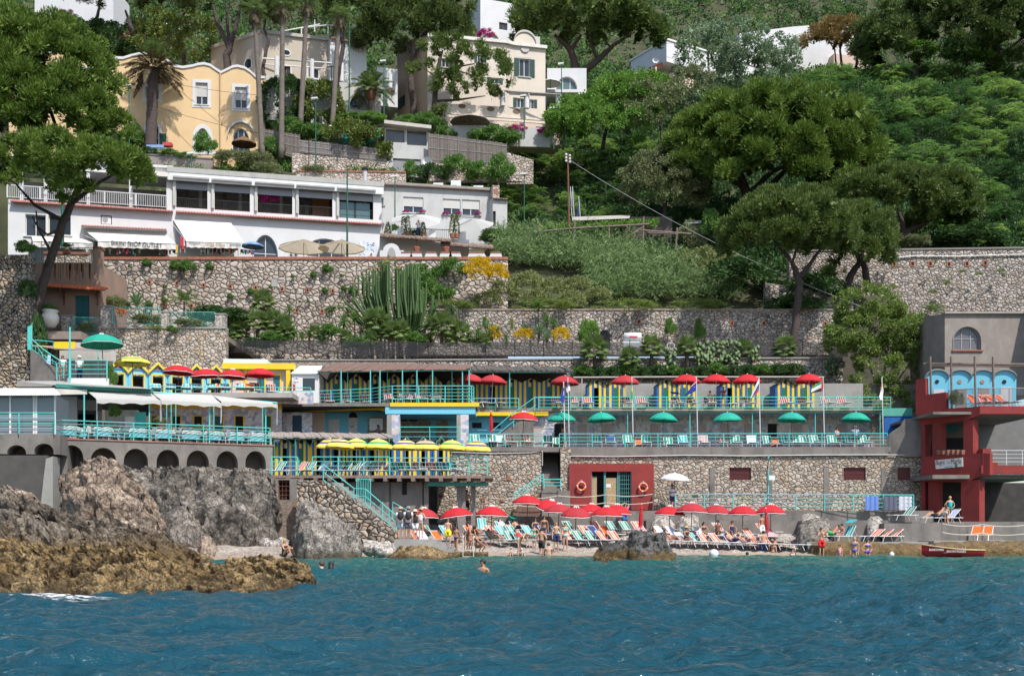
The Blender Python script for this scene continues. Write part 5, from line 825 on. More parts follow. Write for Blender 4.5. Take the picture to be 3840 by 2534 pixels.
ops=[op(pcf,*u3(196,362),*u3(282,512)),op(pcf,*u3(176,692),*u3(238,772)),op(pcf,*u3(272,702),*u3(320,782)),op(pcf,*u2(1560,360),*u2(1625,432)),op(pcf,*u2(1860,320),*u2(1850+60,395)),op(pcf,*u2(1975,520),*u2(2040,570))]
mb=MB(CRE);FA(mb,pcf,S0,S1,Z(480,122),zt,.25,ops);mb.R(pcf,[(S0,zt),(S1,zt)]+tp[::-1],-.25,-.001);mb.X(pcf,S0+.003,S1-.003,Z(480,122),zt,-8,-.26);mb.B('wall',cv)
mb=MB(TAN);a=pcl.hit(1489,300)[0];mb.R(pcl,[(a,Z(480,124)),(pcl.L,Z(480,124)),(pcl.L,tp[0][1]),(a,pcl.hit(1489,163)[1])],-.3,0);mb.B('side_wall',cv)
q=MB(M('white_cornice',(.62,.60,.56),.8));SP(q,pcf,[(s,z-.15)for s,z in tp],.35,-.5,.3);q.B('cornice',cv)
a,b,c,d=pcf.r(*u3(150,140),*u3(335,255));q=MB(CRE);q.R(pcf,AP(a,b,c-.3,d,(b-a)/2),-.4,.06);q.B('gable',cv);q=MB(CGR);m=((a+b)/2,d-(b-a)/2);SP(q,pcf,[(m[0]-(b-a)/2*Co(Pi*k/14),m[1]+(b-a)/2*Si(Pi*k/14))for k in rg(15)],.22,-.4,.2);q.B('gable_rim',cv)
q=MB(CGR);rr=(b-a)*.2;q.R(pcf,[(m[0]+rr*Co(k*.3927),m[1]-.5+rr*Si(k*.3927))for k in rg(16)],.06,.14);q.B('medallion',cv)
q=MB(CGR);a,b,c,d=pcf.r(*u3(330,165),*u3(375,245));q.X(pcf,a,b,c,d,-1,-.3);q.B('chimney',cv)
for i,w in en(ops):WI(cv,pcf,w[:4],0,CGR if i==0 else None,.2,0,side=DGRN,t=.25,sill=CGR)
for u,v,w_,h_ in((2005,350,40,36),):
 a,b,c,d=pcf.r(*u2(u-w_/2,v-h_/2),*u2(u+w_/2,v+h_/2));m=((a+b)/2,(c+d)/2);q=MB(GLASS);q.R(pcf,[(m[0]+(b-a)/2*Co(k*.3927),m[1]+(d-c)/2*Si(k*.3927))for k in rg(16)],0,.03);q.B('oval_window',cv)
q=MB(DGRN);a,b,c,d=pcl.r(*u2(1195,685),*u2(1252,770));q.X(pcl,a,b,c,d,0,.08);q.B('shutter',cv)
pct=Pl(1670,118.8,2110,121.2);ct=TH('terrace','cream terrace with oval openings in its parapet below the cream villa','terrace',pct.at(1850,470));e=[pct.hit(*q)for q in(u2(1590,740),u2(2240,775),u3(365,785))];z1=min(z for _,z in e)
mb=MB(PINK);sa,sb=e[0][0],pct.hit(*u3(540,850))[0];mb.X(pct,sa,sb,Z(520,119),pct.hit(*u2(1900,868))[1],-3,0);mb.B('base',ct);mb=MB(CRE);zb=pct.hit(*u2(1900,830))[1];mb.R(pct,[(sa,zb),(e[2][0],zb),e[2],e[1],e[0]],-.3,.12);mb.B('parapet',ct)
for u,v,f in((1730,762,u2),(1970,786,u2),(2187,806,u2)):
 a,b,c,d=pct.r(*f(u-32,v-20),*f(u+32,v+20));m=((a+b)/2,(c+d)/2);q=MB(M('oval_lattice',(.16,.10,.07),.8));q.R(pct,[(m[0]+(b-a)/2*Co(k*.3927),m[1]+(d-c)/2*Si(k*.3927))for k in rg(16)],.12,.15);q.B('oval_opening',ct)
q=MB(M('cornice_cream',(.66,.58,.50),.8));SP(q,pct,[(sa,zb-.25),(sb,zb-.25)],.22,0,.22);q.B('cornice',ct);q=MB(DGRN);a,b,c,d=pct.r(*u2(1905,905),*u2(2040,950));q.X(pct,a,b,c,d,0,.06);a,b,c,d=pct.r(*u3(335,935),*u3(470,975));q.X(pct,a,b,c,d,0,.06);q.B('awning_shutter',ct)
a,b,c,d=pct.r(*u3(115,895),*u3(215,960));q=MB(TAN);q.R(pct,AP(a,b,c,d,.9),.0,.05);q.B('niche',ct)
pw3=Pl(1675,117.8,2080,118.6);sw=TH('wall','scalloped peeling white wall with red flower boxes','wall',pw3.at(1850,520));pts=[]
for k in rg(0,41):px=1679+k*9.6;pts.append(pw3.hit(px,u2(0,925)[1]+(px-1679)*.03-4*abs(Si((px-1679)/30))if px>1830 else u2(0,920)[1]))
mb=MB(WSTUC);zb=Z(545,118);mb.R(pw3,[(pts[0][0],zb),(pts[-1][0],zb)]+pts[::-1],-.35,0);mb.B('masonry',sw)
for px,py in(u3(180,945),u3(425,965)):q=LK('flower_box',BP['mg'],sw,P(px,py,118)-wloc(sw));q.scale=(1.1,.5,.5);kid(sw,q)
pg=TH('pergola','grey timber pergola on white columns beside the cream villa','pergola',P(1990,400,120))
for u,v0,v1 in((55,650,758),(258,655,778),(525,665,850)):q=MB(Pt);c0=P(*u3(u,v1),119.6);q.U([c0,Ve((c0.x,c0.y,Z(u3(0,v0)[1],119.6)))],.3,10);q.B('column',pg)
for k in rg(3):q=MB(M('grey_timber',(.30,.28,.27),.9,.2,5));q.U([P(*u3(70+k*20,632+k*12),119.2+k),P(*u3(545,662+k*6),119.2+k)],.1);q.B('beam',pg)
PS('patterned brown and white parasol on the cream villa terrace',1763,430,118,2.15,.75,M('patterned_canvas',(.42,.36,.31),.9,.45,5),Z(500,118),M('tan_trim',(.35,.22,.12)),flat=1.2)
pe=Pl(2050,131,2205,131);r,a,b,c,d=BK('cottage','small white cottage with an arched three light window','house',pe,*u3(430,440),*u3(760,655),6,Pt,[op(pe,*u3(500,512),*u3(684,645),1.6)],.3);WI(r,pe,op(pe,*u3(500,512),*u3(684,645))[:4],1.6,Pt,.3,0,nv=2,nh=0,t=.3,pane=glass('pale_glass',(.10,.15,.16),.1))
q=MB(Pt);a,b,c,d=pe.r(*u3(425,640),*u3(690,665));q.X(pe,a,b,c,d,0,.8);q.B('balcony',r)
PS('folded out white canvas parasol before the arched cottage',2064,296,129,1.3,.5,Wh,Z(330,129),None,n=4,flat=1)
pf=Pl(2490,150,2800,158);r,*_=BK('house','white flat roofed house with a lean-to behind the silver poplar','house',pf,*u3(1432,325),*u3(2240,500),8,Pt,[],cap=M('white_roof_edge',(.7,.7,.7),.8));q=MB(Bn);q.add([P(*u3(1270,440),148),P(*u3(1400,385),150),P(*u3(1400,430),150.5),P(*u3(1290,465),148.5)],[(0,1,2,3)]);q.B('lean_to_roof',r)
for u in(1308,1342):q=MB(Wh);q.U([P(*u3(u,495),148.5),P(*u3(u,430),148.5)],.12);q.B('post',r)
pf2=Pl(2520,146,2610,149);r,*_=BK('house','beige basement with a round arch under the white house','house',pf2,*u3(1490,505),*u3(1665,680),4,PINK,[op(pf2,*u3(1535,580),*u3(1640,680),2.)],.5)
def dish(label,px,py,d,r):
 t=TH('satellite_dish',label,'dish',P(px,py+r*1.6,d));k=r*d/F;q=MB(Wh);q.smooth=1;c=P(px,py,d);N=18;vs=[c+Ve((0,.12,0))]
 for ring in(.5,1.):vs+=[c+Ve((k*ring*Co(6.283*i/N),.12-.25*ring*ring-(.1 if ring==1 else 0),k*ring*Si(6.283*i/N)))for i in rg(N)]
 fs=[(0,1+i,1+(i+1)%N)for i in rg(N)]+[(1+i,1+N+i,1+N+(i+1)%N,1+(i+1)%N)for i in rg(N)];q.add(vs,fs);q.B('reflector',t);q=MB(GREY);q.U([P(px,py+r*1.7,d+.2),P(px,py,d+.2)],.05);q.U([c+Ve((0,0,-k)),c+Ve((0,-k*.9,0))],.025);q.B('mast',t)
dish('white satellite dish beside the corrugated garage',1603,608,113,18);dish('white satellite dish on the lean-to of the white house',2458,228,148,12);dish('small tan satellite dish on the uppermost white terrace',1828,145,136,8)
pl_=Pl(2740,166,3330,172);lh=TH('house','long white vaulted house half hidden by trees at the top right','house',pl_.at(3000,260));top=[pl_.hit(*u4(*q))for q in((-60,150),(0,138),(180,118),(380,92),(560,78),(830,70),(1000,90))];mb=MB(Pt);zb=Z(290,168);mb.R(pl_,[(top[0][0],zb),(top[-1][0],zb)]+top[::-1],-9,0);mb.B('wall',lh)
q=MB(M('grey_vault',(.42,.40,.37),.9));a,b,c,d=pl_.r(*u4(380,150),*u4(520,190));q.R(pl_,AP(a,b,c,d,1.4),0,.08);q.B('arch_window',lh);q=MB(PINK);a,b,c,d=pl_.r(*u4(690,370),*u4(1010,470));q.X(pl_,a,b,c,d,0,1.5);q.B('pink_wing',lh);q=MB(Ta);a,b,c,d=pl_.r(*u4(845,320),*u4(910,370));q.X(pl_,a,b,c,d,0,1.2);q.B('brick_panel',lh)
ptop=Pl(1790,140,1950,142);r,*_=BK('house','uppermost white house with a brown window above the cream villa','house',ptop,*u2(1885,-120),*u2(2210,215),6,Pt,[op(ptop,*u2(2042,58),*u2(2112,118))],.2);WI(r,ptop,op(ptop,*u2(2042,58),*u2(2112,118))[:4],0,None,.1,0,t=.2,frame=Bn);q=MB(CRE);a,b,c,d=ptop.r(*u2(1900,150),*u2(2035,215));m=(a+b)/2;SP(q,ptop,[(m-(b-a)/2*Co(Pi*k/12),c+(d-c)*Si(Pi*k/12))for k in rg(13)],.3,0,.3);q.B('arch',r)
plt=Pl(200,142,440,142);r,*_=BK('house','white terrace house in the shade at the upper left','house',plt,130,-60,425,118,6,Pt,[],.2,zmin=Z(150,142));RA('white terrace fence at the upper left',[P(150,116,141.5),P(420,118,141.5)],1.2,4,Wh,.04,2.)
pk=Pl(1440,113.6,1640,114.4);kk=TH('kiosk','flat roofed white kiosk with a band of brown framed windows','building',pk.at(1520,640));a,b,c,d=pk.r(*u2(1080,960),*u2(1445,1310));ops=[op(pk,*u2(1090,955),*u2(1248,1062)),op(pk,*u2(1268,965),*u2(1432,1088)),op(pk,*u2(1150,1200),*u2(1385,1310))]
mb=MB(WSTUC);FA(mb,pk,a,b,c-.5,d+.2,.2,ops);mb.X(pk,a,b,c-.5,d+.2,-5,-.21);mb.B('wall',kk)
for w in ops[:2]:WI(kk,pk,w[:4],0,None,.1,0,t=.2,frame=M('bronze_frame',(.20,.15,.10),.5),nv=1,nh=0,pane=glass('grey_pane',(.10,.11,.12),.08))
q=MB(M('roller_shutter',(.27,.28,.29),.5,.05));w=ops[2];z=w[2]
while z<w[3]-.02:q.add([pk.pt(w[0],z,-.12),pk.pt(w[1],z,-.12),pk.pt(w[1],z+.1,-.17),pk.pt(w[0],z+.1,-.17)],[(0,1,2,3)]);z+=.1
q.B('roller_door',kk);q=MB(M('kiosk_roof',(.46,.43,.39),.9));s0=pk.hit(*u2(1075,900));s1=pk.hit(*u2(1468,945));q.R(pk,[(s0[0],s0[1]-.35),(s1[0],s1[1]-.35),s1,s0],-5.5,.9);q.B('roof',kk)
q=MB(M('brown_soffit',(.16,.10,.07),.8));q.add([P(*u2(890,935),118),P(*u2(1075,905),114),P(*u2(1075,925),114),P(*u2(960,970),117)],[(0,1,2,3)]);q.B('side_roof',kk)
GA=M('green_awning',(.004,.16,.12),.8,.1);q=MB(GA);q.add([P(*u2(735,990),115.5),P(*u2(1065,945),115.5),P(*u2(1068,1000),113.8),P(*u2(890,1090),113.8),P(*u2(735,1070),113.8)],[(0,1,2,3,4)]);tag(q.B('awning',None,org=P(*u2(900,1040),114)),'dark green awning beside the kiosk','awning')
RF=M('reed_fence_grey',(.17,.145,.13),.95,.35,9,.4);PLK=M('weathered_reed',(.20,.175,.165),.95,.4,8,.4)
def RF_(label,pl,px0,px1,yt,yb,mat):
 a,z1=pl.hit(px0,yt[0]);b,z3=pl.hit(px1,yt[1]);z0=pl.hit(px0,yb[0])[1];z2=pl.hit(px1,yb[1])[1];r=TH('reed_fence',label,'fence',pl.pt((a+b)/2,min(z0,z2)));mb=MB(mat);n=int((b-a)/.09)
 for k in rg(n):
  s=a+(b-a)*k/n;f=k/n;w=RU(.06,.1);zt=z1+(z3-z1)*f+RU(-.04,.05);zb=z0+(z2-z0)*f;mb.X(pl,s,s+w,zb,zt,0,RU(.02,.05))
 mb.B('reed_panel',r);q=MB(GREY)
 for f in(.12,.5,.88):q.U([pl.pt(a,z0+(z1-z0)*f,.07),pl.pt(b,z2+(z3-z2)*f,.07)],.02,4)
 q.B('wire',r)
 for k in rg(0,9):f=k/8;p=pl.pt(a+(b-a)*f,z0+(z2-z0)*f,.06);q=MB(PLK);q.U([p,Ve((p.x,p.y,z1+(z3-z1)*f+.08))],.03,5);q.B('post',r)
RF_('dark reed screen right of the kiosk',Pl(1605,113.4,1900,114),1607,1900,(500,540),(612,622),RF);RF_('sagging grey reed fence on the stone wall left of the kiosk',Pl(1120,113,1450,113.4),1124,1449,(525,560),(573,608),PLK)
RF_('low reed screen behind the palm stems',Pl(990,114.8,1130,114.6),992,1125,(486,506),(560,600),RF)
WA('stone_wall',Pl(1090,113,1465,113.4),1095,1462,(574,607),655,SO('pale_stone',[(.28,.23,.19),(.42,.36,.31),(.50,.45,.40)],(.15,.13,.11),2.4,.07,.8),'pale rubble wall under the sagging reed fence',.5)
WA('stone_wall',Pl(1100,111.8,1540,112.2),1110,1522,(643,648),705,SO('pale_stone'),'long low stone parapet behind the restaurant roof',.5,1,BRICK,coph=.14)if 0 else None
WA('stone_wall',Pl(1100,111.8,1540,112.2),1110,1522,(643,648),705,MC['pale_stone'],'long low stone parapet behind the restaurant roof',.5,1,BRICK,coph=.14)
WA('stone_wall',Pl(1605,113.2,1960,114),1607,1960,(612,622),680,MC['pale_stone'],'stone wall below the dark reed screen',.5)
WA('stone_wall',Pl(1900,115.5,2000,115.5),1900,2000,(570,600),690,MC['pale_stone'],'ruined stone pier with beams among the saplings',.8)
def LA(label,px,pt,pb,d,hd=1,name='street_lamp',r=.06):
 t=TH(name,label,'street lamp',P(px,pb,d),0,'green street lamps');b=P(px,pb,d);p=P(px,pt,d);q=MB(GRN);q.U([b,b.lerp(p,.4),p],[r*1.25,r,r*.8],7);q.B('pole',t)
 if hd:q=MB(M('lamp_head',(.55,.56,.54),.4));c=p;q.H([c+Ve(v)for v in((-.45*hd,-.22,-.06),(.25*hd,-.22,.0),(.25*hd,.2,.0),(-.45*hd,.2,-.06),(-.4*hd,-.2,.1),(.2*hd,-.2,.16),(.2*hd,.18,.16),(-.4*hd,.18,.1))]);q.B('lamp_head',t)
LA('green lamp post before the shaded left side of the yellow villa',484,322,610,112.5);LA('short green lamp post at the yellow gate pillar',718,578,640,111);LA('green lamp post before the sagging reed fence',1184,372,645,111.5);LA('tall bare green mast before the white restaurant',1302,635,965,101,0,'mast',.085)
LA('green lamp post before the white annex',1481,664,860,106.5);LA('green lamp post below the pergola of the cream villa',1966,362,520,117);LA('green lamp post at the end of the cream terrace',2077,408,560,116.5);LA('green lamp post before the tree thicket right of the annex',1966,655,890,108.5);LA('green lamp post before the arched cottage',2106,242,360,128)
LA('green lamp post beside the ornate date palm',1440,232,440,118.5);LA('green lamp post between two palm stems',1243,250,430,118);LA('thin green mast left of the ornate date palm',1310,90,440,118.5,0,'mast',.08);LA('green mast at the upper left corner',203,60,215,128,0,'mast',.08);LA('dark green lamp post beside the big leaning pine trunk',234,700,925,99,0,'mast',.14);LA('small green lamp in front of the ivy bank wing',227,150,205,122)
q=MB(Bn);tp=TH('utility_pole','old wooden utility pole with insulators on the reed bank','pole',P(2134,850,106.5));q.U([P(2134,850,106.5),P(2129,575,106.5)],[.11,.08],7);q.B('pole',tp);q=MB(Wh)
for y in(580,592,604):q.ball(P(2123,y,106.4),.12);q.ball(P(2137,y+4,106.4),.12)
q.B('insulators',tp);q=MB(GREY);pts=[];A=P(2135,600,106.4);B=P(3245,1155,90)
for k in rg(25):t=k/24;p=A.lerp(B,t);p.z-=3.0*t*(1-t)*1.2;pts.append(p)
q.U(pts,.018,5);tag(q.B('cable',None,org=A),'grey cable sagging from the wooden pole across the bank','cable')
for k,(x0,y0,d0,x1,y1,d1)in en([(78,150,121,1010,360,116),(78,190,121,1000,505,115),(2300,150,150,3300,95,170),(980,385,116,1180,425,113),(1900,80,140,2560,160,150)]):
 q=MB(Dk);A,B=P(x0,y0,d0),P(x1,y1,d1);q.U([A.lerp(B,t/16)-Ve((0,0,4*1.1*(t/16)*(1-t/16)))for t in rg(17)],.02,4);tag(q.B('overhead_wire',None,org=A),['thin overhead wire crossing the yellow villa high up','lower overhead wire crossing the yellow villa','overhead wires at the upper right before the hill','short overhead wire right of the yellow villa','overhead wire passing the umbrella pine'][k],'wire')
an=TH('antenna','tall rooftop aerial with cross bars behind the yellow villa','antenna',P(620,185,125));q=MB(GREY);q.U([P(620,200,125),P(617,80,125)],.05,5);q.B('mast',an);q=MB(GREY)
for y in(112,128,150,162):q.U([P(600,y+8,125),P(650,y-6,125)],.03,4)
q.B('aerials',an)
pr=Pl(636,104,1431,108.5);pr2=Pl(30,100.6,649,104);rs=TH('restaurant','long white two storey restaurant with veranda bays and shop arches','building',pr.at(1030,960))
zt=pr.hit(700,655)[1];zmid=pr.hit(700,768)[1];zb=Z(1000,104);za=pr.hit(*t1(1340,400))[1]
bays=[op(pr,*t1(1345,170),*t1(1608,400)),op(pr,*t1(1668,195),*t1(1965,430)),op(pr,*t1(2030,212),*t2(305,455)),op(pr,*t2(360,240),*t2(642,472)),op(pr,*t2(700,262),*t2(985,490))]
zs=[b[2]for b in bays];zlow=sum(zs)/5;ztop=zt-.35;bays=[(b[0],b[1],zlow,ztop)for b in bays]
a1_=op(pr,*t1(1990,630),*t2(185,830),2.4);a2_=op(pr,*t2(425,660),*t2(740,830),1.3);a1_=(a1_[0],a1_[1],zb+.01,a1_[3],2.1);a2_=(a2_[0],a2_[1],zb+.01,a2_[3],1.2)
mb=MB(Pt);FA(mb,pr,0,pr.L,zb,zt,.35,bays+[a1_,a2_]);mb.X(pr,0,pr.L,zb,zlow-.4,-6,-.9);mb.X(pr,0,pr.L,zlow-.4,zlow-.3,-6,-.36);mb.B('wall',rs)
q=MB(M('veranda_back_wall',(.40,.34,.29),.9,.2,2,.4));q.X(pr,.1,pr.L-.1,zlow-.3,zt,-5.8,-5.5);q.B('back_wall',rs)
q=MB(M('veranda_roof',(.36,.355,.335),.7));q.X(pr,-.2,pr.L+.2,zt,pr.hit(640,632)[1],-6.2,.55);q.B('roof',rs);q=MB(M('veranda_fascia',(.60,.64,.66),.6));z1=pr.hit(640,645)[1];q.X(pr,-.15,pr.L+.15,zt-.75,zt-.01,.36,.5);q.B('fascia',rs)
BLD=M('grey_blind',(.23,.24,.26),.4,.05)
for i,b in en(bays):
 q=MB(BLD);q.X(pr,b[0],b[1],b[3]-1.05,b[3]-.05,-.12,-.08);q.B('blind',rs);q=MB(Wh);q.U([pr.pt(b[0]-.2,b[3]-.05,.62),pr.pt(b[1]+.2,b[3]-.05,.62)],.17,7);q.B('rolled_awning',rs)
 q=MB(M('steel_post',(.42,.42,.38),.5));q.X(pr,b[0]-.28,b[0]-.04,zlow+.1,zt,0,.22);q.B('bay_post',rs)
 q=MB(M('dark_column',(.06,.055,.05),.6));m=b[0]+(b[1]-b[0])*.22;q.X(pr,m,m+.35,zlow-.3,zt,-2.5,-2.1);q.B('inner_column',rs);q=MB(Wh);m=b[0]+(b[1]-b[0])*.65;q.X(pr,m,m+.3,zlow-.3,zt,-4.5,-4.2);q.B('inner_column',rs)
 q=MB(M('iron_rail',(.05,.055,.06),.5));q.U([pr.pt(b[0],zlow+.95,-.1),pr.pt(b[1],zlow+.95,-.1)],.025,5);s=b[0]
 while s<b[1]:q.U([pr.pt(s,zlow,-.1),pr.pt(s,zlow+.95,-.1)],.012,4,0);s+=.16
 q.B('railing',rs)
for i,(f,l)in en(((.3,0),(.72,0),(.25,1),(.7,1),(.3,2),(.7,2),(.5,3))):
 b=bays[l];s=b[0]+(b[1]-b[0])*f;t=TH('table','dark dining table with chairs inside the veranda','table',pr.pt(s,zlow-.3,-1.6),0,'veranda tables');q=MB(Bn);q.X(pr,s-.5,s+.5,zlow+.42,zlow+.48,-2,-1.2);q.B('table_top',t);q=MB(Dk);q.X(pr,s-.06,s+.06,zlow-.3,zlow+.42,-1.65,-1.55);q.B('leg',t)
 for sg in(-1,1):
  c=TH('chair','dark dining chair inside the veranda','chair',pr.pt(s+sg*.75,zlow-.3,-1.6),0,'veranda chairs');q=MB(Dk);q.X(pr,s+sg*.75-.2,s+sg*.75+.2,zlow+.12,zlow+.17,-1.8,-1.4);q.B('seat',c);q=MB(Dk);q.X(pr,s+sg*.95-.025,s+sg*.95+.025,zlow+.17,zlow+.62,-1.8,-1.4);q.B('backrest',c)
q=MB(M('orange_wood',(.30,.13,.05),.5));b=bays[3];q.X(pr,b[1]-1.8,b[1]-.1,zlow-.3,zt-.3,-3.2,-3.);q.B('wooden_door',rs);q=MB(glass('veranda_glass',(.10,.17,.19),.06));b=bays[4];q.X(pr,b[0]+.1,b[0]+1.7,zlow-.2,ztop-1.1,-.5,-.45);q.X(pr,b[1]-1.9,b[1]-.3,zlow-.2,ztop-1.1,-.5,-.45);q.B('glass_door',rs)
TILE=M('pinkish_roof_tile',(.42,.16,.14),.8,.25,3,.2)
def TW(root,pl,p0,p1,depth=.55,w=.26,mat=TILE,drop=.22,name='tile_course'):
 (a,z0),(b,z1)=pl.hit(*p0),pl.hit(*p1);q=MB(mat);n=int((b-a)/w)
 for k in rg(n):
  s=a+(b-a)*(k+.5)/n;z=z0+(z1-z0)*(k+.5)/n;vs=[];N=5
  for o,dz in((0,drop),(depth,0)):vs+=[pl.pt(s-w*.46*Co(Pi*j/N),z+dz+w*.42*Si(Pi*j/N),o)for j in rg(N+1)]
  q.add(vs,[(j,j+1,N+2+j,N+1+j)for j in rg(N)]+[tu(rg(N+1,2*N+2))])
 q.add([pl.pt(a,z0+drop-.03,0),pl.pt(b,z1+drop-.03,0),pl.pt(b,z1-.04,depth*.96),pl.pt(a,z0-.04,depth*.96)],[(0,1,2,3)]);return q.B(name,root)
TW(rs,pr,t1(1345,450),t2(1058,556))
for w,nv in((a1_,1),(a2_,2)):
 wo=WI(rs,pr,w[:4],w[4],Pt if nv==1 else None,.35,0,t=.33,nv=nv,nh=1,pane=glass('shop_glass',(.035,.045,.06),.08))
pnl=MB(tiles('blue_white_tiles',[(.65,.68,.72),(.65,.68,.72),(.15,.24,.38),(.5,.56,.64)],5.5,(.6,.62,.65)));a,b,c,d=pr.r(*t2(868,690),*t2(995,812));pnl.X(pr,a,b,c-.6,d,0,.04);pnl.B('tile_panel',rs)
rl=TH('restaurant','white shop building with a curved baluster balcony behind the big pine','building',pr2.at(350,960));zf=pr2.hit(600,784)[1];zb2=Z(1010,102);S0=pr2.hit(30,900)[0];ops=[op(pr2,*t1(78,458),*t1(250,640)),op(pr2,*t1(272,462),*t1(460,628)),op(pr2,*t1(712,465),*t1(805,540)),(pr2.hit(*t1(660,700))[0],pr2.hit(*t1(1270,700))[0],zb2+.01,pr2.hit(*t1(900,690))[1]),(pr2.hit(*t1(100,700))[0],pr2.hit(*t1(560,720))[0],zb2+.01,pr2.hit(*t1(300,720))[1])]
mb=MB(Pt);FA(mb,pr2,S0,pr2.L,zb2,zf,.4,ops);mb.X(pr2,S0,pr2.L,zf-.3,zf-.003,-7,-.41);mb.X(pr2,S0,pr2.L,zb2,zf-.31,-7,-3.);mb.B('wall',rl)
for w in ops[:2]:WI(rl,pr2,w[:4],0,None,.2,0,t=.3,nv=1,frame=M('cream_frame',(.6,.6,.52),.6),sill=Pt)
q=MB(Wh);a,b,c,d=ops[2][:4];q.X(pr2,a+.08,b-.08,c+.05,d-.1,-.38,-.02);ac=q.B('air_conditioner',rl);q=MB(M('fan_grille',(.3,.3,.31),.5));q.R(pr2,[((a*.6+b*.4)+.26*Co(k*.3927),(c+d)/2+.26*Si(k*.3927))for k in rg(16)],-.02,.0);q.B('fan',ac)
TW(rl,pr2,t1(-40,362),t1(1322,448))
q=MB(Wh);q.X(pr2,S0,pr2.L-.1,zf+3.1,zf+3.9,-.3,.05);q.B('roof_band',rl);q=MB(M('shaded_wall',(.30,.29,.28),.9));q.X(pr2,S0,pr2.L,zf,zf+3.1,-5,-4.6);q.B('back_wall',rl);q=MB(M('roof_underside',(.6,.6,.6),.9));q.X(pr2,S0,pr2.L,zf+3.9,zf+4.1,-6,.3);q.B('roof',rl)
for px in(80,170,330,490,630):q=MB(Pt);s=pr2.hit(px,750)[0];q.X(pr2,s-.15,s+.15,zf,zf+3.1,-.3,-.05);q.B('column',rl)
q=MB(M('dim_mural',(.10,.13,.14),.8,.5,2));a,b,c,d=pr2.r(*t1(1040,175),*t1(1240,285));q.R(pr2,AP(a,(a+b)/2-.1,c,d,.8),-4.58,-4.52);q.R(pr2,AP((a+b)/2+.1,b,c,d,.8),-4.58,-4.52);q.B('wall_panel',rl)
q=MB(M('cream_awning',(.66,.61,.54),.85,.05));a,b,c,d=pr2.r(*t1(1000,112),*t1(1285,155));q.add([pr2.pt(a,d+.2,0),pr2.pt(b,d+.2,0),pr2.pt(b,c+.3,1.2),pr2.pt(a,c+.3,1.2),pr2.pt(b,c-.1,1.2),pr2.pt(a,c-.1,1.2)],[(0,1,2,3),(3,2,4,5)]);aw=q.B('awning',rl)
a,b,c,d=pr2.r(*t1(1040,132),*t1(1145,158));text('377827',pr2,*t1(1040,134),*t1(1145,156),Dk,aw,1.23)
wr=RA('curved white baluster balcony rail of the shop building',[pr2.pt(S0,zf+.05,.35),pr2.pt(pr2.hit(*t1(1270,390))[0],zf+.05,.35)],1.15,3,Wh,.04,3.,.16)
for k in rg(8):
 s=S0+1.5+k*1.7;c=TH('chair','dark chair behind the white balcony balusters','chair',pr2.pt(s,zf,-1.2),0,'balcony chairs');q=MB(Dk);q.X(pr2,s-.3,s+.3,zf+.4,zf+.45,-1.5,-1.);q.B('seat',c);q=MB(Dk);q.X(pr2,s-.3,s+.3,zf+.45,zf+1.,-1.05,-1.);q.B('backrest',c)
def AW(root,label,pl,top0,top1,bot0,bot1,proj,mat,val=.45,words=(),name='awning'):
 (a,z0),(b,z1)=pl.hit(*top0),pl.hit(*top1);bp=lambda p:pl.at(p[0],p[1])
 pf=Pl.__new__(Pl);pf.O=pl.O+pl.n*proj;pf.u=pl.u;pf.n=pl.n;pf.L=pl.L;(e,y0),(f,y1)=pf.hit(*bot0),pf.hit(*bot1);q=MB(mat);q.add([pl.pt(a,z0,.05),pl.pt(b,z1,.05),pf.pt(f,y1),pf.pt(e,y0)],[(0,1,2,3)]);q.add([pl.pt(a,z0+.04,.02),pl.pt(b,z1+.04,.02),pf.pt(f,y1+.04,.02),pf.pt(e,y0+.04,.02)],[(3,2,1,0)])
 r=TH(name,label,'awning',pl.pt((a+b)/2,min(z0,z1)));cl=q.B('canvas',r);q=MB(M('awning_valance',(.62,.60,.57),.85,.06));n=24
 q.add([pf.pt(e+(f-e)*k/n,y0+(y1-y0)*k/n,.03)for k in rg(n+1)]+[pf.pt(e+(f-e)*k/n,y0+(y1-y0)*k/n-val+.04*Si(k*2.2),.03+.05*Si(k*1.7))for k in rg(n+1)],[(k,k+1,n+2+k,n+1+k)for k in rg(n)]);v=q.B('valance',r)
 q=MB(Sl);q.U([pf.pt(e,y0,.04),pf.pt(f,y1,.04)],.04,6);q.U([pl.pt(a,z0-.5,.05),pf.pt(e,y0)],.03,5);q.U([pl.pt(b,z1-.5,.05),pf.pt(f,y1)],.03,5);q.B('frame',r)
 for body,x0,y0_,x1,y1_,m in words:text(body,pf,x0,y0_,x1,y1_,m,v,.11)
 return r
AWW=M('white_canvas',(.64,.63,.61),.85,.04);AWC=M('cream_canvas',(.62,.57,.49),.85,.05);INK=M('ink',(.04,.04,.045),.7,.05);INKG=M('gold_ink',(.40,.31,.14),.7,.05)
AW(rl,'white awning lettered BIKINI SHOP OUTLET',pr2,t1(575,590),t1(1255,625),t1(688,682),t1(1342,705),1.6,AWW,.55,[('BIKINI SHOP OUTLET',*t1(803,688),*t1(1228,727),INK)])
AW(rs,'large white boutique awning with gold script',pr,t1(1318,498),t1(1800,522),t1(1432,685),t1(1915,697),1.9,AWW,.55,[('boutique',*t1(1452,688),*t1(1545,710),INK),("Onda d'Oro",*t1(1590,692),*t1(1758,722),INKG),('souvenir',*t1(1800,700),*t1(1893,722),INK)])
AW(rl,'cream awning lettered LA PIAZZETTA',pr2,t1(130,640),t1(560,665),t1(142,682),t1(645,700),1.2,AWC,.55,[('LA PIAZZETTA',*t1(215,688),*t1(492,724),INK),('LUIGI',*t1(594,708),*t1(640,726),INK)])
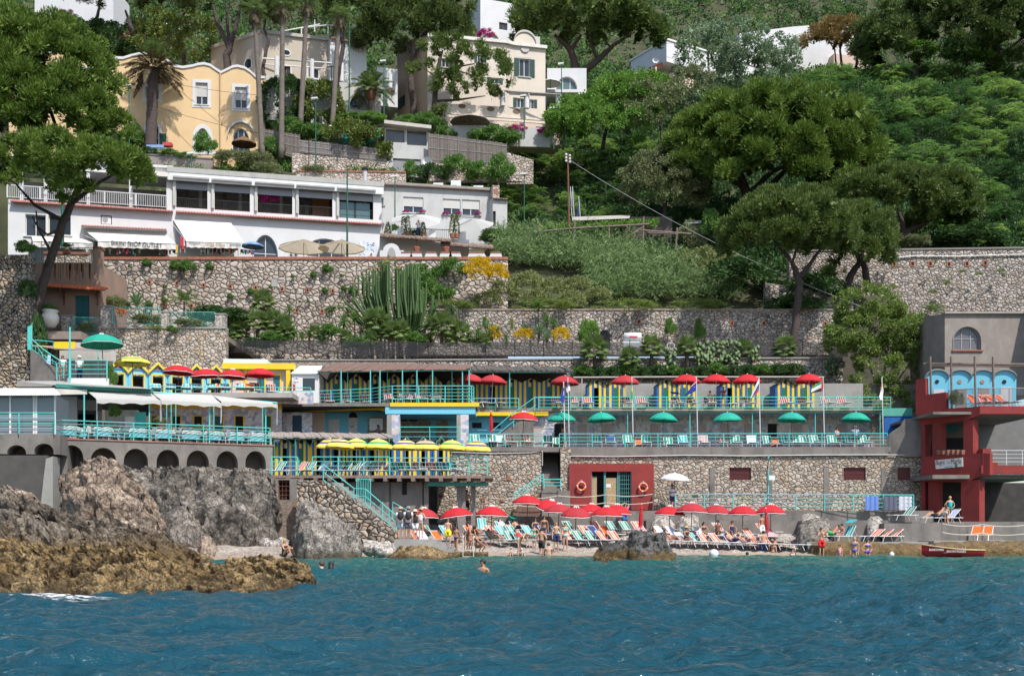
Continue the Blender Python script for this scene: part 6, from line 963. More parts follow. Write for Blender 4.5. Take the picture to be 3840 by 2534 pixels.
tl=TH('tiled_canopy','narrow tiled canopy over the bikini shop awning','canopy',pr2.at(*t1(900,590)));q=MB(Pt);a,z=pr2.hit(*t1(552,560));b,w=pr2.hit(*t1(1270,590));q.R(pr2,[(a,z-.15),(b,w-.15),(b,w),(a,z)],0,.55);q.B('ledge',tl);TW(tl,pr2,t1(556,572),t1(1268,604),.75,.26)
def GD(label,pl,x0,x1,y0,y1,cols,off,kind):
 r=TH(kind,label,'clothes rack' if 'rack' in kind else 'display',pl.at((x0+x1)/2,y1,off));q=MB(Sl);a,z=pl.hit(x0,y0);b,_=pl.hit(x1,y0);q.U([pl.pt(a,z,off),pl.pt(b,z,off)],.025,5)
 for s in(a,b):q.U([pl.pt(s,z,off),pl.pt(s,pl.hit(x0,y1)[1],off)],.025,5)
 q.B('rack_frame',r);n=max(5,int((x1-x0)/4));h=z-pl.hit(x0,y1)[1]
 g=MB()
 for k in rg(n):g.mat(M('cloth_%d'%(hash(cols[k%len(cols)])%9999),cols[k%len(cols)],.9,.15,5));s=a+(b-a)*(k+.5)/n;g.X(pl,s-.06,s+.08,z-h*RU(.5,.9),z-.03,off-.15,off+RU(.1,.2))
 g.B('hanging_clothes',r)
rd,bk,wt,bl,gn,yl,pk_=(.45,.03,.05),(.03,.03,.035),(.6,.6,.6),(.04,.10,.35),(.04,.25,.2),(.6,.42,.04),(.55,.15,.25)
GD('rack of small red and green bikinis outside the shop',pr2,*[t1(862,0)[0],t1(1012,0)[0]],938,968,[rd,pk_,gn,bk],1.2,'clothes_rack');GD('rack of dark clothes at the bikini shop door',pr2,t1(1215,0)[0],t1(1262,0)[0],928,968,[bk,rd,gn],1.1,'clothes_rack');GD('rack of printed black shirts before the boutique',pr,t1(1640,0)[0],t1(1748,0)[0],935,968,[bk,wt,rd,bk],1.2,'clothes_rack');GD('rack with one bright red dress and towels',pr,t1(1752,0)[0],t1(1868,0)[0],924,968,[rd,rd,bl,gn,yl],1.3,'clothes_rack');GD('rack of coloured sarongs under the blue parasol',pr,t1(1890,0)[0],t1(2000,0)[0],950,968,[bk,rd,gn,bl],1.5,'clothes_rack');GD('red and white striped bags hung at the awning post',pr,t1(1390,0)[0],t1(1428,0)[0],905,962,[rd,wt,rd],1.5,'bag_display');GD('black and yellow shirts on display outside the bikini shop',pr2,t1(1285,0)[0],t1(1365,0)[0],930,968,[bk,bk,wt,yl],1.3,'clothes_rack');GD('stand of postcards beside the dark shop window',pr,t1(1560,0)[0],t1(1620,0)[0],938,968,[wt,bk,wt],1.3,'card_stand')
for u,l in((1043,'white torso mannequin outside the bikini shop'),(800,'tall mannequin in a bikini behind the shop glass')):
 r=TH('mannequin',l,'mannequin',pr2.at(*t1(u,815),1));q=MB(M('mannequin_white',(.62,.56,.48),.5));q.smooth=1;c=pr2.at(*t1(u,815),1);h=pr2.hit(*t1(u,752 if u>900 else 725))[1]-c.z;q.lathe([(.05,0),(.05,h*.3),(.17,h*.38),(.14,h*.55),(.2,h*.78),(.08,h*.88),(.06,h*.92)],10,c,1,.7);q.ball(c+Ve((0,0,h*.97)),.1);q.B('torso',r)
PS('small light blue parasol over the clothes racks',948,905,102.6,1.05,.42,M('pale_blue_canvas',(.17,.30,.55),.85,.08),Z(1000,102.6),None,flat=1.4)
BEC=leaf('beige_canvas',(.58,.50,.38),(.62,.54,.42),.6);TWC=leaf('thin_white_canvas',(.70,.70,.69),(.72,.72,.71),.6)
PS('large square beige parasol at the cafe, left one',1139,897,101.5,2.35,.8,BEC,Z(1000,101.5),None,n=4,flat=1.0,fringe=1);PS('large square beige parasol at the cafe, beside the mast',1281,898,102,2.2,.8,BEC,Z(1000,102),None,n=4,flat=1.0)
for u,l in((295,'first'),(335,'second')):PT(AGV,'potted_cone','%s small clipped cone beside the cafe parasol'%l,'plant',*t2(u,810),101,.35,0)
pa=Pl(1424,109,1846,111);ax=TH('annex','white rendered annex with roller blinds above the pergola terrace','building',pa.at(1640,880));a,z=pa.hit(1428,692);b,w=pa.hit(1846,716);zt=min(z,w);zb=Z(960,109)
ops=[op(pa,*t2(1237,312),*t2(1406,440)),op(pa,*t2(1570,328),*t2(1718,460)),op(pa,*t2(1730,335),*t2(1880,465)),op(pa,*t2(1025,315),*t2(1072,380))];mb=MB(WSTUC);FA(mb,pa,a,b,zb,zt,.2,ops);mb.R(pa,[(a,zt),(b,zt),(b,w),(a,z)],-.2,-.001);mb.X(pa,a,b,zb,zt,-5,-.21);mb.B('wall',ax)
for i,o_ in en(ops):WI(ax,pa,o_[:4],0,None,.1,.62 if i<3 else 0,t=.2,nv=1,frame=Sl,sill=CONCL)
TW(ax,pa,(1428,696),(1846,719),.35,.22,M('old_brown_tile',(.22,.13,.10),.9,.3,4,.3),.1);q=MB(CONCL);SP(q,pa,[(a,z+.1),(b,w+.1)],.22,-5,0);q.B('roof',ax)
for u in(1258,1398,1590,1700,1862):p=LK('flower_pot',BP['mg'],ax,pa.at(*t2(u,438 if u<1500 else 452),.2)-wloc(ax));p.scale=(.35,.2,.22);kid(ax,p)
for u,v,k in((1540,195,0),(1690,198,1),(1880,218,0)):
 c=pa.at(*t2(u,v+12),-1);t=TH('roof_unit',['low white roof light on the annex roof','white air conditioner on the annex roof','flat white box at the end of the annex roof'][(1540,1690,1880).index(u)],'air conditioner',c);q=MB(Wh);q.box(c.x-.5,c.x+.5,c.y-.3,c.y+.3,c.z-.2,c.z+(.7 if k else .4));q.B('case',t);q=MB(GREY);q.box(c.x-.35,c.x+.1,c.y-.32,c.y-.301,c.z-.05,c.z+.25);q.B('grille',t)
pa2=Pl(1846,109.5,1904,110);r,*_=BK('house','narrow white stair block with a stone chimney beside the annex','house',pa2,*t2(1988,325),*t2(2110,700),4,WSTUC,[op(pa2,*t2(1990,430),*t2(2014,560))],.2);q=MB(Dk);a,b,c,d=pa2.r(*t2(1990,430),*t2(2014,560));q.X(pa2,a,b,c,d,-.2,-.16);q.B('window',r);TW(r,pa2,t2(1988,330),t2(2112,338),.3,.22,MC['old_brown_tile'],.1)
ch=TH('chimney','rough stone chimney with brick vents on the annex','chimney',pa2.at(*t2(2025,310),-1));a,b,c,d=pa2.r(*t2(1997,205),*t2(2055,318));q=MB(MC['pale_stone']);q.X(pa2,a,b,c-.5,d,-1.6,-.4);q.B('stack',ch);q=MB(BRICK);q.X(pa2,a+.15,b-.15,d-.9,d-.4,-.4,-.38);q.B('vent',ch)
q=MB(GREY);fl=TH('flue','metal chimney flue with a dark cowl behind the restaurant','chimney',P(1370,765,110));c=P(1369,690,110);q.U([P(1369,770,110),P(1369,640,110)],.22,9);q.B('pipe',fl);q=MB(Dk);c=P(1369,640,110);q.lathe([(.2,0),(.34,.05),(.34,.2),(.15,.4),(.02,.45)],9,c);q.B('cowl',fl)
pt_=Pl(1420,104.5,1860,106);tr=TH('terrace','white terrace with arched niche below the annex','terrace',pt_.at(1600,960));za=pt_.hit(*t2(1300,652))[1];mb=MB(Pt);sa=pt_.hit(1424,900)[0];sb=pt_.hit(*t2(1790,720))[0];mb.X(pt_,sa,sb,zb-1,za,-4,0);mb.B('base',tr)
for u,v0,v1 in((1190,575,650),(1452,590,660),(1708,602,700)):q=MB(Pt);a,b,c,d=pt_.r(*t2(u,v0),*t2(u+55,v1));q.X(pt_,a,b,za+.002,d,-.6,.02);q.B('pillar',tr)
RA('black iron rail between the white terrace pillars',[pt_.at(*t2(1248,650),-.3),pt_.at(*t2(1700,665),-.3)],.95,3,M('iron_rail'),.03,3,.18)
THAT=M('thatch',(.20,.155,.125),.95,.45,8,.8)
def TC(label,c,th=.18,name='thatched_pergola',posts=(),mat=None,pm=None,rag=.12):
 """woven reed roof sheet through four corner points (front l, front r, back r, back l)"""
 r=TH(name,label,'pergola',c[0]);mb=MB(mat or THAT);n=40
 for k in rg(n):
  f0,f1=k/n,(k+.97)/n;A,B=Ve(c[0]).lerp(c[1],f0),Ve(c[0]).lerp(c[1],f1);D,E=Ve(c[3]).lerp(c[2],f0),Ve(c[3]).lerp(c[2],f1);e=RU(0,rag);u=(A-D).normalized()*e;dz=Ve((0,0,RU(-.04,.04)));up=Ve((0,0,th*RU(.6,1.2)))
  mb.H([A+u+dz,B+u+dz,E,D,A+u+dz+up,B+u+dz+up,E+up,D+up])
 mb.B('thatch',r);q=MB(pm or Bn)
 for f in(0.02,.98):q.U([Ve(c[0]).lerp(c[3],f)-Ve((0,0,.06)),Ve(c[1]).lerp(c[2],f)-Ve((0,0,.06))],.06,5)
 q.B('beam',r)
 for p,zb_ in posts:q=MB(pm or Bn);p=Ve(p);q.U([p,Ve((p.x,p.y,zb_))],.045,5);q.B('post',r)
 return r
P2=lambda u,v,d:P(*t2(u,v),d)
TC('reed thatched pergola roof below the white terrace',[P2(1042,640,102.5),P2(1640,684,102.5),P2(1640,670,105),P2(1042,628,105)],.16,posts=[(P2(1350,665,102.8),Z(975,102.8)),(P2(1600,685,102.8),Z(975,102.8))])
TC('lower brown reed pergola right of the white terrace',[P2(1555,712,103),P2(1995,745,103),P2(1990,722,105.5),P2(1550,694,105.5)],.16,posts=[(P2(1945,745,103.4),Z(975,103.4))])
an=TH('garden_arch','little white rounded arch on the shop terrace','arch',P2(1135,815,102));pq=Pl(1420,102,1520,102);a,b,c,d=pq.r(*t2(1040,700),*t2(1240,830));mb=MB(Pt);FA(mb,pq,a,b,c,c+(d-c)*.55,.3,[op(pq,*t2(1105,775),*t2(1172,830))[:4]]);o_=pq.r(*t2(1068,700),*t2(1205,775));mb.R(pq,[(o_[0]+(o_[1]-o_[0])/2*(1-Co(Pi*k/14)),c+(d-c)*.55+(d-c)*.45*Si(Pi*k/14))for k in rg(15)],-.3,0);mb.B('masonry',an);q=MB(M('arch_shade',(.33,.32,.32),.9));q.R(pq,AP(*pq.r(*t2(1102,735),*t2(1174,835)),.8),-.02,.02);q.B('niche',an)
for u,l in((1262,'curved white bench with red coping by the arch'),(1345,'white pier with a terracotta flower pot, left one'),(1470,'plain white pier on the shop terrace'),(1595,'white pier with a terracotta flower pot, right one'),(1672,'white pier beside the dark railing'),(1855,'broad white pier with a brick top'),(2015,'last white pier at the end of the brick coping')):
 r=TH('pier',l,'pier',P2(u,830,100.5));c=P2(u,830,100.5);z1=Z(t2(0,780)[1],100.5);w=.55 if u!=1855 else .8;q=MB(Pt);q.H([(c.x-w*1.2,c.y,c.z),(c.x+w*1.2,c.y,c.z),(c.x+w*1.2,c.y+.5,c.z),(c.x-w*1.2,c.y+.5,c.z),(c.x-w*.85,c.y,z1),(c.x+w*.85,c.y,z1),(c.x+w*.85,c.y+.5,z1),(c.x-w*.85,c.y+.5,z1)]);q.B('shaft',r);q=MB(BRICK);q.box(c.x-w*.9,c.x+w*.9,c.y-.05,c.y+.55,z1+.002,z1+.09);q.B('coping',r)
 if 'pot' in l:q=MB(Ta);q.lathe([(.2,.09),(.3,.42),(.34,.52),(.34,.6),(.26,.6)],10,(c.x,c.y+.25,z1));q.B('pot',r)
def cantilever(label,px,py,d,w,side):
 ap=P(px,py,d);zb=za;r=TH('cantilever_parasol',label,'parasol',(ap.x+side*w*.62,ap.y+.6,zb));H_=ap.z;q=MB(TWC);vs=[ap];N=8
 for k in rg(N):a=2*Pi*(k+.5)/N;rr=w/2*(1.08 if k%2 else 1);vs.append(ap+Ve((rr*Co(a),rr*Si(a)*.9,-.6-.04*(k%2))))
 q.add(vs,[(0,1+k,1+(k+1)%N)for k in rg(N)]);q.B('canopy',r);q=MB(Sl);b=Ve((ap.x+side*w*.5,ap.y+.6,zb));q.U([b,b+Ve((0,0,ap.z-zb-.6)),ap+Ve((side*w*.28,.3,.25)),ap+Ve((0,0,.12))],.06,6);q.B('arm',r)
cantilever('white cantilever parasol over the man on the terrace',1560,805,105.5,4.9,-1);cantilever('white cantilever parasol at the right end of the terrace',1775,818,105.8,4.0,-1)
for u,v,l in((1107,625,'round'),(1240,610,'tall left'),(1275,610,'tall right'),(1403,630,'short'),(1650,620,'slim left'),(1685,625,'slim right')):
 r=TH('conical_shrub','%s clipped cone shrub in a pot on the white terrace'%l,'shrub',P(*t2(u,655),105));V=[];h=(1.9 if 'tall' in l or 'slim' in l else 1.1);t=NR.uniform(0,1,(260,1));a=NR.uniform(0,6.28,(260,1));rr=.28*(1-t)**.8;V=np.concatenate([rr*np.cos(a),rr*np.sin(a),.35+t*h],1);kid(r,LK('crown',QM('crown',BL(V,np.concatenate([np.cos(a),np.sin(a),np.ones_like(a)],1),.2,.09),L_GLO if 'slim' in l else L_OLV),r));q=MB(Ta);q.lathe([(.2,0),(.3,.35),(.3,.4)],8);q.B('pot',r,local=1)
t9=T(60,880,5.6);pc=Pl(95,86,380,86);ct2=TH('cottage','brown plastered cottage with an orange tiled awning and rust streaks','house',pc.at(250,1260));COT=M('brown_plaster',(.30,.20,.15),.9,.14,.7,.25,stain=((.20,.19,.19),.75,.5));dr=op(pc,*t9(1235,1280),*t9(1540,1900));a,z=pc.hit(*t9(250,540));b,_=pc.hit(*t9(1770,700));z1=pc.hit(*t9(1600,600))[1];z0=Z(1300,86);mb=MB(COT);FA(mb,pc,a,b,z0,z1,.3,[dr]);mb.X(pc,a,b,z0,z1-.003,-6,-.31);mb.X(pc,pc.hit(*t9(1625,400))[0],b,z1+.002,pc.hit(*t9(1700,280))[1],-.8,.0);mb.B('wall',ct2)
q=MB(BRICK);s=pc.hit(*t9(1615,0))[0];zz=pc.hit(*t9(1700,278))[1];q.X(pc,s,b+.08,zz,zz+.1,-.9,.08);q.B('pillar_cap',ct2);q=MB(M('rust_streak',(.20,.095,.045),.9,.3,3))
for k in rg(34):
 s=a+(b-a)*(.32+.55*R.random());L=RU(.3,1.5);q.X(pc,s,s+RU(.03,.1),z1-L,z1-.02,0,.004)
q.B('rust_streaks',ct2);TEALS=M('teal_shutter',(.012,.11,.125),.6,.1,4);q=MB(TEALS);m=(dr[0]+dr[1])/2
for x0,x1 in((dr[0],m-.02),(m+.02,dr[1])):
 q.X(pc,x0,x1,dr[2],dr[3],-.25,-.18);z=dr[2]+.1
 while z<dr[3]-.1:q.X(pc,x0+.1,x1-.1,z,z+.05,-.18,-.15);z+=.13
q.B('shutter_door',ct2);q=MB(TEALS);s0,s1,c,d=pc.r(*t9(550,1220),*t9(598,1500));q.X(pc,s0,s1,c,d,.0,.08);q.B('shutter',ct2)
ORT=M('orange_roof_tile',(.50,.135,.045),.8,.25,5,.2);TW(ct2,pc,t9(560,1150),t9(1955,1240),1.2,.30,ORT,.45,'tiled_awning')
for u in(1020,1720):q=MB(Bn);q.U([pc.at(*t9(u,1480),.06),pc.at(*t9(u,1190),.06)],.06,5);q.U([pc.at(*t9(u,1350),.06),pc.at(*t9(u,1200),1.0)],.05,5);q.B('bracket',ct2)
RA('rusty green rail on the cottage roof terrace',[pc.pt(a+.6,z1+.0,-.1),pc.pt(pc.hit(*t9(1610,580))[0],z1+.0,-.1)],1.25,3,M('old_green_rail',(.14,.25,.20),.7,.2,4),.025,2.2,.14)
WA('low_wall',Pl(150,92,330,92),165,335,(952,955),985,MC['pale_stone'],'low stone wall with brick top behind the cottage rail',.4,1,BRICK,coph=.2)
q=MB(M('cottage_terrace',(.25,.2,.17),.95));q.box(X(80,84),X(376,84),80.2,86.,Z(1275,84)-.6,Z(1275,84)-.02);tag(q.B('cottage_terrace'),kind='structure')
r=TH('flower_urn','huge white glazed urn with flowers beside the pine trunk','urn',P(188,1212,82));c=P(188,1212,82);q=MB(M('glazed_white',(.62,.60,.54),.3));q.smooth=1;q.lathe([(.25,-.35),(.35,-.3),(.62,.1),(.66,.5),(.5,.8),(.64,.95),(.60,.98),(.4,.9)],14,c);q.B('vase',r);kk2=LK('flowers',BP['md'],r,(0,0,1.1));kk2.scale=(.6,.5,.4);kid(r,kk2)
r=TH('flower_box','long terracotta flower box on the cottage terrace rail','planter',P(250,935,85));c=P(250,940,85);q=MB(Ta);q.box(c.x-.25,c.x+.25,c.y-.2,c.y+.2,c.z-.25,c.z+.1);q.B('box',r);kk2=LK('plants',BP['md'],r,(0,0,.3));kk2.scale=(.35,.3,.25);kid(r,kk2)
w1=T(60,1200,2.8);w2=T(800,1200,2.8);w3=T(1500,1200,2.8);w4=T(2200,1200,2.8);w5=T(3000,1200,2.8)
MOS=tiles('mosaic_tiles',[(.60,.52,.50),(.55,.47,.46),(.62,.56,.56),(.22,.30,.46),(.34,.40,.54),(.50,.60,.68)],4.2,(.45,.40,.38))
par=Pl(225,63,1022,68);zt=par.hit(400,1652)[1];za_=par.hit(600,1772)[1];arc=TH('arcade','grey concrete arcade carrying the seaside restaurant terrace','arcade',par.at(600,1900))
ops=[(par.hit(x0,1700)[0],par.hit(x1,1700)[0],za_-.02,par.hit((x0+x1)/2,y)[1],.75)for x0,x1,y in((226,313,1668),(340,436,1678),(464,555,1681),(587,672,1685),(700,784,1688),(812,892,1690),(920,997,1690))]
mb=MB(Cn);FA(mb,par,0,par.L,za_,zt,1.6,ops);mb.X(par,0,par.L,za_-1.5,zt,-8,-1.61);mb.B('masonry',arc);q=MB(M('floor_tile_red',(.30,.16,.12),.8,.2,3));q.X(par,-.1,par.L+.1,zt+.002,zt+.07,-9,.06);q.B('floor',arc)
for x0,x1,y0,y1 in((643,678,1765,1832),(960,994,1776,1962)):q=MB(Cn);a,b,c,d=par.r(x0,y0,x1,y1);q.X(par,a,b,c-.3,d,-1,-.1);q.B('pier',arc)
plb=Pl(-90,61,230,61.6);ab=TH('arcade','short nearer arcade block under the glass pavilion','arcade',plb.at(100,1800));a,b,c,d=plb.r(-90,1627,226,1702);mb=MB(Cn);FA(mb,plb,a,b,c,d,1.5,[op(plb,26,1668,98,1703)[:4]+(.45,),op(plb,128,1662,201,1703)[:4]+(.45,)]);mb.X(plb,a,b,c-4,d,-5,-1.51);mb.B('masonry',ab)
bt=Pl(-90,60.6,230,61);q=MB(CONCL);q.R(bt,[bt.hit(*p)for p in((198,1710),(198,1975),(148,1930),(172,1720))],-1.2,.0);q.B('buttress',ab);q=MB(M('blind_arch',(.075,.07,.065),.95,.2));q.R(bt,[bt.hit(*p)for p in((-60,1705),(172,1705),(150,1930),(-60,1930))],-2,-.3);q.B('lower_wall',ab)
gv=TH('grated_store','concrete undercroft with a rusty barred window','wall',P(1040,2010,66));pg_=Pl(985,65.6,1120,65.6);mb=MB(Cn);FA(mb,pg_,*[pg_.hit(x,1900)[0]for x in(990,1118)],pg_.hit(1000,1880)[1],pg_.hit(1000,1794)[1],.5,[op(pg_,1043,1799,1086,1874)]);mb.B('wall',gv);q=MB(Dk);a,b,c,d=pg_.r(1043,1799,1086,1874);q.X(pg_,a,b,c,d,-.55,-.5);q.B('opening',gv);q=MB(M('rust',(.18,.06,.03),.9,.3))
for k in rg(4):q.X(pg_,a+(b-a)*k/3.2,a+(b-a)*k/3.2+.03,c,d,-.2,-.17)
for k in rg(5):q.X(pg_,a,b,c+(d-c)*k/4.4,c+(d-c)*k/4.4+.03,-.16,-.13)
q.B('bars',gv);q=MB(SO('pebbly_concrete',[(.16,.14,.12),(.27,.24,.21),(.22,.17,.13)],(.12,.10,.09),7,.05,.8,stain=((.28,.12,.05),.35)));a,b,c,d=pg_.r(986,1880,1112,2045);q.X(pg_,a,b,c,d,-.8,.06);q.B('pebbled_wall',gv)
FZ=zt+.07
def fp(px,off):s=par.hit(px,1650)[0];return par.pt(s,FZ,off)
RA('teal railing along the arcade restaurant terrace',[fp(225,-.1),fp(1014,-.1)],1.05,5,Te,.022,1.9)
rf=TH('terrace_canopy','teal framed flat roof with white awnings over the seaside restaurant','canopy',fp(316,-.3))
for px,y in((316,1478),(561,1500),(787,1512),(998,1513)):q=MB(Te);p=fp(px,-.15);q.U([p,Ve((p.x,p.y,par.hit(px,y)[1]))],.045,6);q.B('post',rf)
for px in(654,672,690,840,1032):q=MB(Te);p=fp(px,-4);q.U([p,Ve((p.x,p.y,p.z+2.9))],.03,5);q.B('post',rf)
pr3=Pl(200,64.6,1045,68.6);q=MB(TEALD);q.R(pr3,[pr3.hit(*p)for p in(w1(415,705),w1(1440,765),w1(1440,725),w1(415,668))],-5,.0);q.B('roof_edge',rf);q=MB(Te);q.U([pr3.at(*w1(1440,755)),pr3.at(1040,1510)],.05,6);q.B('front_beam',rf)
q=MB(M('corrugated_grey',(.36,.35,.33),.6,.15,3));pp=[P(*w1(40,640),66),P(*w1(490,690),64.8),P(*w1(1440,722),65.6),P(*w1(1300,700),70),P(*w1(420,640),70)];q.add(pp,[(0,1,2,3,4)]);q.B('roof_sheet',rf)
q=MB(M('cream_fascia',(.52,.50,.46),.8));q.R(pr3,[pr3.hit(*p)for p in(w1(420,780),w1(745,775),w1(745,730),w1(420,715))],-.3,-.05);q.B('fascia',rf)
AWG=leaf('grey_white_canvas',(.60,.59,.56),(.66,.65,.62),.35)
for l,p in(('first white terrace awning from the bar',(w1(760,755),w1(1425,772),w1(845,835),w1(1512,850))),('second white terrace awning, in the middle',(w1(1440,765),w1(2060,785),w1(1520,845),w1(2148,880))),('third white terrace awning with a rounded end',(w1(2070,790),w2(600,860),w2(80,862),w2(662,885)))):
 A,B,C,D=pr3.at(*p[0]),pr3.at(*p[1]),par.at(*p[2],.25),par.at(*p[3],.25);r=TH('awning',l,'awning',A);q=MB(AWG);n=10;vs=[]
 for t in(0,.5,1):
  for k in rg(n+1):f=k/n;v=A.lerp(B,f).lerp(C.lerp(D,f),t);v.z-=.10*Si(Pi*t)*abs(Si(f*9));vs.append(v)
 for k in rg(n+1):f=k/n;v=C.lerp(D,f);vs.append(v-Ve((0,.0,.22+.05*Si(k*2))))
 q.add(vs,[(i*(n+1)+k,i*(n+1)+k+1,(i+1)*(n+1)+k+1,(i+1)*(n+1)+k)for i in rg(3)for k in rg(n)]);q.B('canvas',r);q=MB(Wh);q.U([C,C.lerp(A,.2)-Ve((0,-.3,1.3))],.03,5);q.U([D,D.lerp(B,.2)-Ve((0,-.3,1.3))],.03,5);q.B('arm',r)
bar=TH('bar','shaded bar with shelves of bottles at the back of the terrace','bar',fp(300,-5));q=MB(M('bar_grey',(.27,.25,.23),.9));a=par.hit(212,1600)[0];b=par.hit(400,1600)[0];q.X(par,a,b,FZ,FZ+3.2,-7,-6.6);q.X(par,b-.3,b,FZ,FZ+3.0,-6.6,-4.2);q.X(par,a,b,FZ+2.1,FZ+2.75,-4.6,-4.2);q.B('walls',bar);q=MB(Dk);q.X(par,a,b-.35,FZ+1.,FZ+2.1,-6.6,-6.55);q.B('shelf_recess',bar);q=MB(Bn);q.X(par,a,b-1.2,FZ,FZ+1.05,-5,-4.4);q.B('counter',bar)
for k in rg(16):s=a+.3+k*.18;o=MB(M('bottle_glass',(.25,.28,.22),.2,.6,4));o.lathe([(.035,0),(.035,.2),(.012,.26),(.012,.32)],6,par.pt(s,FZ+1.35,-6.4));tag(o.B('bottle',None,org=par.pt(s,FZ+1.35,-6.4)),'glass bottle standing on the shaded bar shelf','bottle','bottles behind the bar')
q=MB(Dk);q.X(par,a,b-.35,FZ+1.32,FZ+1.348,-6.5,-6.3);q.B('shelf',bar)
gp=TH('glass_pavilion','glazed pavilion with white corrugated awning at the left edge','pavilion',plb.at(140,1627));a,b,c,d=plb.r(-90,1478,204,1625);q=MB(glass('pavilion_glass',(.16,.20,.23),.05));q.X(plb,a,b,c,d,-.2,-.16);q.X(plb,b-.03,b,c,d,-3,-.2);q.B('glazing',gp)
for px in(-20,36,125,134,204):q=MB(Wh);s=plb.hit(px,1550)[0];q.X(plb,s-.05,s+.05,c,d,-.15,-.08);q.B('frame',gp)
q=MB(M('white_corrugated',(.66,.65,.66),.5,.04));A,B,C,D=plb.at(-90,1455,-.1),plb.at(204,1455,-.1),plb.at(238,1486,.5),plb.at(-90,1487,.5);n=80;vs=[]
for k in rg(n+1):f=k/n;o=Ve((0,0,.03*(k%2)));vs+=[A.lerp(B,f)+o,D.lerp(C,f)+o]
q.add(vs,[(2*k,2*k+1,2*k+3,2*k+2)for k in rg(n)]);q.B('awning',gp);q=MB(M('pavilion_back',(.30,.29,.28),.9));q.X(plb,a,b,c,d+.5,-5,-4.8);q.B('back_wall',gp)
RA('teal railing in front of the glass pavilion',[plb.at(-60,1625,.15),plb.at(207,1625,.15)],1.15,4,Te,.022,2)
dr=TH('turquoise_door','turquoise plank door beside the white bar wall','door',fp(541,-2.4));q=MB(M('turquoise_boards',(.06,.42,.42),.6,.1,3));p=fp(541,-2.4);q.box(p.x-.33,p.x+.33,p.y,p.y+.06,p.z,p.z+1.95);q.B('leaf',dr);q=MB(Wh);q.box(p.x-1.0,p.x-.4,p.y+.1,p.y+.3,p.z,p.z+1.7);q.B('side_panel',dr)
q=MB(M('white_crazy_stone',(.55,.53,.48),.9,.2,3,.3));p=fp(480,-4);q.box(p.x-1.1,p.x+.9,p.y,p.y+.4,p.z,p.z+2.2);p=fp(600,-2.6);q.box(p.x-.8,p.x+.9,p.y,p.y+.5,p.z,p.z+.9);tag(q.B('low_wall',None,org=p),'low white stone wall with flower pots on the terrace','wall')
for px,l in((617,'terracotta pot with a bushy plant on the white wall'),(770,'terracotta pot with a plant by the terrace posts')):
 p=fp(px,-2.8);z=p.z+(.9 if px<700 else .5);r=TH('flower_pot',l,'flower pot',(p.x,p.y+.2,z));q=MB(Ta);q.lathe([(.16,0),(.26,.3),(.28,.34),(.2,.34)],10);q.B('pot',r,local=1);k_=LK('plant',BP['ol'],r,(0,0,.6));k_.scale=(.42,.4,.36);kid(r,k_)
TBL=TH('restaurant_table','restaurant table with a pale blue cloth','table');q=MB(M('white_cloth',(.46,.52,.51),.9,.04));q.H([(-.45,-.45,.72),(.45,-.45,.72),(.45,.45,.72),(-.45,.45,.72),(-.44,-.44,.76),(.44,-.44,.76),(.44,.44,.76),(-.44,.44,.76)]);q.H([(-.5,-.5,.55),(.5,-.5,.5),(.5,.5,.55),(-.5,.5,.5),(-.45,-.45,.72),(.45,-.45,.72),(.45,.45,.72),(-.45,.45,.72)]);q.B('top_cloth',TBL,local=1);q=MB(M('aqua_cloth',(.20,.46,.55),.9,.08,3));q.H([(-.49,-.49,.25),(.5,-.47,.22),(.48,.49,.25),(-.5,.47,.22),(-.455,-.455,.70),(.455,-.455,.70),(.455,.455,.70),(-.455,.455,.70)]);q.B('under_cloth',TBL,local=1)
for x in(-.38,.38):
 for y in(-.38,.38):q=MB(Wh);q.U([(x,y,0),(x,y,.3)],.022,5);q.B('leg',TBL,local=1)
CHR=TH('plastic_chair','white plastic armchair','chair');CW=M('chair_white',(.50,.50,.49),.5,.04);q=MB(CW);q.H([(-.24,-.24,.42),(.24,-.24,.42),(.22,.22,.40),(-.22,.22,.40),(-.24,-.24,.45),(.24,-.24,.45),(.22,.22,.43),(-.22,.22,.43)]);q.B('seat',CHR,local=1);q=MB(CW);q.H([(-.22,.2,.42),(.22,.2,.42),(.22,.23,.42),(-.22,.23,.42),(-.2,.32,.86),(.2,.32,.86),(.2,.35,.86),(-.2,.35,.86)]);q.B('backrest',CHR,local=1)
for x in(-.25,.25):q=MB(CW);q.U([(x,-.2,.45),(x,-.2,.64),(x,.24,.66),(x,.26,.5)],.02,5);q.B('armrest',CHR,local=1)
for x in(-.22,.22):
 for y in(-.21,.2):q=MB(CW);q.U([(x*1.1,y*1.15,0),(x,y,.43)],.02,5);q.B('leg',CHR,local=1)
PROTO={}
def PC(root,loc,rz,label,group=None,scale=None,mats=None):
 if root.name not in PROTO and not mats:
  PROTO[root.name]=1;root.location=loc;root.rotation_euler=(0,0,rz);tag(root,label,None,group)
  if scale:root.scale=(scale,)*3
  return root
 return dup(root,loc,rz,label,group,scale=scale,mats=mats)
tx=[262,330,394,462,530,580,626,680,728,770,812,855,896,935,975]
for i,px in en(tx):
 o=-.75-(i%2)*1.3;PC(TBL,fp(px,o),RU(-.1,.1),'%s cloth covered table along the teal railing from the bar side'%ORD[i],'restaurant tables')
 for s in(-1,1):p=fp(px,o)+Ve((s*.62,RU(-.15,.15),0));PC(CHR,p,-s*1.57+RU(-.4,.4),'white plastic armchair drawn up to a cloth covered terrace table','restaurant armchairs')
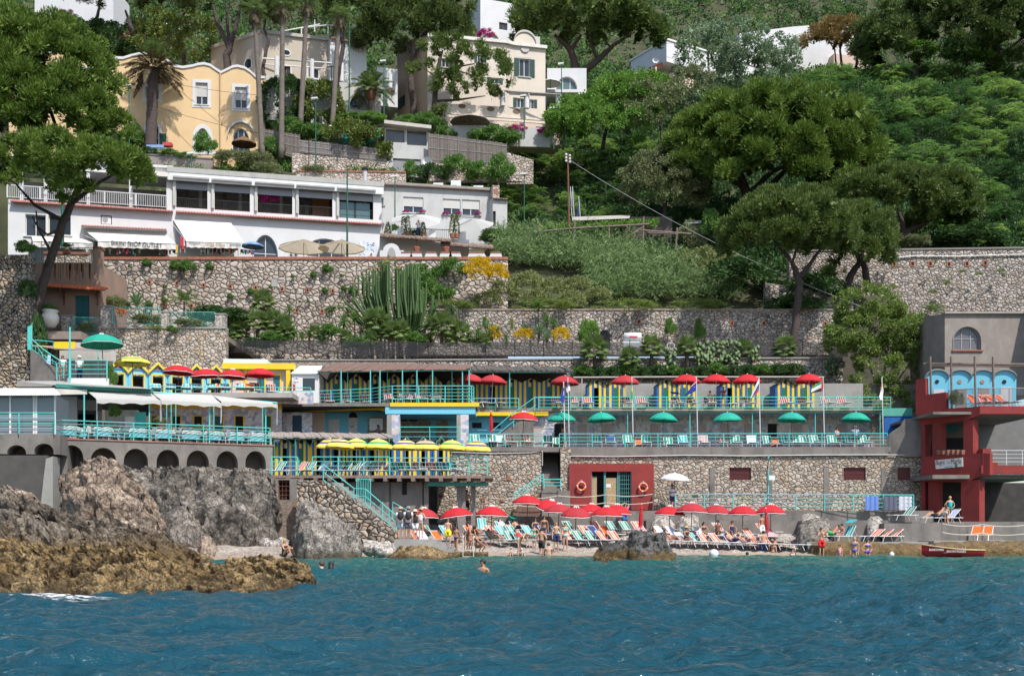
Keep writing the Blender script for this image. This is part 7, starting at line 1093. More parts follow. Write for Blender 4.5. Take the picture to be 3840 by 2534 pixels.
def hut(label,pl,cx,w,zf,hd,ha,dep,front,kind,door='open',group=None,stripe0=0,roofm=None):
 """gabled bathing cabin; cx position on plane, hd eave height, ha apex height"""
 r=TH('beach_cabin',label,'cabin',pl.pt(cx,zf),0,group);a,b=cx-w/2,cx+w/2;dw=.33*w/1.42 if kind=='stripe' else .36;dh=1.88
 gz=lambda s:zf+hd+(ha-hd)*(1-abs(s-cx)/(w/2))
 mb=MB()
 if kind=='stripe':
  n=8;ed=[a+w*k/n for k in rg(n+1)]
  for k in rg(n):
   s0,s1=ed[k],ed[k+1];mb.mat(YEL if(k+stripe0)%2 else BLUE);zb=zf+dh if(k in(3,4))else zf;pts=[(s0,zb),(s1,zb),(s1,gz(s1)),(s0,gz(s0))]
   mb.R(pl,pts,-.06,.015*(k%2))
  s0,s1=ed[3],ed[5]
 else:
  mb.mat(front);s0,s1=cx-dw,cx+dw;z1=zf+dh
  for pts in([(a,zf),(s0,zf),(s0,gz(s0)),(a,gz(a))],[(s0,z1),(s1,z1),(s1,gz(s1)),(cx,gz(cx)),(s0,gz(s0))],[(s1,zf),(b,zf),(b,gz(b)),(s1,gz(s1))]):mb.R(pl,pts,-.1,0)
 mb.B('front_wall',r);q=MB(front);q.X(pl,a,a+.05,zf,zf+hd,-dep,-.11);q.X(pl,b-.05,b,zf,zf+hd,-dep,-.11);q.X(pl,a+.05,b-.05,zf,zf+hd,-dep,-dep+.05);q.B('side_wall',r)
 q=MB(roofm);e=.16;q.H([pl.pt(a-.02,zf+hd-.02,e),pl.pt(cx,zf+ha,e),pl.pt(cx,zf+ha,-dep),pl.pt(a-.02,zf+hd-.02,-dep),pl.pt(a-.02,zf+hd+.05,e),pl.pt(cx,zf+ha+.07,e),pl.pt(cx,zf+ha+.07,-dep),pl.pt(a-.02,zf+hd+.05,-dep)]);q.H([pl.pt(cx,zf+ha,e),pl.pt(b+.02,zf+hd-.02,e),pl.pt(b+.02,zf+hd-.02,-dep),pl.pt(cx,zf+ha,-dep),pl.pt(cx,zf+ha+.07,e),pl.pt(b+.02,zf+hd+.05,e),pl.pt(b+.02,zf+hd+.05,-dep),pl.pt(cx,zf+ha+.07,-dep)]);q.B('roof',r)
 if door=='open':
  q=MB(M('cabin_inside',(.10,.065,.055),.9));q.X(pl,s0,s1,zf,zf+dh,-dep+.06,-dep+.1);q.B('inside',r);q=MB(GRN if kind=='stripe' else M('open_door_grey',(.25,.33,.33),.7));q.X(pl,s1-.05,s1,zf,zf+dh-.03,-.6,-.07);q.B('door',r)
 else:q=MB(M('green_door',(.006,.12,.06),.6,.1,4));q.X(pl,s0,s1,zf,zf+dh,-.05,-.01);q.B('door',r)
 if kind=='stripe':
  q=MB(Dk);z=zf+dh+.42;q.R(pl,[(cx+.13*Co(k*.524),z+.13*Si(k*.524))for k in rg(12)],.0,.03);q.B('porthole',r)
 else:
  q=MB(YEL);f=.09
  for x0,x1,c,d in((s0-f,s0,zf,zf+dh+f),(s1,s1+f,zf,zf+dh+f),(s0,s1,zf+dh,zf+dh+f)):q.X(pl,x0,x1,c,d,-.02,.04)
  q.B('door_frame',r);q=MB(YEL);e=.165
  for x0,z0,x1,z1 in((a,zf+hd,cx,zf+ha),(cx,zf+ha,b,zf+hd)):q.H([pl.pt(x0,z0-.13,e+.02),pl.pt(x1,z1-.13,e+.02),pl.pt(x1,z1-.13,e-.03),pl.pt(x0,z0-.13,e-.03),pl.pt(x0,z0+.06,e+.02),pl.pt(x1,z1+.06,e+.02),pl.pt(x1,z1+.06,e-.03),pl.pt(x0,z0+.06,e-.03)])
  q.B('bargeboard',r);q=MB(M('vent_red',(.22,.10,.09),.8));q.X(pl,cx-.2,cx+.2,zf+dh+.38,zf+dh+.6,.0,.03);v=q.B('vent',r);q=MB(M('vent_blue',(.07,.22,.32),.7));q.X(pl,cx-.26,cx+.26,zf+dh+.31,zf+dh+.38,.0,.05);q.B('vent_sill',v)
 return r
pz=Pl(444,77,884,79.5);ZB=pz.hit(519,1405)[1]-1.88;AQ=M('aqua_roof',(.58,.78,.74),.6,.05)
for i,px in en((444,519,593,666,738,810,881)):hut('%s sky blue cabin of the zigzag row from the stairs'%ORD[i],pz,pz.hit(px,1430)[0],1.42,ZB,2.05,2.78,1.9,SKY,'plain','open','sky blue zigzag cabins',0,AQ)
q=MB(M('cabin_terrace',(.33,.31,.29),.9));q.box(X(225,72),X(1165,79),72.4,84,ZB-.35,ZB-.03);tag(q.B('cabin_terrace'),kind='structure')
q=MB(M('back_bank',(.14,.12,.10),.95,.3));q.box(X(80,84),X(3470,84),84.7,85.2,0,Z(1440,84.5));tag(q.B('back_bank'),kind='structure')
pm=Pl(560,75.5,1060,76);mw=TH('cabin_wall','mosaic clad lower wall with yellow framed cabin doors behind the restaurant','wall',pm.at(800,1640));dro=[op(pm,x0,1560,x1,1660)for x0,x1 in((569,594),(647,676),(727,757),(805,836),(882,912),(989,1016))];mb=MB(MOS);a,b=pm.hit(562,1600)[0],pm.hit(1056,1600)[0];dro=[(o[0],o[1],FZ,o[3])for o in dro];z9=pm.hit(800,1532)[1];FA(mb,pm,a,b,FZ-.5,z9,.2,dro);mb.B('masonry',mw);q=MB(YEL);q.X(pm,a,b,z9+.002,ZB-.3,-.5,.12);q.B('fascia',mw)
for i,o_ in en(dro):
 q=MB(YEL);a,b,c,d=o_
 for x0,x1,y0,y1 in((a-.07,a,c,d+.07),(b,b+.07,c,d+.07),(a,b,d,d+.07)):q.X(pm,x0,x1,y0,y1,-.02,.04)
 f=q.B('door_frame',mw);q=MB(Dk if i in(0,1,2,4)else TEALS);q.X(pm,a,b,c,d,-.25,-.2);q.B('door',f)
RA('teal railing of the upper blue cabin terrace',[Ve((X(560,72.6),72.6,ZB)),Ve((X(1165,73.6),73.6,ZB))],.45,2,Te,.022,2.2)
sb=TH('snack_bar','shaded snack bar hut with an orange roof edge and yellow sign board','kiosk',P(330,1420,75));q=MB(CGR);p=P(250,1425,76);z0=p.z;q.box(X(190,76),X(400,76),77.5,77.8,z0-.5,z0+2.9);q.B('back_wall',sb);q=MB(YEL);q.box(X(168,74),X(248,74),75.5,75.6,z0+2.,z0+2.6);q.B('sign_board',sb);q=MB(M('slatted_roof',(.20,.19,.19),.8,.2));q.add([P(205,1308,73),P(402,1322,73),P(432,1312,77),P(160,1300,77)],[(0,1,2,3)]);q.B('roof',sb);q=MB(M('orange_edge',(.55,.33,.17),.8));q.U([P(120,1297,77),P(300,1305,77),P(432,1312,77)],.06,5);q.B('roof_edge',sb)
for px in(368,260):q=MB(Te);q.U([P(px,1420,73),P(px,1312,73)],.035,5);q.B('post',sb)
q=MB(M('white_parapet',(.66,.66,.65),.85,.06));q.box(X(256,69.5),X(405,69.5),69.4,69.7,Z(1450,69.5)-.4,Z(1418,69.5));tag(q.B('low_parapet',None,org=P(330,1450,69.5)),'low white parapet under the snack bar railing','wall')
q=MB(M('snack_terrace',(.30,.28,.26),.9));q.box(X(120,72),X(410,72),69.8,77.6,Z(1418,69.5)-.5,Z(1418,69.5)-.12);tag(q.B('snack_terrace'),kind='structure')
RA('teal railing of the snack bar terrace',[P(264,1418,69.3),P(401,1418,69.3)],1.15,4,Te,.028,2.1);RA('short teal gate rail beside the snack bar mast',[P(213,1424,69.8),P(258,1419,69.5)],1.05,4,Te,.024,1.2)
lm=TH('flag_mast','tall teal mast on the snack bar terrace','mast',P(261,1440,69.3));q=MB(Te);q.U([P(261,1445,69.3),P(262,1226,69.3)],.055,6);q.B('pole',lm)
stw=TH('stairway','curving grey stairway wall descending at the far left','stairs',P(160,1440,70));q=MB(Cn);pst=Pl(90,71,240,70.2);q.R(pst,[pst.hit(*p)for p in((114,1312),(140,1328),(165,1358),(190,1370),(211,1378),(211,1450),(114,1450))],-.3,0);q.B('side_wall',stw)
q=MB(Te);q.U([P(120,1272,70.8),P(165,1312,70.5),P(225,1352,70),P(237,1362,69.9),P(238,1418,69.8)],.035,6);q.U([P(118,1290,70.9),P(142,1302,70.7),P(160,1330,70.5),P(210,1360,70)],.022,5);q.U([P(118,1308,70.9),P(150,1330,70.7),P(175,1354,70.5),P(212,1368,70)],.022,5)
for k in rg(8):f=k/7;q.U([P(120+90*f,1312+60*f,70.8-f*.8),P(120+90*f,1288+66*f,70.8-f*.8)],.014,4)
q.U([P(130,1275,71),P(200,1281,71),P(200,1300,71)],.03,5);q.B('handrail',stw)
fn=TH('slatted_gate','narrow upright teal gate panel against the stone wall','gate',P(112,1312,71));q=MB(Te)
for k in rg(9):q.U([P(104+k*2,1225-k+8*(k==8)*-1,71),P(104+k*2.0,1312,71)],.02,4)
q.B('bars',fn)
pgt=Pl(180,84.4,850,84.4)
for l,x0,x1,y in(('teal baluster railing in front of the white plastic chair',274,386,1254),('teal baluster railing before the orange flowers',422,600,1219),('teal baluster railing at the right end of the garden wall',634,806,1236)):RA(l,[pgt.at(x0,y-2),pgt.at(x1,y)],1.35 if x0>300 else 1.3,3,Te,.022,2.6,.15)
for l,x0,x1,y0,y1 in(('slim stone gate pillar near the white urn',232,272,1186,1254),('broad stone pillar between two teal railings',380,420,1150,1232),('stone pillar in the middle of the teal garden railings',606,636,1172,1232),('last stone pillar at the end of the garden wall',808,846,1180,1240)):q=MB(SO('block_stone',[(.26,.23,.20),(.38,.35,.32),(.44,.41,.38)],(.14,.12,.11),3.6,.06,.6));a,b,c,d=pgt.r(x0,y0,x1,y1);q.X(pgt,a,b,c,d,-.5,.15);o=TH('pillar',l,'pillar',pgt.pt((a+b)/2,c));q.B('shaft',o);q=MB(CONCL);q.X(pgt,a-.04,b+.04,d+.002,d+.08,-.55,.2);q.B('cap',o)
q=MB(M('garden_terrace',(.22,.18,.14),.95,.2));q.box(X(190,86),X(848,86),84.7,97,Z(1236,84.4)-.5,Z(1236,84.4)-.1);tag(q.B('garden_terrace'),kind='structure')
PC(CHR,P(283,1250,86),.5,'single white plastic chair on the cottage terrace')
mf=TH('mesh_fence','black netting fence running above the earth bank','fence',P(1800,1350,89));m=bpy.data.materials.new('black_net');m.use_nodes=1;n_=m.node_tree.nodes;b_=n_['Principled BSDF'];b_.inputs['Base Color'].default_value=(.02,.02,.022,1);b_.inputs['Alpha'].default_value=.62
q=MB(m);q.add([P(845,1274,89),P(1560,1280,89),P(1560,1336,89),P(845,1320,89)],[(0,1,2,3)]);q.add([P(1560,1284,89),P(3180,1285,89),P(3180,1338,89),P(1560,1336,89)],[(0,1,2,3)]);q.B('netting',mf)
for k in rg(22):px=850+k*108;q=MB(Dk);q.U([P(px,1338,88.95),P(px,1272,88.95)],.03,5);q.B('post',mf)
pk2=Pl(835,79.5,1110,79.8);kz=TH('kiosk','cream changing kiosk with yellow roof band and teal doors','building',pk2.at(970,1480));a,b,c,d=pk2.r(846,1386,1092,1480);mb=MB(PINK);FA(mb,pk2,a,b,ZB,d,.2,[]);mb.X(pk2,a,b,ZB,d,-3,-.21);mb.B('wall',kz);q=MB(YEL);s0,s1,c1,d1=pk2.r(839,1365,1106,1387);q.X(pk2,s0,s1,c1,d1,-.4,.5);q.B('roof_band',kz);q=MB(AQ);q.X(pk2,s0,s1-2,d1+.002,d1+.35,-3.5,.1);q.B('roof',kz);q=MB(YEL);e,f,_,_=pk2.r(1076,1400,1092,1460);q.X(pk2,e,f,ZB,c1,.1,.45);e,f,_,_=pk2.r(918,1400,926,1460);q.X(pk2,e,f,ZB,c1,0,.1);q.B('post',kz)
for x0,x1 in((966,992),(1026,1050)):
 q=MB(TEALS);e,f,_,g_=pk2.r(x0,1408,x1,1470);q.X(pk2,e,f,ZB,g_,0,.05);o=q.B('door',kz);q=MB(YEL);q.X(pk2,f,f+.12,ZB,g_+.1,0,.07);q.X(pk2,e,f,g_+.001,g_+.1,0,.07);q.B('door_frame',o)
pk3=Pl(1090,78.5,1205,78.5);kw=TH('kiosk','small white hut with a pale sloping roof and a notice','building',pk3.at(1145,1480));a,b,c,d=pk3.r(1094,1402,1196,1480);q=MB(Pt);q.X(pk3,a,b,ZB,d,-3.2,0);q.B('wall',kw);q=MB(AQ);q.add([pk3.at(1090,1402,.15),pk3.at(1198,1402,.15),pk3.pt(pk3.hit(1182,1400)[0],d+1.05,-3),pk3.pt(a,d+1.05,-3)],[(0,1,2,3)]);q.B('roof',kw);q=MB(GLASS);e,f,g_,h_=pk3.r(1136,1417,1181,1462);q.X(pk3,e,f,g_,h_,0,.03);q.B('window',kw);q=MB(Sl);e,f,g_,h_=pk3.r(1103,1414,1121,1432);q.X(pk3,e,f,g_,h_,0,.03);o=q.B('notice',kw);text('I.B.',pk3,1106,1416,1118,1422,Dk,o,.035);q=MB(Wh);q.X(pk3,e+.06,f-.06,g_+.05,g_+.16,.03,.035);q.B('label_plate',o)
fe=TH('fire_extinguisher','small red fire extinguisher beside the white hut','extinguisher',P(1103,1465,77.8));q=MB(M('bright_red',(.5,.02,.02),.35));q.lathe([(.08,0),(.09,.05),(.09,.4),(.03,.5)],9,P(1103,1465,77.8));q.B('cylinder',fe);q=MB(Dk);c=P(1103,1455,77.8);q.U([c+Ve((.1*Co(k),-.05,.28+.18*Si(k)))for k in(0,.8,1.6,2.4,3.2,4.)],.015,4);q.B('hose',fe)
q=MB(MOS);q.R(Pl(970,74.6,1180,74.6),[Pl(970,74.6,1180,74.6).hit(*p)for p in((1006,1512),(1026,1466),(1122,1468),(1145,1470),(1172,1470),(1172,1515))],-.3,0);tag(q.B('mosaic_parapet',None,org=P(1090,1515,74.6)),'blue and white mosaic parapet in front of the white hut','wall')
ROOFT=M('teal_roof',(.06,.30,.27),.7,.1,3);ROOFD=M('dark_roof_felt',(.012,.014,.014),.9,.2)
def CB(pts,d0,d1,zf,apy,group,desc,roofm,dep=1.8,hd=2.1,doors=''):
 pl=Pl(pts[0],d0,pts[-1],d1)if len(pts)>1 else Pl(pts[0]-50,d0,pts[0]+50,d1);za=pl.hit(pts[0],apy)[1]
 for i,px in en(pts):
  s=pl.hit(px,1450)[0];w=1.43
  hut(desc%ORD[i],pl,s,w,zf,hd,za-zf,dep,BLUE,'stripe','closed' if doors[i:i+1]=='c' else 'open',group,0,roofm)
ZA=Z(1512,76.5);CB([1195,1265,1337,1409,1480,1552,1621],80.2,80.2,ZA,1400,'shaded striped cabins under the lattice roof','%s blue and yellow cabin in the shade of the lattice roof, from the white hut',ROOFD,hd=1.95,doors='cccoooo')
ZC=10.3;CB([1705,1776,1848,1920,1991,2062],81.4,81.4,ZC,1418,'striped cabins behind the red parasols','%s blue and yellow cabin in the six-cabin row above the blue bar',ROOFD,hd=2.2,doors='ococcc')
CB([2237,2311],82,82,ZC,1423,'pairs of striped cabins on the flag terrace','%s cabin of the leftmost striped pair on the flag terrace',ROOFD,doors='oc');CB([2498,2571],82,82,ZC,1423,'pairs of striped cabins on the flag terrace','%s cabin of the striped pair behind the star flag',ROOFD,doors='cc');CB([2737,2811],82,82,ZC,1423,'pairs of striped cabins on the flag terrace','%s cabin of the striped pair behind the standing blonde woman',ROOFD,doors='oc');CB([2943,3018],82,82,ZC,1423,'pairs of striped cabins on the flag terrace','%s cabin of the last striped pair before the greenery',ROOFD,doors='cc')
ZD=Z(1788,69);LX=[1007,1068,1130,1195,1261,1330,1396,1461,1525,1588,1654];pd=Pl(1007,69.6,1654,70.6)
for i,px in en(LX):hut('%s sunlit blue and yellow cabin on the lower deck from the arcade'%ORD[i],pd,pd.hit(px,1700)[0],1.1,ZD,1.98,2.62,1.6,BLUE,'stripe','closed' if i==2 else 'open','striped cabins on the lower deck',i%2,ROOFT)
pu=Pl(1060,79.5,1465,76.8);pf_=Pl(1460,75.8,1790,75.8);up=TH('platform','yellow edged upper platform with blue underside','terrace',pf_.at(1620,1530));q=MB(YEL);q.R(pu,[pu.hit(*p)for p in((1066,1545),(1136,1540),(1136,1532),(1152,1532),(1152,1522),(1240,1516),(1300,1517),(1463,1508),(1463,1546),(1413,1536),(1300,1540),(1171,1543))],-.3,.0);a,b,c,d=pf_.r(1463,1509,1797,1524);q.X(pf_,a,b,c,d,-.25,0);q.B('edge_band',up);q=MB(SKY);e,f,g_,h_=pf_.r(1444,1525,1782,1551);q.X(pf_,e,f,g_,h_-.005,-5.,-.12);q.B('beam',up);q=MB(Cn);q.box(X(1070,79),X(1790,77),76.1,84.6,ZA-.25,ZA-.02);q.B('slab',up)
for x0,x1,m in((1450,1468,Cn),(1468,1499,MOS),(1712,1727,Cn),(1727,1757,MOS)):q=MB(MOS if m is MOS else CONCL);a,b,c,d=pf_.r(x0,1552,x1,1660);q.X(pf_,a,b,c-.5,d,-.6,-.15);q.B('column',up)
RA('curved teal railing around the yellow edged platform',[pu.pt(pu.hit(1165,1500)[0],ZA,-.1),pu.pt(pu.hit(1388,1500)[0],ZA,-.1),pf_.pt(pf_.hit(1470,1500)[0],ZA,-.15),pf_.pt(pf_.hit(1768,1500)[0],ZA,-.15),pf_.pt(pf_.hit(1775,1500)[0],ZA,-.6)],1.15,5,Te,.026,1.6)
q=MB(M('dark_timber_and_shade',(.10,.085,.075),.95));q.box(X(1192,82.3),X(2125,82.3),82.3,82.5,ZC,Z(1376,82.3));tag(q.B('back_wall',None,org=P(1650,1510,82.3)),'dark timber wall behind the shaded striped cabins','wall')  # added dark panel, its colour stands in for shade between the cabin gables
TC('flat lattice sun roof on teal posts over the shaded cabins',[P(1192,1392,78.5),P(1765,1384,76.2),P(1765,1368,83),P(1260,1362,83)],.05,'shade_canopy',[(P(px,1388,d),ZA)for px,d in((1279,76.8),(1304,79),(1389,76.4),(1425,76.3),(1453,79),(1509,76.2),(1563,76.1),(1622,76.1),(1734,76),(1759,76),(1695,79))],M('brown_lattice',(.17,.105,.085),.9,.4,8),Te,.5)
TC('dark thatched roof over the six-cabin row',[P(1760,1392,79.5),P(2150,1392,79.5),P(2120,1380,84),P(1760,1378,84)],.14,'shade_canopy',[(P(px,1394,79.6),ZC)for px in(1911,2135)]+[(P(2029,1396,82.9),ZC)],M('dark_thatch',(.10,.085,.08),.95,.4,8),Te,.3)
q=MB(Cn);q.box(X(1786,80.5),X(3240,80.5),78.6,84.7,ZC-.3,ZC-.02);tag(q.B('flag_terrace'),kind='structure');q=MB(CONCL);q.box(X(2130,84),X(3240,84),84.2,84.6,ZC,Z(1436,84));tag(q.B('terrace_back_wall',None,org=P(2700,1535,84)),'bare concrete wall behind the pairs of striped cabins','wall')
py_=Pl(1780,78.4,2060,78.4);q=MB(YEL);a,b,c,d=py_.r(1784,1544,2056,1558);q.X(py_,a,b,c,d,-.2,0);tag(q.B('yellow_band',None,org=py_.at(1900,1558)),'yellow painted edge band above the blue bar wall','wall')
RA('teal railing before the six-cabin row',[P(1770,1540,78.5),P(1945,1540,78.5)],.9,3,Te,.024,1.6);RA('long teal railing of the flag terrace',[P(2020,1538,78),P(3340,1538,78)],.95,4,Te,.022,2.4)
lb=TH('log_rail','long bleached log beam on posts over the flag terrace','pergola',P(2600,1535,80.5));q=MB(M('bleached_log',(.36,.33,.31),.9,.15,4));q.U([P(2150,1415,80.5),P(2500,1413,80.5),P(3000,1413,80.5),P(3090,1414,80.5)],.07,6);q.B('beam',lb)
for px in(2182,2327,2552,2776,3003):q=MB(MC['bleached_log']);q.U([P(px,1545,80.5),P(px,1413,80.5)],.045,5);q.B('post',lb)
pbw=Pl(1150,79.3,2000,79.3);bw=TH('bath_house','light blue bath house wall with white doors under the yellow platform','building',pbw.at(1400,1640));zl=Z(1650,77);q=MB(SKY);a=pbw.hit(1218,1600)[0];b=pbw.hit(1452,1600)[0];zh=pbw.hit(1300,1536)[1];q.X(pbw,a,b,zl,zh,-2,0);e=pbw.hit(1500,1600)[0];f=pbw.hit(1730,1600)[0];q.X(pbw,b,f,zl,zh,-2,-.6);g_=pbw.hit(1758,1600)[0];h_=pbw.hit(1990,1600)[0];q.X(pbw,g_,h_,zl,pbw.hit(1800,1553)[1],-2,-.05);q.B('wall',bw);q=MB(PINK);q.X(pbw,pbw.hit(1170,1600)[0],a-.002,zl,zh,-2,.05);q.B('pink_wall',bw)
for x0,x1,y0,ar in((1233,1272,1572,0),(1308,1340,1566,1)):
 a,b,c,d=pbw.r(x0,y0,x1,1640);q=MB(M('door_white',(.55,.52,.52),.6));q.X(pbw,a,b,zl,d,0,.05);q.X(pbw,a+.1,b-.1,d-.55,d-.15,.05,.07);o=q.B('door',bw)
 if ar:q=MB(Dk);q.R(pbw,[(((a+b)/2)-(b-a)/2*Co(Pi*k/10),d+.003+.42*Si(Pi*k/10))for k in rg(11)],.0,.03);q.B('fanlight',o);q=MB(GRN);e,f,g_,h_=pbw.r(1314,1588,1325,1601);q.X(pbw,e,f,g_,h_,.05,.06);sgn=q.B('first_aid_sign',o);q=MB(Wh);w_=(f-e);q.X(pbw,e+w_*.4,e+w_*.6,g_+w_*.15,h_-w_*.15,.06,.066);q.X(pbw,e+w_*.15,f-w_*.15,(g_+h_)/2-w_*.1,(g_+h_)/2+w_*.1,.06,.064);q.B('white_cross',sgn)
q=MB(SO('blue_bar_stone',[(.26,.20,.17),(.36,.29,.25)],(.2,.16,.14),4,.05,.6));a,b,c,d=pbw.r(1378,1562,1448,1650);q.R(pbw,AP(a,b,zl,d,.25),0,.05);a,b,c,d=pbw.r(1500,1566,1614,1650);q.R(pbw,AP(a,b,zl,d,.3),-.6,-.52);a,b,c,d=pbw.r(1635,1563,1678,1650);q.R(pbw,AP(a,b,zl,d,.4),-.6,-.52);q.B('stone_panel',bw)
q=MB(M('bright_screen',(.72,.80,.82),.4,.02));a,b,c,d=pbw.r(1386,1569,1436,1613);q.X(pbw,a,b,c,d,.06,.1);q.B('white_board',bw);q=MB(Dk)
for x0,x1 in((1500,1525),(1533,1562)):a,b,c,d=pbw.r(x0,1561,x1,1576);q.X(pbw,a,b,c,d,-.6,-.5)
for x0,x1 in((1771,1806),(1848,1877)):a,b,c,d=pbw.r(x0,1584,x1,1604);q.X(pbw,a,b,c,d,-.05,.0)
q.B('vent_window',bw);q=MB(Wh);a,b,c,d=pbw.r(1952,1578,1988,1690);q.X(pbw,a,b,zl-.5,d,.0,.12);z=zl-.4
while z<d-.1:q.X(pbw,a+.08,b-.08,z,z+.05,.12,.15);z+=.11
q.B('louvre_door',bw)
pml=Pl(1050,77.3,1175,77.3);q=MB(MOS);a,b,c,d=pml.r(1050,1546,1170,1640);q.X(pml,a,b,c,d,-.3,0);o=TH('cabin_wall','mosaic wall with a dark blue doorway left of the pink wall','wall',pml.pt(a,c));q.B('masonry',o);q=MB(M('navy_door',(.02,.05,.09),.7));a,b,_,d=pml.r(1097,1557,1132,1640);q.X(pml,a,b,c,d,0,.03);q.B('door',o)
ss=TH('stairway','open concrete stairway with teal handrails beside the blue wall','stairs',P(1930,1680,77.5));q=MB(Cn)
for k in rg(12):x0=1860+k*12.5;q.box(X(x0,77.5),X(2000,77.5)-.004*k,76.9+.006*k,78.2-.004*k,Z(1690,77.5)-.2,Z(1626-k*6.8,77.5))
q.B('steps',ss);q=MB(Te);q.U([P(1842,1618,76.8),P(1925,1547,76.8),P(2005,1490,76.8),P(2110,1490,77)],.035,6);q.U([P(1850,1640,76.8),P(1950,1560,76.8),P(2010,1518,76.8)],.03,5)
for x,y0,y1 in((1842,1680,1618),(1925,1600,1547),(2005,1540,1490)):q.U([P(x,y0,76.8),P(x,y1,76.8)],.03,5)
q.B('handrail',ss)
q=MB(MOS);psm=Pl(1990,78.9,3290,78.9);ms=TH('cabin_wall','long mosaic cabin wall with pale doors under the flag terrace','wall',psm.at(2600,1680));ZL=Z(1679,74.3);a=psm.hit(1990,1600)[0];b=psm.hit(3262,1600)[0];q.X(psm,a,b,ZL-.1,ZC-.31,-.3,0);q.B('masonry',ms)
for k,px in en([2013,2183,2279,2368,2455,2543,2631,2720,2808,2990,3075,3155]):
 a,b,c,d=psm.r(px-17,1590,px+17,1690);q=MB(M('pale_cabin_door',(.42,.36,.35),.7,.06));q.X(psm,a,b,ZL,d,0,.05);q.X(psm,a+.1,b-.1,ZL+1.2,ZL+1.7,.05,.065);q.B('door',ms)
for px in(2096,2896):a,b,c,d=psm.r(px-17,1588,px+17,1690);q=MB(Dk);q.X(psm,a,b,ZL,d,.0,.02);q.B('doorway',ms)
cp=TH('canopy','corrugated canopy with teal frame under the flag terrace','canopy',P(2700,1680,76.4));q=MB(Te);q.U([P(2100,1546,76.2),P(3310,1546,76.2)],.04,5);q.U([P(2100,1538,76),P(3310,1536,76)],.03,5);q.U([P(2105,1556,77),P(3310,1552,77)],.03,5);q.B('frame',cp);q=MB(M('yellowed_sheet',(.45,.36,.10),.6,.2,3));q.add([P(2100,1541,76),P(3310,1540,76),P(3310,1552,78.8),P(2100,1552,78.8)],[(0,1,2,3)]);q.B('sheet',cp)
for px in(2353,2587,2821,3057,3300):q=MB(Te);q.U([P(px,1546,76.2),Ve((X(px,76.2),76.2,ZL))],.035,5);q.B('post',cp)
q=MB(Cn);q.box(X(1690,73.5),X(3335,73.5),73.2,79.5,ZL-.35,ZL-.01);tag(q.B('green_terrace'),kind='structure')
RA('long teal railing of the green parasol terrace',[P(2098,1679,73.6),P(3328,1677,73.6)],.95,4,Te,.022,2.3);RA('teal railing of the terrace with orange chairs',[P(1758,1682,73.4),P(2033,1682,73.4)],1.0,4,Te,.022,2.0);RA('teal railing in the shade of the blue platform',[P(1500,1655,75),P(1723,1655,75)],1.0,3,Te,.022,2.)
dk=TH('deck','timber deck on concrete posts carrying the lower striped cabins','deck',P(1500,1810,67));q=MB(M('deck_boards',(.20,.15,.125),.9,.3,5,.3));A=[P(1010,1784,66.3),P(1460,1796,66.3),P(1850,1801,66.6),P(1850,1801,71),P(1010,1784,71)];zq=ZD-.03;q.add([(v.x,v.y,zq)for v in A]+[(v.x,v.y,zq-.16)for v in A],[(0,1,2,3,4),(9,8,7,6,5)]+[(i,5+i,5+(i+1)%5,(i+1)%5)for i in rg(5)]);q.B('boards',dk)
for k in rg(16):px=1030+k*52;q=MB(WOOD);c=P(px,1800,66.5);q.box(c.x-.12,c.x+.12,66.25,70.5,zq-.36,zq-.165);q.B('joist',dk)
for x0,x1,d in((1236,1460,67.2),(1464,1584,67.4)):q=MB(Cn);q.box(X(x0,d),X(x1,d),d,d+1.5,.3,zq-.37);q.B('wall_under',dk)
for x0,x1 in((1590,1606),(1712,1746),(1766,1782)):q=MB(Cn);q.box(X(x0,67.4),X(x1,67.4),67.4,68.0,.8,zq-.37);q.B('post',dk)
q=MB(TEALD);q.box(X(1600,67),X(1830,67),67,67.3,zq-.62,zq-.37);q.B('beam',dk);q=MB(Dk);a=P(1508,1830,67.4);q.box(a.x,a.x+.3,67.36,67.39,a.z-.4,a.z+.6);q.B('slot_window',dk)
def dz(px,d):return Ve((X(px,d),d,ZD))
RA('teal railing at the left end of the lower deck',[dz(1018,66.5),dz(1115,66.5),dz(1120,68)],1.1,4,Te,.024,1.6);RA('teal railing of the lower deck above the loungers',[dz(1172,66.4),dz(1460,66.4)],1.1,4,Te,.024,1.8);RA('teal railing at the right part of the lower deck',[dz(1462,66.6),dz(1685,66.7)],1.05,4,Te,.022,1.8);RA('teal railing on the deck corner against the stone wall',[dz(1690,67),dz(1828,67),dz(1828,70)],1.15,5,Te,.024,1.3)
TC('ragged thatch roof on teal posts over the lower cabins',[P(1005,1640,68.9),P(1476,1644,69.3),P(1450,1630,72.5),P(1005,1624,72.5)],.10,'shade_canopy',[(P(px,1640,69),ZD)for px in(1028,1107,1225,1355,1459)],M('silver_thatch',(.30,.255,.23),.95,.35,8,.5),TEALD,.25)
sg=TH('stairway','rubble stone stairway with teal handrails down to the beach','stairs',P(1300,2040,64));ps=Pl(1100,64.2,1500,62.6);q=MB(ST_DRY);q.R(ps,[ps.hit(*p)for p in((1113,2045),(1113,1800),(1207,1800),(1212,1816),(1250,1820),(1255,1836),(1285,1840),(1290,1862),(1325,1872),(1338,1890),(1372,1905),(1392,1922),(1425,1940),(1440,1960),(1462,1975),(1480,1995),(1490,2048))],-.5,0);q.B('side_wall',sg);q=MB(CONCL)
for k in rg(14):f=k/13;x0=1215+f*262;q.X(ps,ps.hit(x0,1900)[0],ps.hit(x0+26,1900)[0],.4,ps.hit(x0,1806+f*192)[1],-1.9,-.5)
q.B('steps',sg);q=MB(Te)
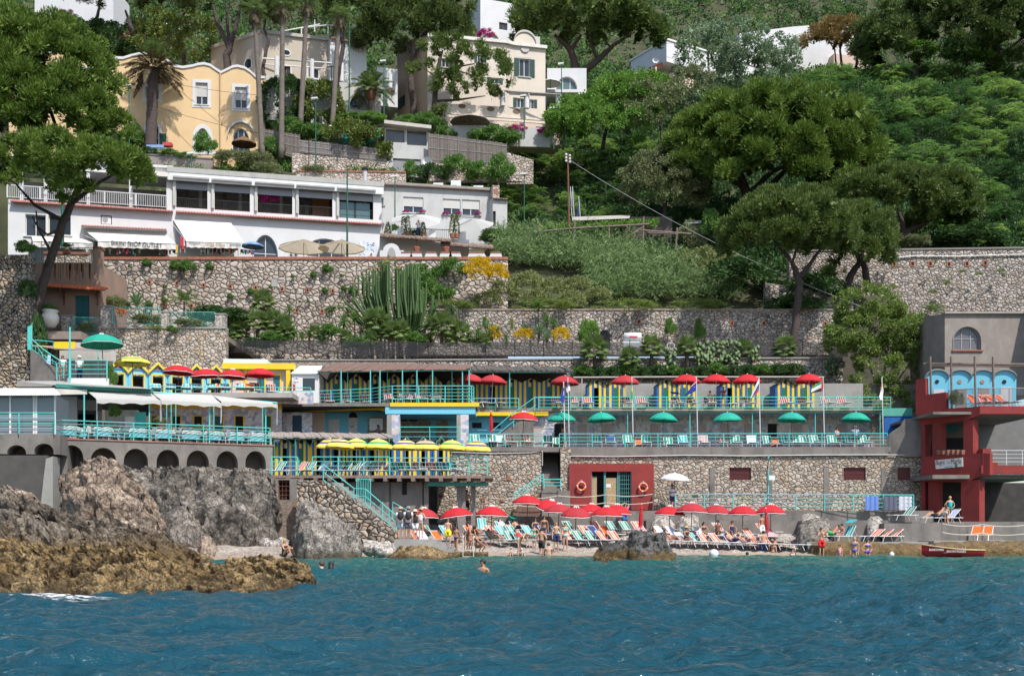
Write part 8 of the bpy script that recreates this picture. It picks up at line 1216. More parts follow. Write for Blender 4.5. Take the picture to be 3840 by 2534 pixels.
for dy in(0,-30,-58):q.U([ps.at(1207,1798+dy,-.2),ps.at(1322,1888+dy,-.2),ps.at(1365,1890+dy,-.2),ps.at(1482,1985+dy*.9,-.2)],.024 if dy>-50 else .032,5)
for px,y in((1207,1798),(1322,1888),(1365,1890),(1430,1940),(1455,1965),(1482,1988)):q.U([ps.at(px,y,-.2),ps.at(px,y-60,-.2)],.03,5)
q.B('handrail',sg);q=MB(Te);q.U([ps.at(1430,1945,-1.9),ps.at(1430,1878,-1.9),ps.at(1495,1916,-1.9),ps.at(1495,1985,-1.9)],.03,5);q.B('far_handrail',sg)
gt=TH('gate','tall teal barred gate on the stair landing','gate',P(1360,1895,64.5));q=MB(Te);pgx=Pl(1330,64.8,1400,64.8)
for k in rg(9):x=1338+k*6.4;q.U([pgx.at(x,1896),pgx.at(x,1795)],.016 if 0<k<8 else .03,5)
q.U([pgx.at(1338,1795),pgx.at(1390,1796)],.025,5);q.U([pgx.at(1338,1895),pgx.at(1390,1896)],.025,5);q.B('bars',gt)
jt=TH('jetty','stepped concrete jetty at the foot of the stairway','jetty',P(1560,2050,60));q=MB(CONCL)
for x0,x1,d0,d1,y in((1478,1640,58.6,63,2022),(1560,1672,57.8,61.5,2034),(1600,1690,57.4,61,2048),(1480,1705,57.2,60.5,2058)):q.box(X(x0,d0),X(x1,d0),d0,d1,-.3,Z(y,d0))
q.B('steps',jt);q=MB(GOLD);q.box(X(1680,56.2),X(1828,56.2),56.2,58.5,-.3,Z(2071,56.2));q.B('low_slab',jt)
ld=TH('bathing_ladder','pale metal bathing ladder at the jetty edge','ladder',P(1755,2092,56));q=MB(M('ladder_cream',(.6,.56,.48),.4))
for x in(1736,1776):q.U([P(x,2095,56),P(x,2015,56),P(x+3,2008,56.2),P(x+8,2010,56.8),P(x+8,2070,56.9)],.024,6)
for y in(2062,2086):q.U([P(1736,y,56),P(1776,y,56)],.02,5)
q.B('rails',ld)
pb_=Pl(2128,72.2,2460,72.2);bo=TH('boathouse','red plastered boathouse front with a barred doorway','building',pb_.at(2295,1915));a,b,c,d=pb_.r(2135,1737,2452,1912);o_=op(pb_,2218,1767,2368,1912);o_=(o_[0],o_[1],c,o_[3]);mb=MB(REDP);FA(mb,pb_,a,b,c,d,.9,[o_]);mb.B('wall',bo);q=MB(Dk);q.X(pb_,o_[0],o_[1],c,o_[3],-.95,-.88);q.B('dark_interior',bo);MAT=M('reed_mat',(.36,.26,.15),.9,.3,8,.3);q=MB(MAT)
for x0,x1,y in((2222,2239,1786),(2270,2315,1790)):s,t_,_,e=pb_.r(x0,y,x1,1900);q.X(pb_,s,t_,c,e,-.3,-.26)
q.B('reed_mat',bo);q=MB(M('teal_grille',(.07,.24,.24),.5))
for x in(2220,2267,2271,2317,2322,2366):s=pb_.hit(x,1800)[0];q.X(pb_,s-.03,s+.03,c,o_[3],-.22,-.16)
for k in rg(6):s=pb_.hit(2326+k*8,1800)[0];q.X(pb_,s-.012,s+.012,c,o_[3],-.2,-.18)
for k in rg(9):z=c+(o_[3]-c)*k/9;q.X(pb_,pb_.hit(2322,1800)[0],o_[1],z,z+.03,-.23,-.17)
q.B('grille',bo);q=MB(Wh);s,t_,e,f=pb_.r(2274,1813,2292,1826);q.X(pb_,s,t_,e,f,-.255,-.245);q.B('notice',bo)
def ring(label,px,py,d,rr,rope=1):
 c=P(px,py,d);r=TH('life_ring',label,'life ring',c);OR=M('life_ring_orange',(.70,.17,.05),.5,.08)
 for mats,seg in((OR,[(0,.2),(.25,.45),(.5,.7),(.75,.95)]),(Wh,[(.2,.25),(.45,.5),(.7,.75),(.95,1.)])):
  q=MB(mats);q.smooth=1
  for f0,f1 in seg:q.U([c+Ve((rr*Co(6.283*(f0+(f1-f0)*k/6)),0,rr*Si(6.283*(f0+(f1-f0)*k/6))))for k in rg(7)],.065,7)
  q.B('ring' if mats is OR else 'bands',r)
 q=MB(Wh);q.U([c+Ve((-rr*.9,-.07,.1)),c+Ve((0,-.05,rr*1.5)),c+Ve((rr*.9,-.07,.1))],.012,4);q.B('rope',r)
ring('orange life ring on the left of the boathouse door',2180,1822,72.0,.27);ring('orange life ring with coiled rope right of the boathouse door',2412,1826,72.0,.27)
def ropefence(label,pts,h,mat=M('cream_rope',(.55,.50,.42),.9)):
 r=TH('rope_fence',label,'fence',pts[0]);q=MB(mat)
 for a,b in zip(pts[:-1],pts[1:]):
  for k in(.5,1.):q.U([a.lerp(b,t/8)+Ve((0,0,h*k-.5*(t/8)*(1-t/8)))for t in rg(9)],.025,5)
 q.B('rope',r)
 for p in pts:q=MB(M('rusty_post',(.20,.15,.13),.8));q.U([p,p+Ve((0,0,h+.05))],.025,5);q.B('post',r)
ropefence('rope fence across the boathouse front',[P(1803,1920,71),P(1943,1925,71),P(2092,1918,71),P(2274,1914,71),P(2449,1912,71)],1.05);ropefence('rope fence on the quay by the orange loungers',[P(3533,2027,63),P(3683,2030,63),P(3860,2030,63)],1.0)
RA('teal railing along the beach promenade',[P(2532,1913,70.9),P(2750,1912,70.9),P(2985,1914,70.6),P(3200,1915,70.2),P(3426,1916,70)],1.05,4,Te,.026,1.95);RA('teal handrail of the landing beside the red boathouse',[P(1930,1885,71),P(2038,1812,71.2),P(2040,1832,71.2),P(2102,1832,71.2)],.62,3,Te,.03,3)
q=MB(Te);fm=TH('signal_mast','teal signal mast with a furled white flag on the promenade','mast',P(2880,1915,70.8));q.U([P(2880,1915,70.8),P(2882,1706,70.8)],.05,6);q.B('pole',fm);q=MB(Wh);q.add([P(2882,1720,70.7),P(2884,1716,70.7),P(2884,1758,70.75),P(2880,1764,70.7),P(2877,1750,70.7)],[(0,1,2,3,4),(4,3,2,1,0)]);q.B('flag',fm);q=MB(Wh);q.box(X(2884,70.6),X(2906,70.6),70.55,70.58,Z(1799,70.6),Z(1782,70.6));q.B('notice_board',fm)
bo2=TH('water_heater','white cylindrical solar water heater on the garden ledge','water heater',P(2372,1310,90.5));q=MB(Wh);q.smooth=1;a=P(2340,1263,90.5);q.U([a,P(2404,1263,90.5)],.34,14);q.B('tank',bo2);q=MB(M('brand_red',(.45,.05,.10),.5));c=P(2374,1265,90.5);q.box(c.x-.32,c.x+.32,90.13,90.16,c.z-.08,c.z+.06);q.B('red_label',bo2);q=MB(Sl);q.H([P(2338,1300,90.1),P(2408,1300,90.1),P(2408,1300,91.2),P(2338,1300,91.2),P(2338,1279,90.1),P(2408,1279,90.1),P(2408,1279,91.2),P(2338,1279,91.2)]);q.B('collector',bo2)
hs=MB(Wh);c=P(2515,1297,88.9);hs.U([c+Ve((.31*Co(k*.45),-.05,.25*Si(k*.45)))for k in rg(15)],.03,6);tag(hs.B('hose_coil',None,org=c),'coiled white hose hung on the mesh fence','hose')
vp=TH('vine_pergola','rustic log pergola covered with vines on the reed bank','pergola',P(2400,920,107));q=MB(WOOD);d=106
for A,B,r_ in((t3(315,605),t3(700,572),.12),(t3(690,572),t3(1285,540),.12),(t3(1215,590),t3(1640,622),.11),(t3(1270,610),t3(1530,622),.09),(t3(1240,560),t3(1010,710),.10)):q.U([P(*A,d),P(*B,d)],r_,6)
q.B('beams',vp)
for A,B in((t3(365,530),t3(365,660)),(t3(660,505),t3(660,640)),(t3(950,545),t3(950,700)),(t3(1240,475),t3(1232,760)),(t3(1522,570),t3(1508,755))):q=MB(WOOD);q.U([P(*A,d),P(*B,d)],.10,6);q.B('post',vp)
cs=[]
for k in rg(160):u=RU(340,1350);cs.append(P(*t3(u,585-(u-340)*.055+RU(-22,8)),107+RU(-.5,1.8)))
kid(vp,LK('vines',QM('vines',CL([tu(v-P(2400,920,107))for v in cs],NR.uniform(.25,.5,160),30,.2,.13,None,.2),L_BRT),vp));q=MB(M('fibre_sheet',(.36,.34,.31),.8,.1));q.add([P(*t3(640,510),107.5),P(*t3(1120,490),107.5),P(*t3(1130,462),110),P(*t3(640,478),110)],[(0,1,2,3)]);q.B('roof_sheet',vp);q=MB(M('dark_timber_and_shade',(.10,.085,.075),.95));a,b=P(*t3(860,760),109.5),P(*t3(1480,760),109.5);q.box(a.x,b.x,109.5,109.8,a.z-1,a.z+3.4);q.B('back_wall',vp)
th=TH('tiled_hut','small stone hut with a pale sheet roof among the shrubs','hut',P(2600,880,108));q=MB(MC['pale_stone']);a=P(2572,870,108);b=P(2640,870,108);q.box(a.x,b.x,108,110,a.z-1,a.z+.9);q.B('wall',th);q=MB(Sl);q.add([P(2564,838,107.6),P(2640,838,107.6),P(2640,826,110),P(2572,826,110)],[(0,1,2,3)]);q.B('roof',th)
def flag(label,px,pt,pb,d,fpts,parts,zb=None):
 r=TH('flagpole',label,'flagpole',P(px,pb,d));q=MB(Sl);q.U([P(px+6,pb,d),P(px,pt,d)],.035,6);q.B('pole',r);f=None
 for m,poly in parts:
  q=MB(m);q.add([P(px+x,pt+y,d-.05-.06*Si((x+y)*.1))for x,y in poly],[tu(rg(len(poly)))]);o=q.B('flag_field' if f is None else 'flag_marking',f or r);f=f or o
c_=lambda n,c:M('flag_'+n,c,.85,.04)
FB,FR,FW,FG,FY,FK=c_('blue',(.02,.04,.28)),c_('red',(.50,.03,.05)),c_('white',(.7,.7,.7)),c_('green',(.01,.25,.08)),c_('yellow',(.7,.55,.02)),c_('black',(.02,.02,.02))
flag('flagpole with a drooping dark blue European flag',2113,1430,1680,73.9,None,[(FB,[(0,20),(6,40),(2,80),(-2,82),(-14,70),(-8,45)]),(FY,[(-2,50),(0,50),(0,54),(-2,54)]),(FY,[(-6,60),(-4,60),(-4,63),(-6,63)])])
flag('flagpole with a small stars and stripes flag',2129,1414,1680,73.7,None,[(FW,[(0,16),(8,34),(10,50),(-3,58),(-5,44)]),(FR,[(-4,44),(9,40),(10,44),(-4,48)]),(FR,[(-4,52),(10,48),(9,52),(-3,56)]),(FB,[(0,16),(6,28),(3,38),(-4,40)])])
flag('flagpole with a limp green and yellow flag',2369,1413,1680,73.8,None,[(FG,[(0,10),(4,40),(3,86),(-5,84),(-4,40)]),(FY,[(0,34),(4,44),(3,60),(-4,56)]),(FB,[(-1,42),(2,44),(2,52),(-2,50)])])
flag('flagpole with a blue southern cross flag and union canton',2611,1413,1680,73.7,None,[(FB,[(0,8),(-1,52),(-40,72),(-44,68),(-24,44)]),(FR,[(0,12),(0,24),(-16,36),(-20,38)]),(FW,[(0,16),(0,18),(-18,36),(-19,34)]),(FW,[(-6,36),(-3,38),(-3,43),(-7,43),(-10,40)]),(FW,[(-27,46),(-25,46),(-25,49),(-27,49)]),(FW,[(-36,60),(-34,60),(-34,63),(-36,63)])])
flag('flagpole with a white blue and red flag',2846,1413,1680,73.7,None,[(FW,[(0,6),(0,24),(-28,78),(-33,80),(-14,34)]),(FB,[(0,24),(0,40),(-24,76),(-28,78),(-12,44)]),(FR,[(0,40),(0,52),(-16,72),(-22,76)])])
flag('flagpole with a red, green, white and black flag',3086,1413,1680,73.7,None,[(FW,[(-6,26),(-6,40),(-44,58),(-42,46)]),(FR,[(0,6),(2,54),(-6,54),(-5,10)]),(FG,[(-6,14),(-6,26),(-42,46),(-30,32)]),(FK,[(-6,40),(-6,54),(-40,60),(-45,66),(-44,58)])])
flag('flagpole with a limp purple and white flag at the terrace end',3307,1412,1680,74.2,None,[(FW,[(0,6),(6,50),(2,88),(-6,86),(-10,74),(-3,50)]),(FR,[(0,16),(0,40),(-6,54),(-4,40)])])
for x,l,m in((2139,'slim pole with green white and violet cloth behind the pergola',FG),(2147,'white pole with a lilac flag behind the pergola',M('flag_lilac',(.35,.25,.45))),(2170,'slim pole with a blue flag behind the pergola',FB)):flag(l,x,700 if x<2160 else 736,815,107.5,None,[(m,[(0,10),(-3,30),(-6,70),(0,76)]),(FW,[(0,40),(-3,44),(-4,66),(0,70)])])
r5=T(3400,1350,5.6);prd=Pl(3455,72,3665,69);rb=TH('bath_restaurant','dark red concrete bathing restaurant with balconies at the right edge','building',prd.at(3560,1990));poly=[prd.hit(*w5(*p))for p in((1215,975),(1215,628),(1316,606),(1320,782),(1530,756),(1536,928),(1882,906),(1888,992),(1750,1052),(1265,1102))];q=MB(REDP);q.R(prd,poly,-.35,0);q.B('upper_wall',rb)
pr4=Pl(3665,69,3900,69);q=MB(REDP);a,b,c,d=pr4.r(3672,1523,3900,1552);q.X(pr4,a,b,c,d,-.3,.12);q.B('balcony_edge',rb);q=MB(Cn);ztop=prd.hit(3600,1530)[1];q.box(X(3440,72),X(3900,70),69.3,78,c+.02,c+.18);q.B('balcony_floor',rb)
zm=prd.hit(3560,1700)[1];zl_=prd.hit(3560,1803)[1]
for px0,px1,y0,y1,pl in((3454,3468,1590,1960,prd),(3496,3527,1585,1712,prd),(3612,3648,1574,1712,prd),(3480,3514,1800,1920,prd),(3603,3672,1800,1992,prd)):q=MB(REDP);a,b,c,d=pl.r(px0,y0,px1,y1);q.X(pl,a,b,min(c,zm)if y1<1800 else c,d,-.7,-.02);q.B('pillar',rb)
q=MB(REDP);q.R(prd,[prd.hit(*p)for p in((3455,1712),(3680,1698),(3712,1700),(3712,1780),(3672,1786),(3630,1806),(3455,1806))],-.35,0);q.B('middle_wall',rb);q=MB(REDP);a,b,c,d=pr4.r(3678,1683,3709,1745);q.X(pr4,a,b,c,d,-.5,.3);a,b,c,d=pr4.r(3672,1745,3900,1776);q.X(pr4,a,b,c,d,-.3,.3);q.B('balcony_wall',rb);q=MB(Cn);q.box(X(3440,72),X(3900,70),69.4,79,zl_+.1,zl_+.35);q.B('middle_floor',rb)
sgn=TH('sign_board','hand painted white board reading Bagni da Maria','sign',prd.at(3560,1757,.05));q=MB(M('sign_white',(.62,.61,.58),.7,.05,3));q.R(prd,[prd.hit(*p)for p in(w5(1420,1470),w5(1712,1442),w5(1716,1536),w5(1432,1562))],.02,.07);q.B('board',sgn);mk_=M('sign_maroon',(.14,.05,.06),.7);text('Bagni',prd,*w5(1432,1468),*w5(1522,1530),mk_,sgn,.075,slant=.05);text('da',prd,*w5(1550,1470),*w5(1578,1506),M('sign_grey',(.35,.34,.33),.7),sgn,.075,slant=.05);text('Maria',prd,*w5(1592,1452),*w5(1698,1508),mk_,sgn,.075,slant=.05);text('snack bar',prd,*w5(1522,1522),*w5(1614,1546),M('sign_blue',(.20,.38,.52),.7),sgn,.075,slant=.05);q=MB(M('sign_green',(.03,.14,.06),.7))
for k in rg(3):a,b,c,d=prd.r(*w5(1633+k*9,1508),*w5(1640+k*9,1542));q.X(prd,a,b,c,d,.07,.078)
q.B('bottle_marks',sgn)
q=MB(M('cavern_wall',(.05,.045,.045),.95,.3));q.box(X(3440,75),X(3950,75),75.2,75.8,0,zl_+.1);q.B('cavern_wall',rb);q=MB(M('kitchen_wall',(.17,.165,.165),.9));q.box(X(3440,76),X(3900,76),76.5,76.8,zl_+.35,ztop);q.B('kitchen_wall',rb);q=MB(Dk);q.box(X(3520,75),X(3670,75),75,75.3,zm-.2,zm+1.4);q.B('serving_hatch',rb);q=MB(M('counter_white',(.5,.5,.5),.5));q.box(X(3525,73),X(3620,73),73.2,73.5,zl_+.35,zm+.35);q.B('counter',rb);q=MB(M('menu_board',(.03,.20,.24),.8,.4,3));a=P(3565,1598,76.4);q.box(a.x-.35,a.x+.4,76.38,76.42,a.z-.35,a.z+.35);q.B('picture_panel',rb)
for k in rg(6):c=prd.at(*w5(1460+k*50,1392),-.12);r=TH('basket','%s small brown planter box along the red balcony, from its left end'%ORD[k],'planter',c,0,'planter boxes on the red wall');q=MB(M('brown_basket',(.28,.13,.09),.9,.2,6));q.H([c+Ve(v)for v in((-.17,-.15,-.12),(.17,-.15,-.12),(.17,.15,-.12),(-.17,.15,-.12),(-.22,-.18,.18),(.22,-.18,.18),(.22,.18,.18),(-.22,.18,.18))]);q.B('box',r);q=MB(M('potting_soil',(.06,.045,.035),1));q.box(c.x-.19,c.x+.19,c.y-.16,c.y+.16,c.z+.182,c.z+.2);q.B('soil',r)
RA('pale steel railing on the right red balcony',[pr4.at(3712,1745,.1),pr4.at(3890,1745,.1)],.95,4,Sl,.02,1.2);RA('thin grey baluster railing on the upper red balcony',[prd.at(3556,1530,-.05),prd.at(3648,1524,-.05),pr4.at(3680,1523,.0),pr4.at(3890,1523,.0)],1.15,3,M('dull_grey_rail',(.22,.21,.22),.6),.02,2.2,.07)
pcab=Pl(3470,74,3800,72.5)
for i,px in en((3514,3599,3684,3766)):
 s,z=pcab.hit(px,1389);w=1.5;zf=ztop-.05;r=TH('beach_cabin','%s round roofed blue cabin on the red building from the left'%ORD[i],'cabin',pcab.pt(s,zf),0,'round roofed blue cabins');h=z-zf;rise=.55;pol=[(s-w/2+.01,zf),(s+w/2-.01,zf)]+[(s+(w/2-.01)*Co(Pi*k/12),zf+h-rise+rise*Si(Pi*k/12))for k in rg(13)];q=MB(SKY);q.R(pcab,pol,-1.8,0);q.B('wall',r);q=MB(CONCL);SP(q,pcab,[(s-w/2*Co(Pi*k/12),zf+h-rise+.01+rise*Si(Pi*k/12))for k in rg(13)],.09,-1.9,.15);q.B('roof',r);q=MB(M('cabin_door_white',(.55,.53,.54),.6)if i in(0,3)else M('cabin_door_brown',(.28,.22,.20),.7));q.X(pcab,s+.02-.25,s+.02+.42,zf,zf+1.75,0,.04);q.B('door',r);q=MB(Dk if i in(0,3)else M('vent_clay',(.35,.20,.15),.8));q.R(pcab,[(s+.13*Co(k*.524),zf+h-.75+.13*Si(k*.524))for k in rg(12)],0,.04);q.B('porthole',r)
lp=TH('log_pergola','bare log pergola in front of the rounded blue cabins','pergola',P(3600,1480,71));q=MB(WOOD);q.U([prd.at(3452,1362,-.4),prd.at(3600,1362,-.4),pr4.at(3880,1364,-.3)],.09,6);q.U([prd.at(3470,1368,-.6),pr4.at(3880,1369,-.5)],.06,6);q.B('beam',lp)
for px,yb in((3479,1480),(3557,1535),(3646,1530),(3731,1525)):q=MB(WOOD);pl=prd if px<3660 else pr4;a=pl.at(px+3,yb,-.3);q.U([a,Ve((a.x-.05,a.y,pl.hit(px,1335)[1]))],.075,6);q.B('post',lp)
BU('ol',3590,1498,70.5,30,34,'dry yellow potted bush behind the thin grey railing')
pgr=Pl(3462,80.5,3900,80.5);r,a,b,c,d=BK('house','grey plastered building with an arched window above the red restaurant','house',pgr,3543,1176,3900,1480,7,M('grey_old_plaster',(.26,.225,.20),.95,.12,.8,.25,stain=((.38,.35,.31),.6,.6)),[op(pgr,3576,1225,3678,1312,1.)],.3);o=op(pgr,3576,1225,3678,1312,1.);WI(r,pgr,o[:4],1.0,M('grey_arch_trim',(.24,.22,.22),.9),.08,0,t=.3,nv=2,nh=1,frame=M('grey_window_frame',(.30,.29,.30),.7),pane=glass('dusty_pane',(.12,.12,.13),.15),sill=Ta);pgl=Pl(3465,84,3543,80.5);q=MB(MC['grey_old_plaster']);q.R(pgl,[pgl.hit(*p)for p in((3462,1480),(3543,1480),(3543,1176),(3462,1188))],-.3,0);q.B('side_wall',r);q=MB(M('flat_roof_edge',(.34,.30,.27),.9));a,b,c,d=pgr.r(3540,1170,3900,1177);q.X(pgr,a,b,c,d,-7,.2);q.B('roof_edge',r)
cr=TH('ramp_wall','grey concrete ramp wall beside the blue plank fence','wall',P(3390,1700,73));q=MB(Cn);pcw=Pl(3325,73.5,3470,72.5);q.R(pcw,[pcw.hit(*p)for p in((3332,1712),(3332,1628),(3350,1614),(3375,1598),(3392,1570),(3452,1570),(3458,1712))],-.6,0);q.B('masonry',cr)
bf=TH('plank_fence','blue plank fence with a green lattice top','fence',P(3370,1616,77));q=MB(BLUE);pbf=Pl(3305,77,3430,77);a,b,c,d=pbf.r(3316,1558,3424,1640);q.X(pbf,a,b,c,d,-.1,0);q.B('planks',bf);q=MB(M('green_lattice',(.08,.34,.27),.7));a,b,c,d=pbf.r(3312,1530,3420,1560);q.X(pbf,a,b,c,d,-.05,.05);q.B('lattice',bf)
tr_=TH('trellis','dark wooden trellis in the pine shade','trellis',P(3060,1075,98));q=MB(Bn)
for k in rg(12):q.U([P(3005+k*10,1072,98),P(3045+k*8,1012,98)],.02,4);q.U([P(3045+k*8,1072,98),P(3005+k*10,1012,98)],.02,4)
q.B('slats',tr_)
q=MB(Cn);q.box(X(3316,64.2),X(3632,64.2),64.2,69,.2,Z(1961,64.2));q.box(X(3060,65.5),X(3330,65.5),65.5,70,.2,Z(1950,65.5));q.box(X(3420,66),X(3760,66),66,70.5,.2,Z(1957,66));q.box(X(3560,68),X(3900,68),68,74,.2,Z(1955,68));tag(q.B('quay'),kind='structure')
LR('rock',[(3035,62,64,2032,67),(3150,61.2,63.2,2032,67),(3300,61,63,2036,67),(3480,61,63,2040,67),(3520,60.8,62.8,2034,67)],GREYR,'flat topped rock ledge under the orange striped loungers',.12,.9,9,30,17,shape=.22);LR('rock',[(3500,60.6,62.4,2036,66),(3600,60.4,62.2,2032,66),(3760,60.4,62.2,2030,66),(3900,60.4,62.2,2030,66)],GREYR,'flat topped rock ledge behind the red rescue boat',.12,.9,9,30,18,shape=.22)
mb=MB(CONCL);mb.box(X(3030,62.4),X(3520,62.4),62.6,67,.1,Z(2031,63));mb.box(X(3505,61.8),X(3900,61.8),61.9,66.5,.1,Z(2027,62));tag(mb.B('ledge_paving'),kind='structure')
bt_=TH('rowing_boat','red rescue rowing boat moored at the rock ledge','boat',P(3560,2085,59));ax0,ax1=X(3456,59),X(3680,59);Lb=ax1-ax0;q=MB(M('boat_red',(.36,.015,.02),.35,.06));q.smooth=1;n=18;secs=[]
for k in rg(n+1):
 t=k/n;x=ax0+Lb*t;bw=.72*Si(min(1,t*1.9+.02)*Pi/2)**.8*(1-.35*max(0,t-.6)/.4);zt_=.34+.30*(1-t)**2.2+.02;kz_=-.12+.25*max(0,.14-t)/.14;xr=x-(.0)
 secs.append([(xr+(.16*(1-t)**6 if j!=0 else 0)*0+(1-t)**8*.0,59-bw*Si(Pi*(j/8-.5))*1.,kz_+(zt_-kz_)*abs(2*j/8-1)**1.6)for j in rg(9)])
q.add([v for s in secs for v in s],[(i*9+j,i*9+j+1,(i+1)*9+j+1,(i+1)*9+j)for i in rg(n)for j in rg(8)]+[tu(n*9+j for j in rg(9))]);q.B('hull',bt_);q=MB(M('boat_rim',(.52,.42,.22),.5));q.U([Ve(s[0])for s in secs],.035,5);q.U([Ve(s[8])for s in secs],.035,5);q.U([Ve(secs[-1][0]),Ve(secs[-1][8])],.035,5);q.B('gunwale',bt_);q=MB(WOOD)
for t in(6,11):s=secs[t];q.box(s[0][0]-.12,s[0][0]+.12,s[8][1]+.05 if s[8][1]<s[0][1]else s[0][1]+.05,s[0][1]-.05 if s[8][1]<s[0][1]else s[8][1]-.05,.2,.23)
q.B('thwart',bt_);q=MB(Sl)
for px in(3610,3621):q.U([P(px,2065,59-.6),P(px,2050,59-.6)],.015,4)
q.B('rowlocks',bt_);pbt_=Pl(3450,58.22,3700,58.32);text('BAGNI DI MARIA',pbt_,3485,2056,3540,2064,FW,bt_,.0);text('SALVATAGGIO',pbt_,3550,2062,3622,2070,FW,bt_,.0)
by=TH('buoy','small white buoy floating near the rock ledge','buoy',P(3344,2080,59.5));q=MB(Wh);q.smooth=1;q.ball(P(3344,2078,59.5),.14,n=10,m=8);q.B('float',by);q=MB(Sl);q.ball(P(3344,2068,59.5),.035);q.B('eyelet',by)
by=TH('buoy','white and blue buoy floating off the beach','buoy',P(2677,2080,58));q=MB(Wh);q.smooth=1;q.ball(P(2677,2076,58),.26,n=12,m=8);q.B('float',by);q=MB(FB);c=P(2677,2076,58);q.ball(c+Ve((.2,-.06,-.08)),.1);q.B('blue_cap',by)
by=TH('buoy','cream drifting buoy with a rope tail','buoy',P(2470,2110,49));q=MB(M('cream_buoy',(.55,.45,.34),.5));q.smooth=1;q.ball(P(2472,2108,49),.17,.14,.12,10,6);q.B('float',by);q=MB(M('cream_rope'));q.U([P(2462,2106,49),P(2452,2104,49),P(2443,2112,49)],.02,5);q.B('rope_tail',by)
RED=M('red_canvas',(.44,.009,.017),.8,.08);RED2=M('faded_red_canvas',(.36,.022,.03),.85,.1);GRC=M('green_canvas',(.008,.30,.21),.8,.08);PIP=M('white_piping',(.75,.72,.70),.7)
PO,PV,PY2,PG=M('stripe_orange',(.72,.36,.05),.8,.05),M('stripe_violet',(.10,.08,.20),.8,.05),M('stripe_yellow',(.78,.62,.10),.8,.05),M('stripe_green',(.02,.30,.10),.8,.05)
bz=lambda px,d:beach_z(X(px,d),d)
def um(l,px,y,d,w,mat,zb,g=None,tilt=(0,0),st=None,tr=PIP,h=.43,cl=0,pm=None):
 if mat is RED and R.random()<.35:mat=RED2
 if tilt==(0,0):tilt=(RU(-.04,.05),RU(-.06,.06))
 return PS(l,px,y,d,w*d/F/2,h,mat,zb,tr,tilt=tilt,group=g,stripes=st,closed=cl,polemat=pm)
B='red beach parasols'
for l,px,y,d,w,t in[('red parasol behind the hat wearing onlookers',1590,1905,64.5,112,(0,.05)),('red parasol tilted over the jetty bathers',1707,1902,63.5,121,(0,-.13)),('bright red parasol with dark bag on its pole',1845,1898,62.5,119,(0,.04)),('red parasol nearest the stone wall steps',1979,1857,68.5,115,(0,.03)),('red parasol tipped sharply forward by the boathouse',2071,1867,68,112,(.28,.22)),('red parasol just under the sharply tipped one',2098,1889,66,112,(0,.05)),('red parasol whose rim hangs lowest in the central cluster',2161,1901,64,114,(.1,.03)),('red parasol half hidden in the middle of the central cluster',2219,1890,67.5,110,(0,.05)),('red parasol in front at the right of the central cluster',2275,1900,63.8,117,(0,.02)),('red parasol covering the figure in a pink shirt',2314,1892,66,112,(0,.06)),('red parasol before the white boulders',2513,1898,66.5,114,(0,.05)),('brightest red parasol with a lace fringe on top',2595,1886,65.5,116,(0,.03)),('red parasol left of the rocky gap',2686,1893,66.5,105,(0,.03)),('red parasol over the two navy loungers',2786,1896,66,110,(0,.02)),('last open red parasol of the beach row',2891,1892,66,110,(0,.02))]:um(l,px,y,d,w,RED,bz(px,d),B,t)
for l,px,y,d in[('closed red parasol before the boathouse corner',2406,1890,65),('closed red parasol beside the standing bearded bather',2872,1906,63.5),('closed red parasol leaning in the deck passage',1723,1874,69)]:um(l,px,y,d,0,RED,bz(px,d),None,cl=1)
um('closed dark red parasol on the middle terrace',1841,1543,74.3,0,RED,ZL,None,cl=1);um('white parasol held up beside the lifeguard',2531,1773,71.3,110,Wh,Z(1912,71),None,h=.4,tr=None)
for k,px in en((2105,2254,2489,2728,2970,3210)):um('%s green parasol of the lower terrace from the stairs'%ORD[k],px,1546,74.9,107,GRC,ZL,'green terrace parasols',tr=None,h=.48)
for k,(px,y)in en(((1765,1402),(1849,1406),(2119,1409),(2345,1407),(2575,1404),(2687,1403),(2802,1403),(3034,1402))):um('%s red parasol of the striped cabin terrace from the left'%ORD[k],px,y,79.2,107,RED,ZC,'red terrace parasols',tr=None,h=.5,pm=Sl)
um('red parasol over the orange chairs on the middle terrace',1965,1545,74.3,107,RED,ZL)
for k,(px,y,w)in en(((672,1370,121),(771,1383,118),(873,1386,108),(975,1381,112))):um('%s red parasol in front of the sky blue cabins'%ORD[k],px,y,74.5,w,RED,ZB,'red parasols before the blue cabins',tr=PIP if k<3 else None)
um('yellow and green ringed parasol before the first blue cabin',496,1336,73.5,133,PY2,ZB,st=[PY2,PO,PG,PY2,PG,PY2],tr=None);um('large green parasol above the snack bar terrace',381,1254,71.5,155,GRC,Z(1420,71.5),tr=PIP,h=.62)
for k,(px,y,c,d)in en(((1239,1644,0,68.4),(1275,1643,0,67),(1336,1645,1,68.2),(1420,1646,1,67),(1520,1648,0,67.2),(1595,1649,0,67.2),(1696,1650,1,67.3),(1788,1653,0,67.4))):um('%s striped yellow parasol on the lower deck from the thatch roof'%ORD[k],px,y,d,108,PO,ZD,'striped yellow parasols',st=[PO,PO if c==0 else PY2,PV if c==0 else PY2,PY2,PV if c==0 else PG,PY2],tr=None,h=.5,pm=Sl)
FAB={'G':((.006,.22,.15),(.56,.58,.56)),'O':((.60,.10,.022),(.60,.55,.52)),'N':((.035,.03,.19),(.72,.25,.05)),'T':((.03,.36,.38),(.5,.7,.7)),'R':((.72,.13,.02),(.72,.13,.02)),'B':((.03,.05,.20),(.03,.05,.20)),'W':((.62,.63,.72),(.45,.52,.68)),'K':((.55,.22,.24),(.62,.45,.45))}
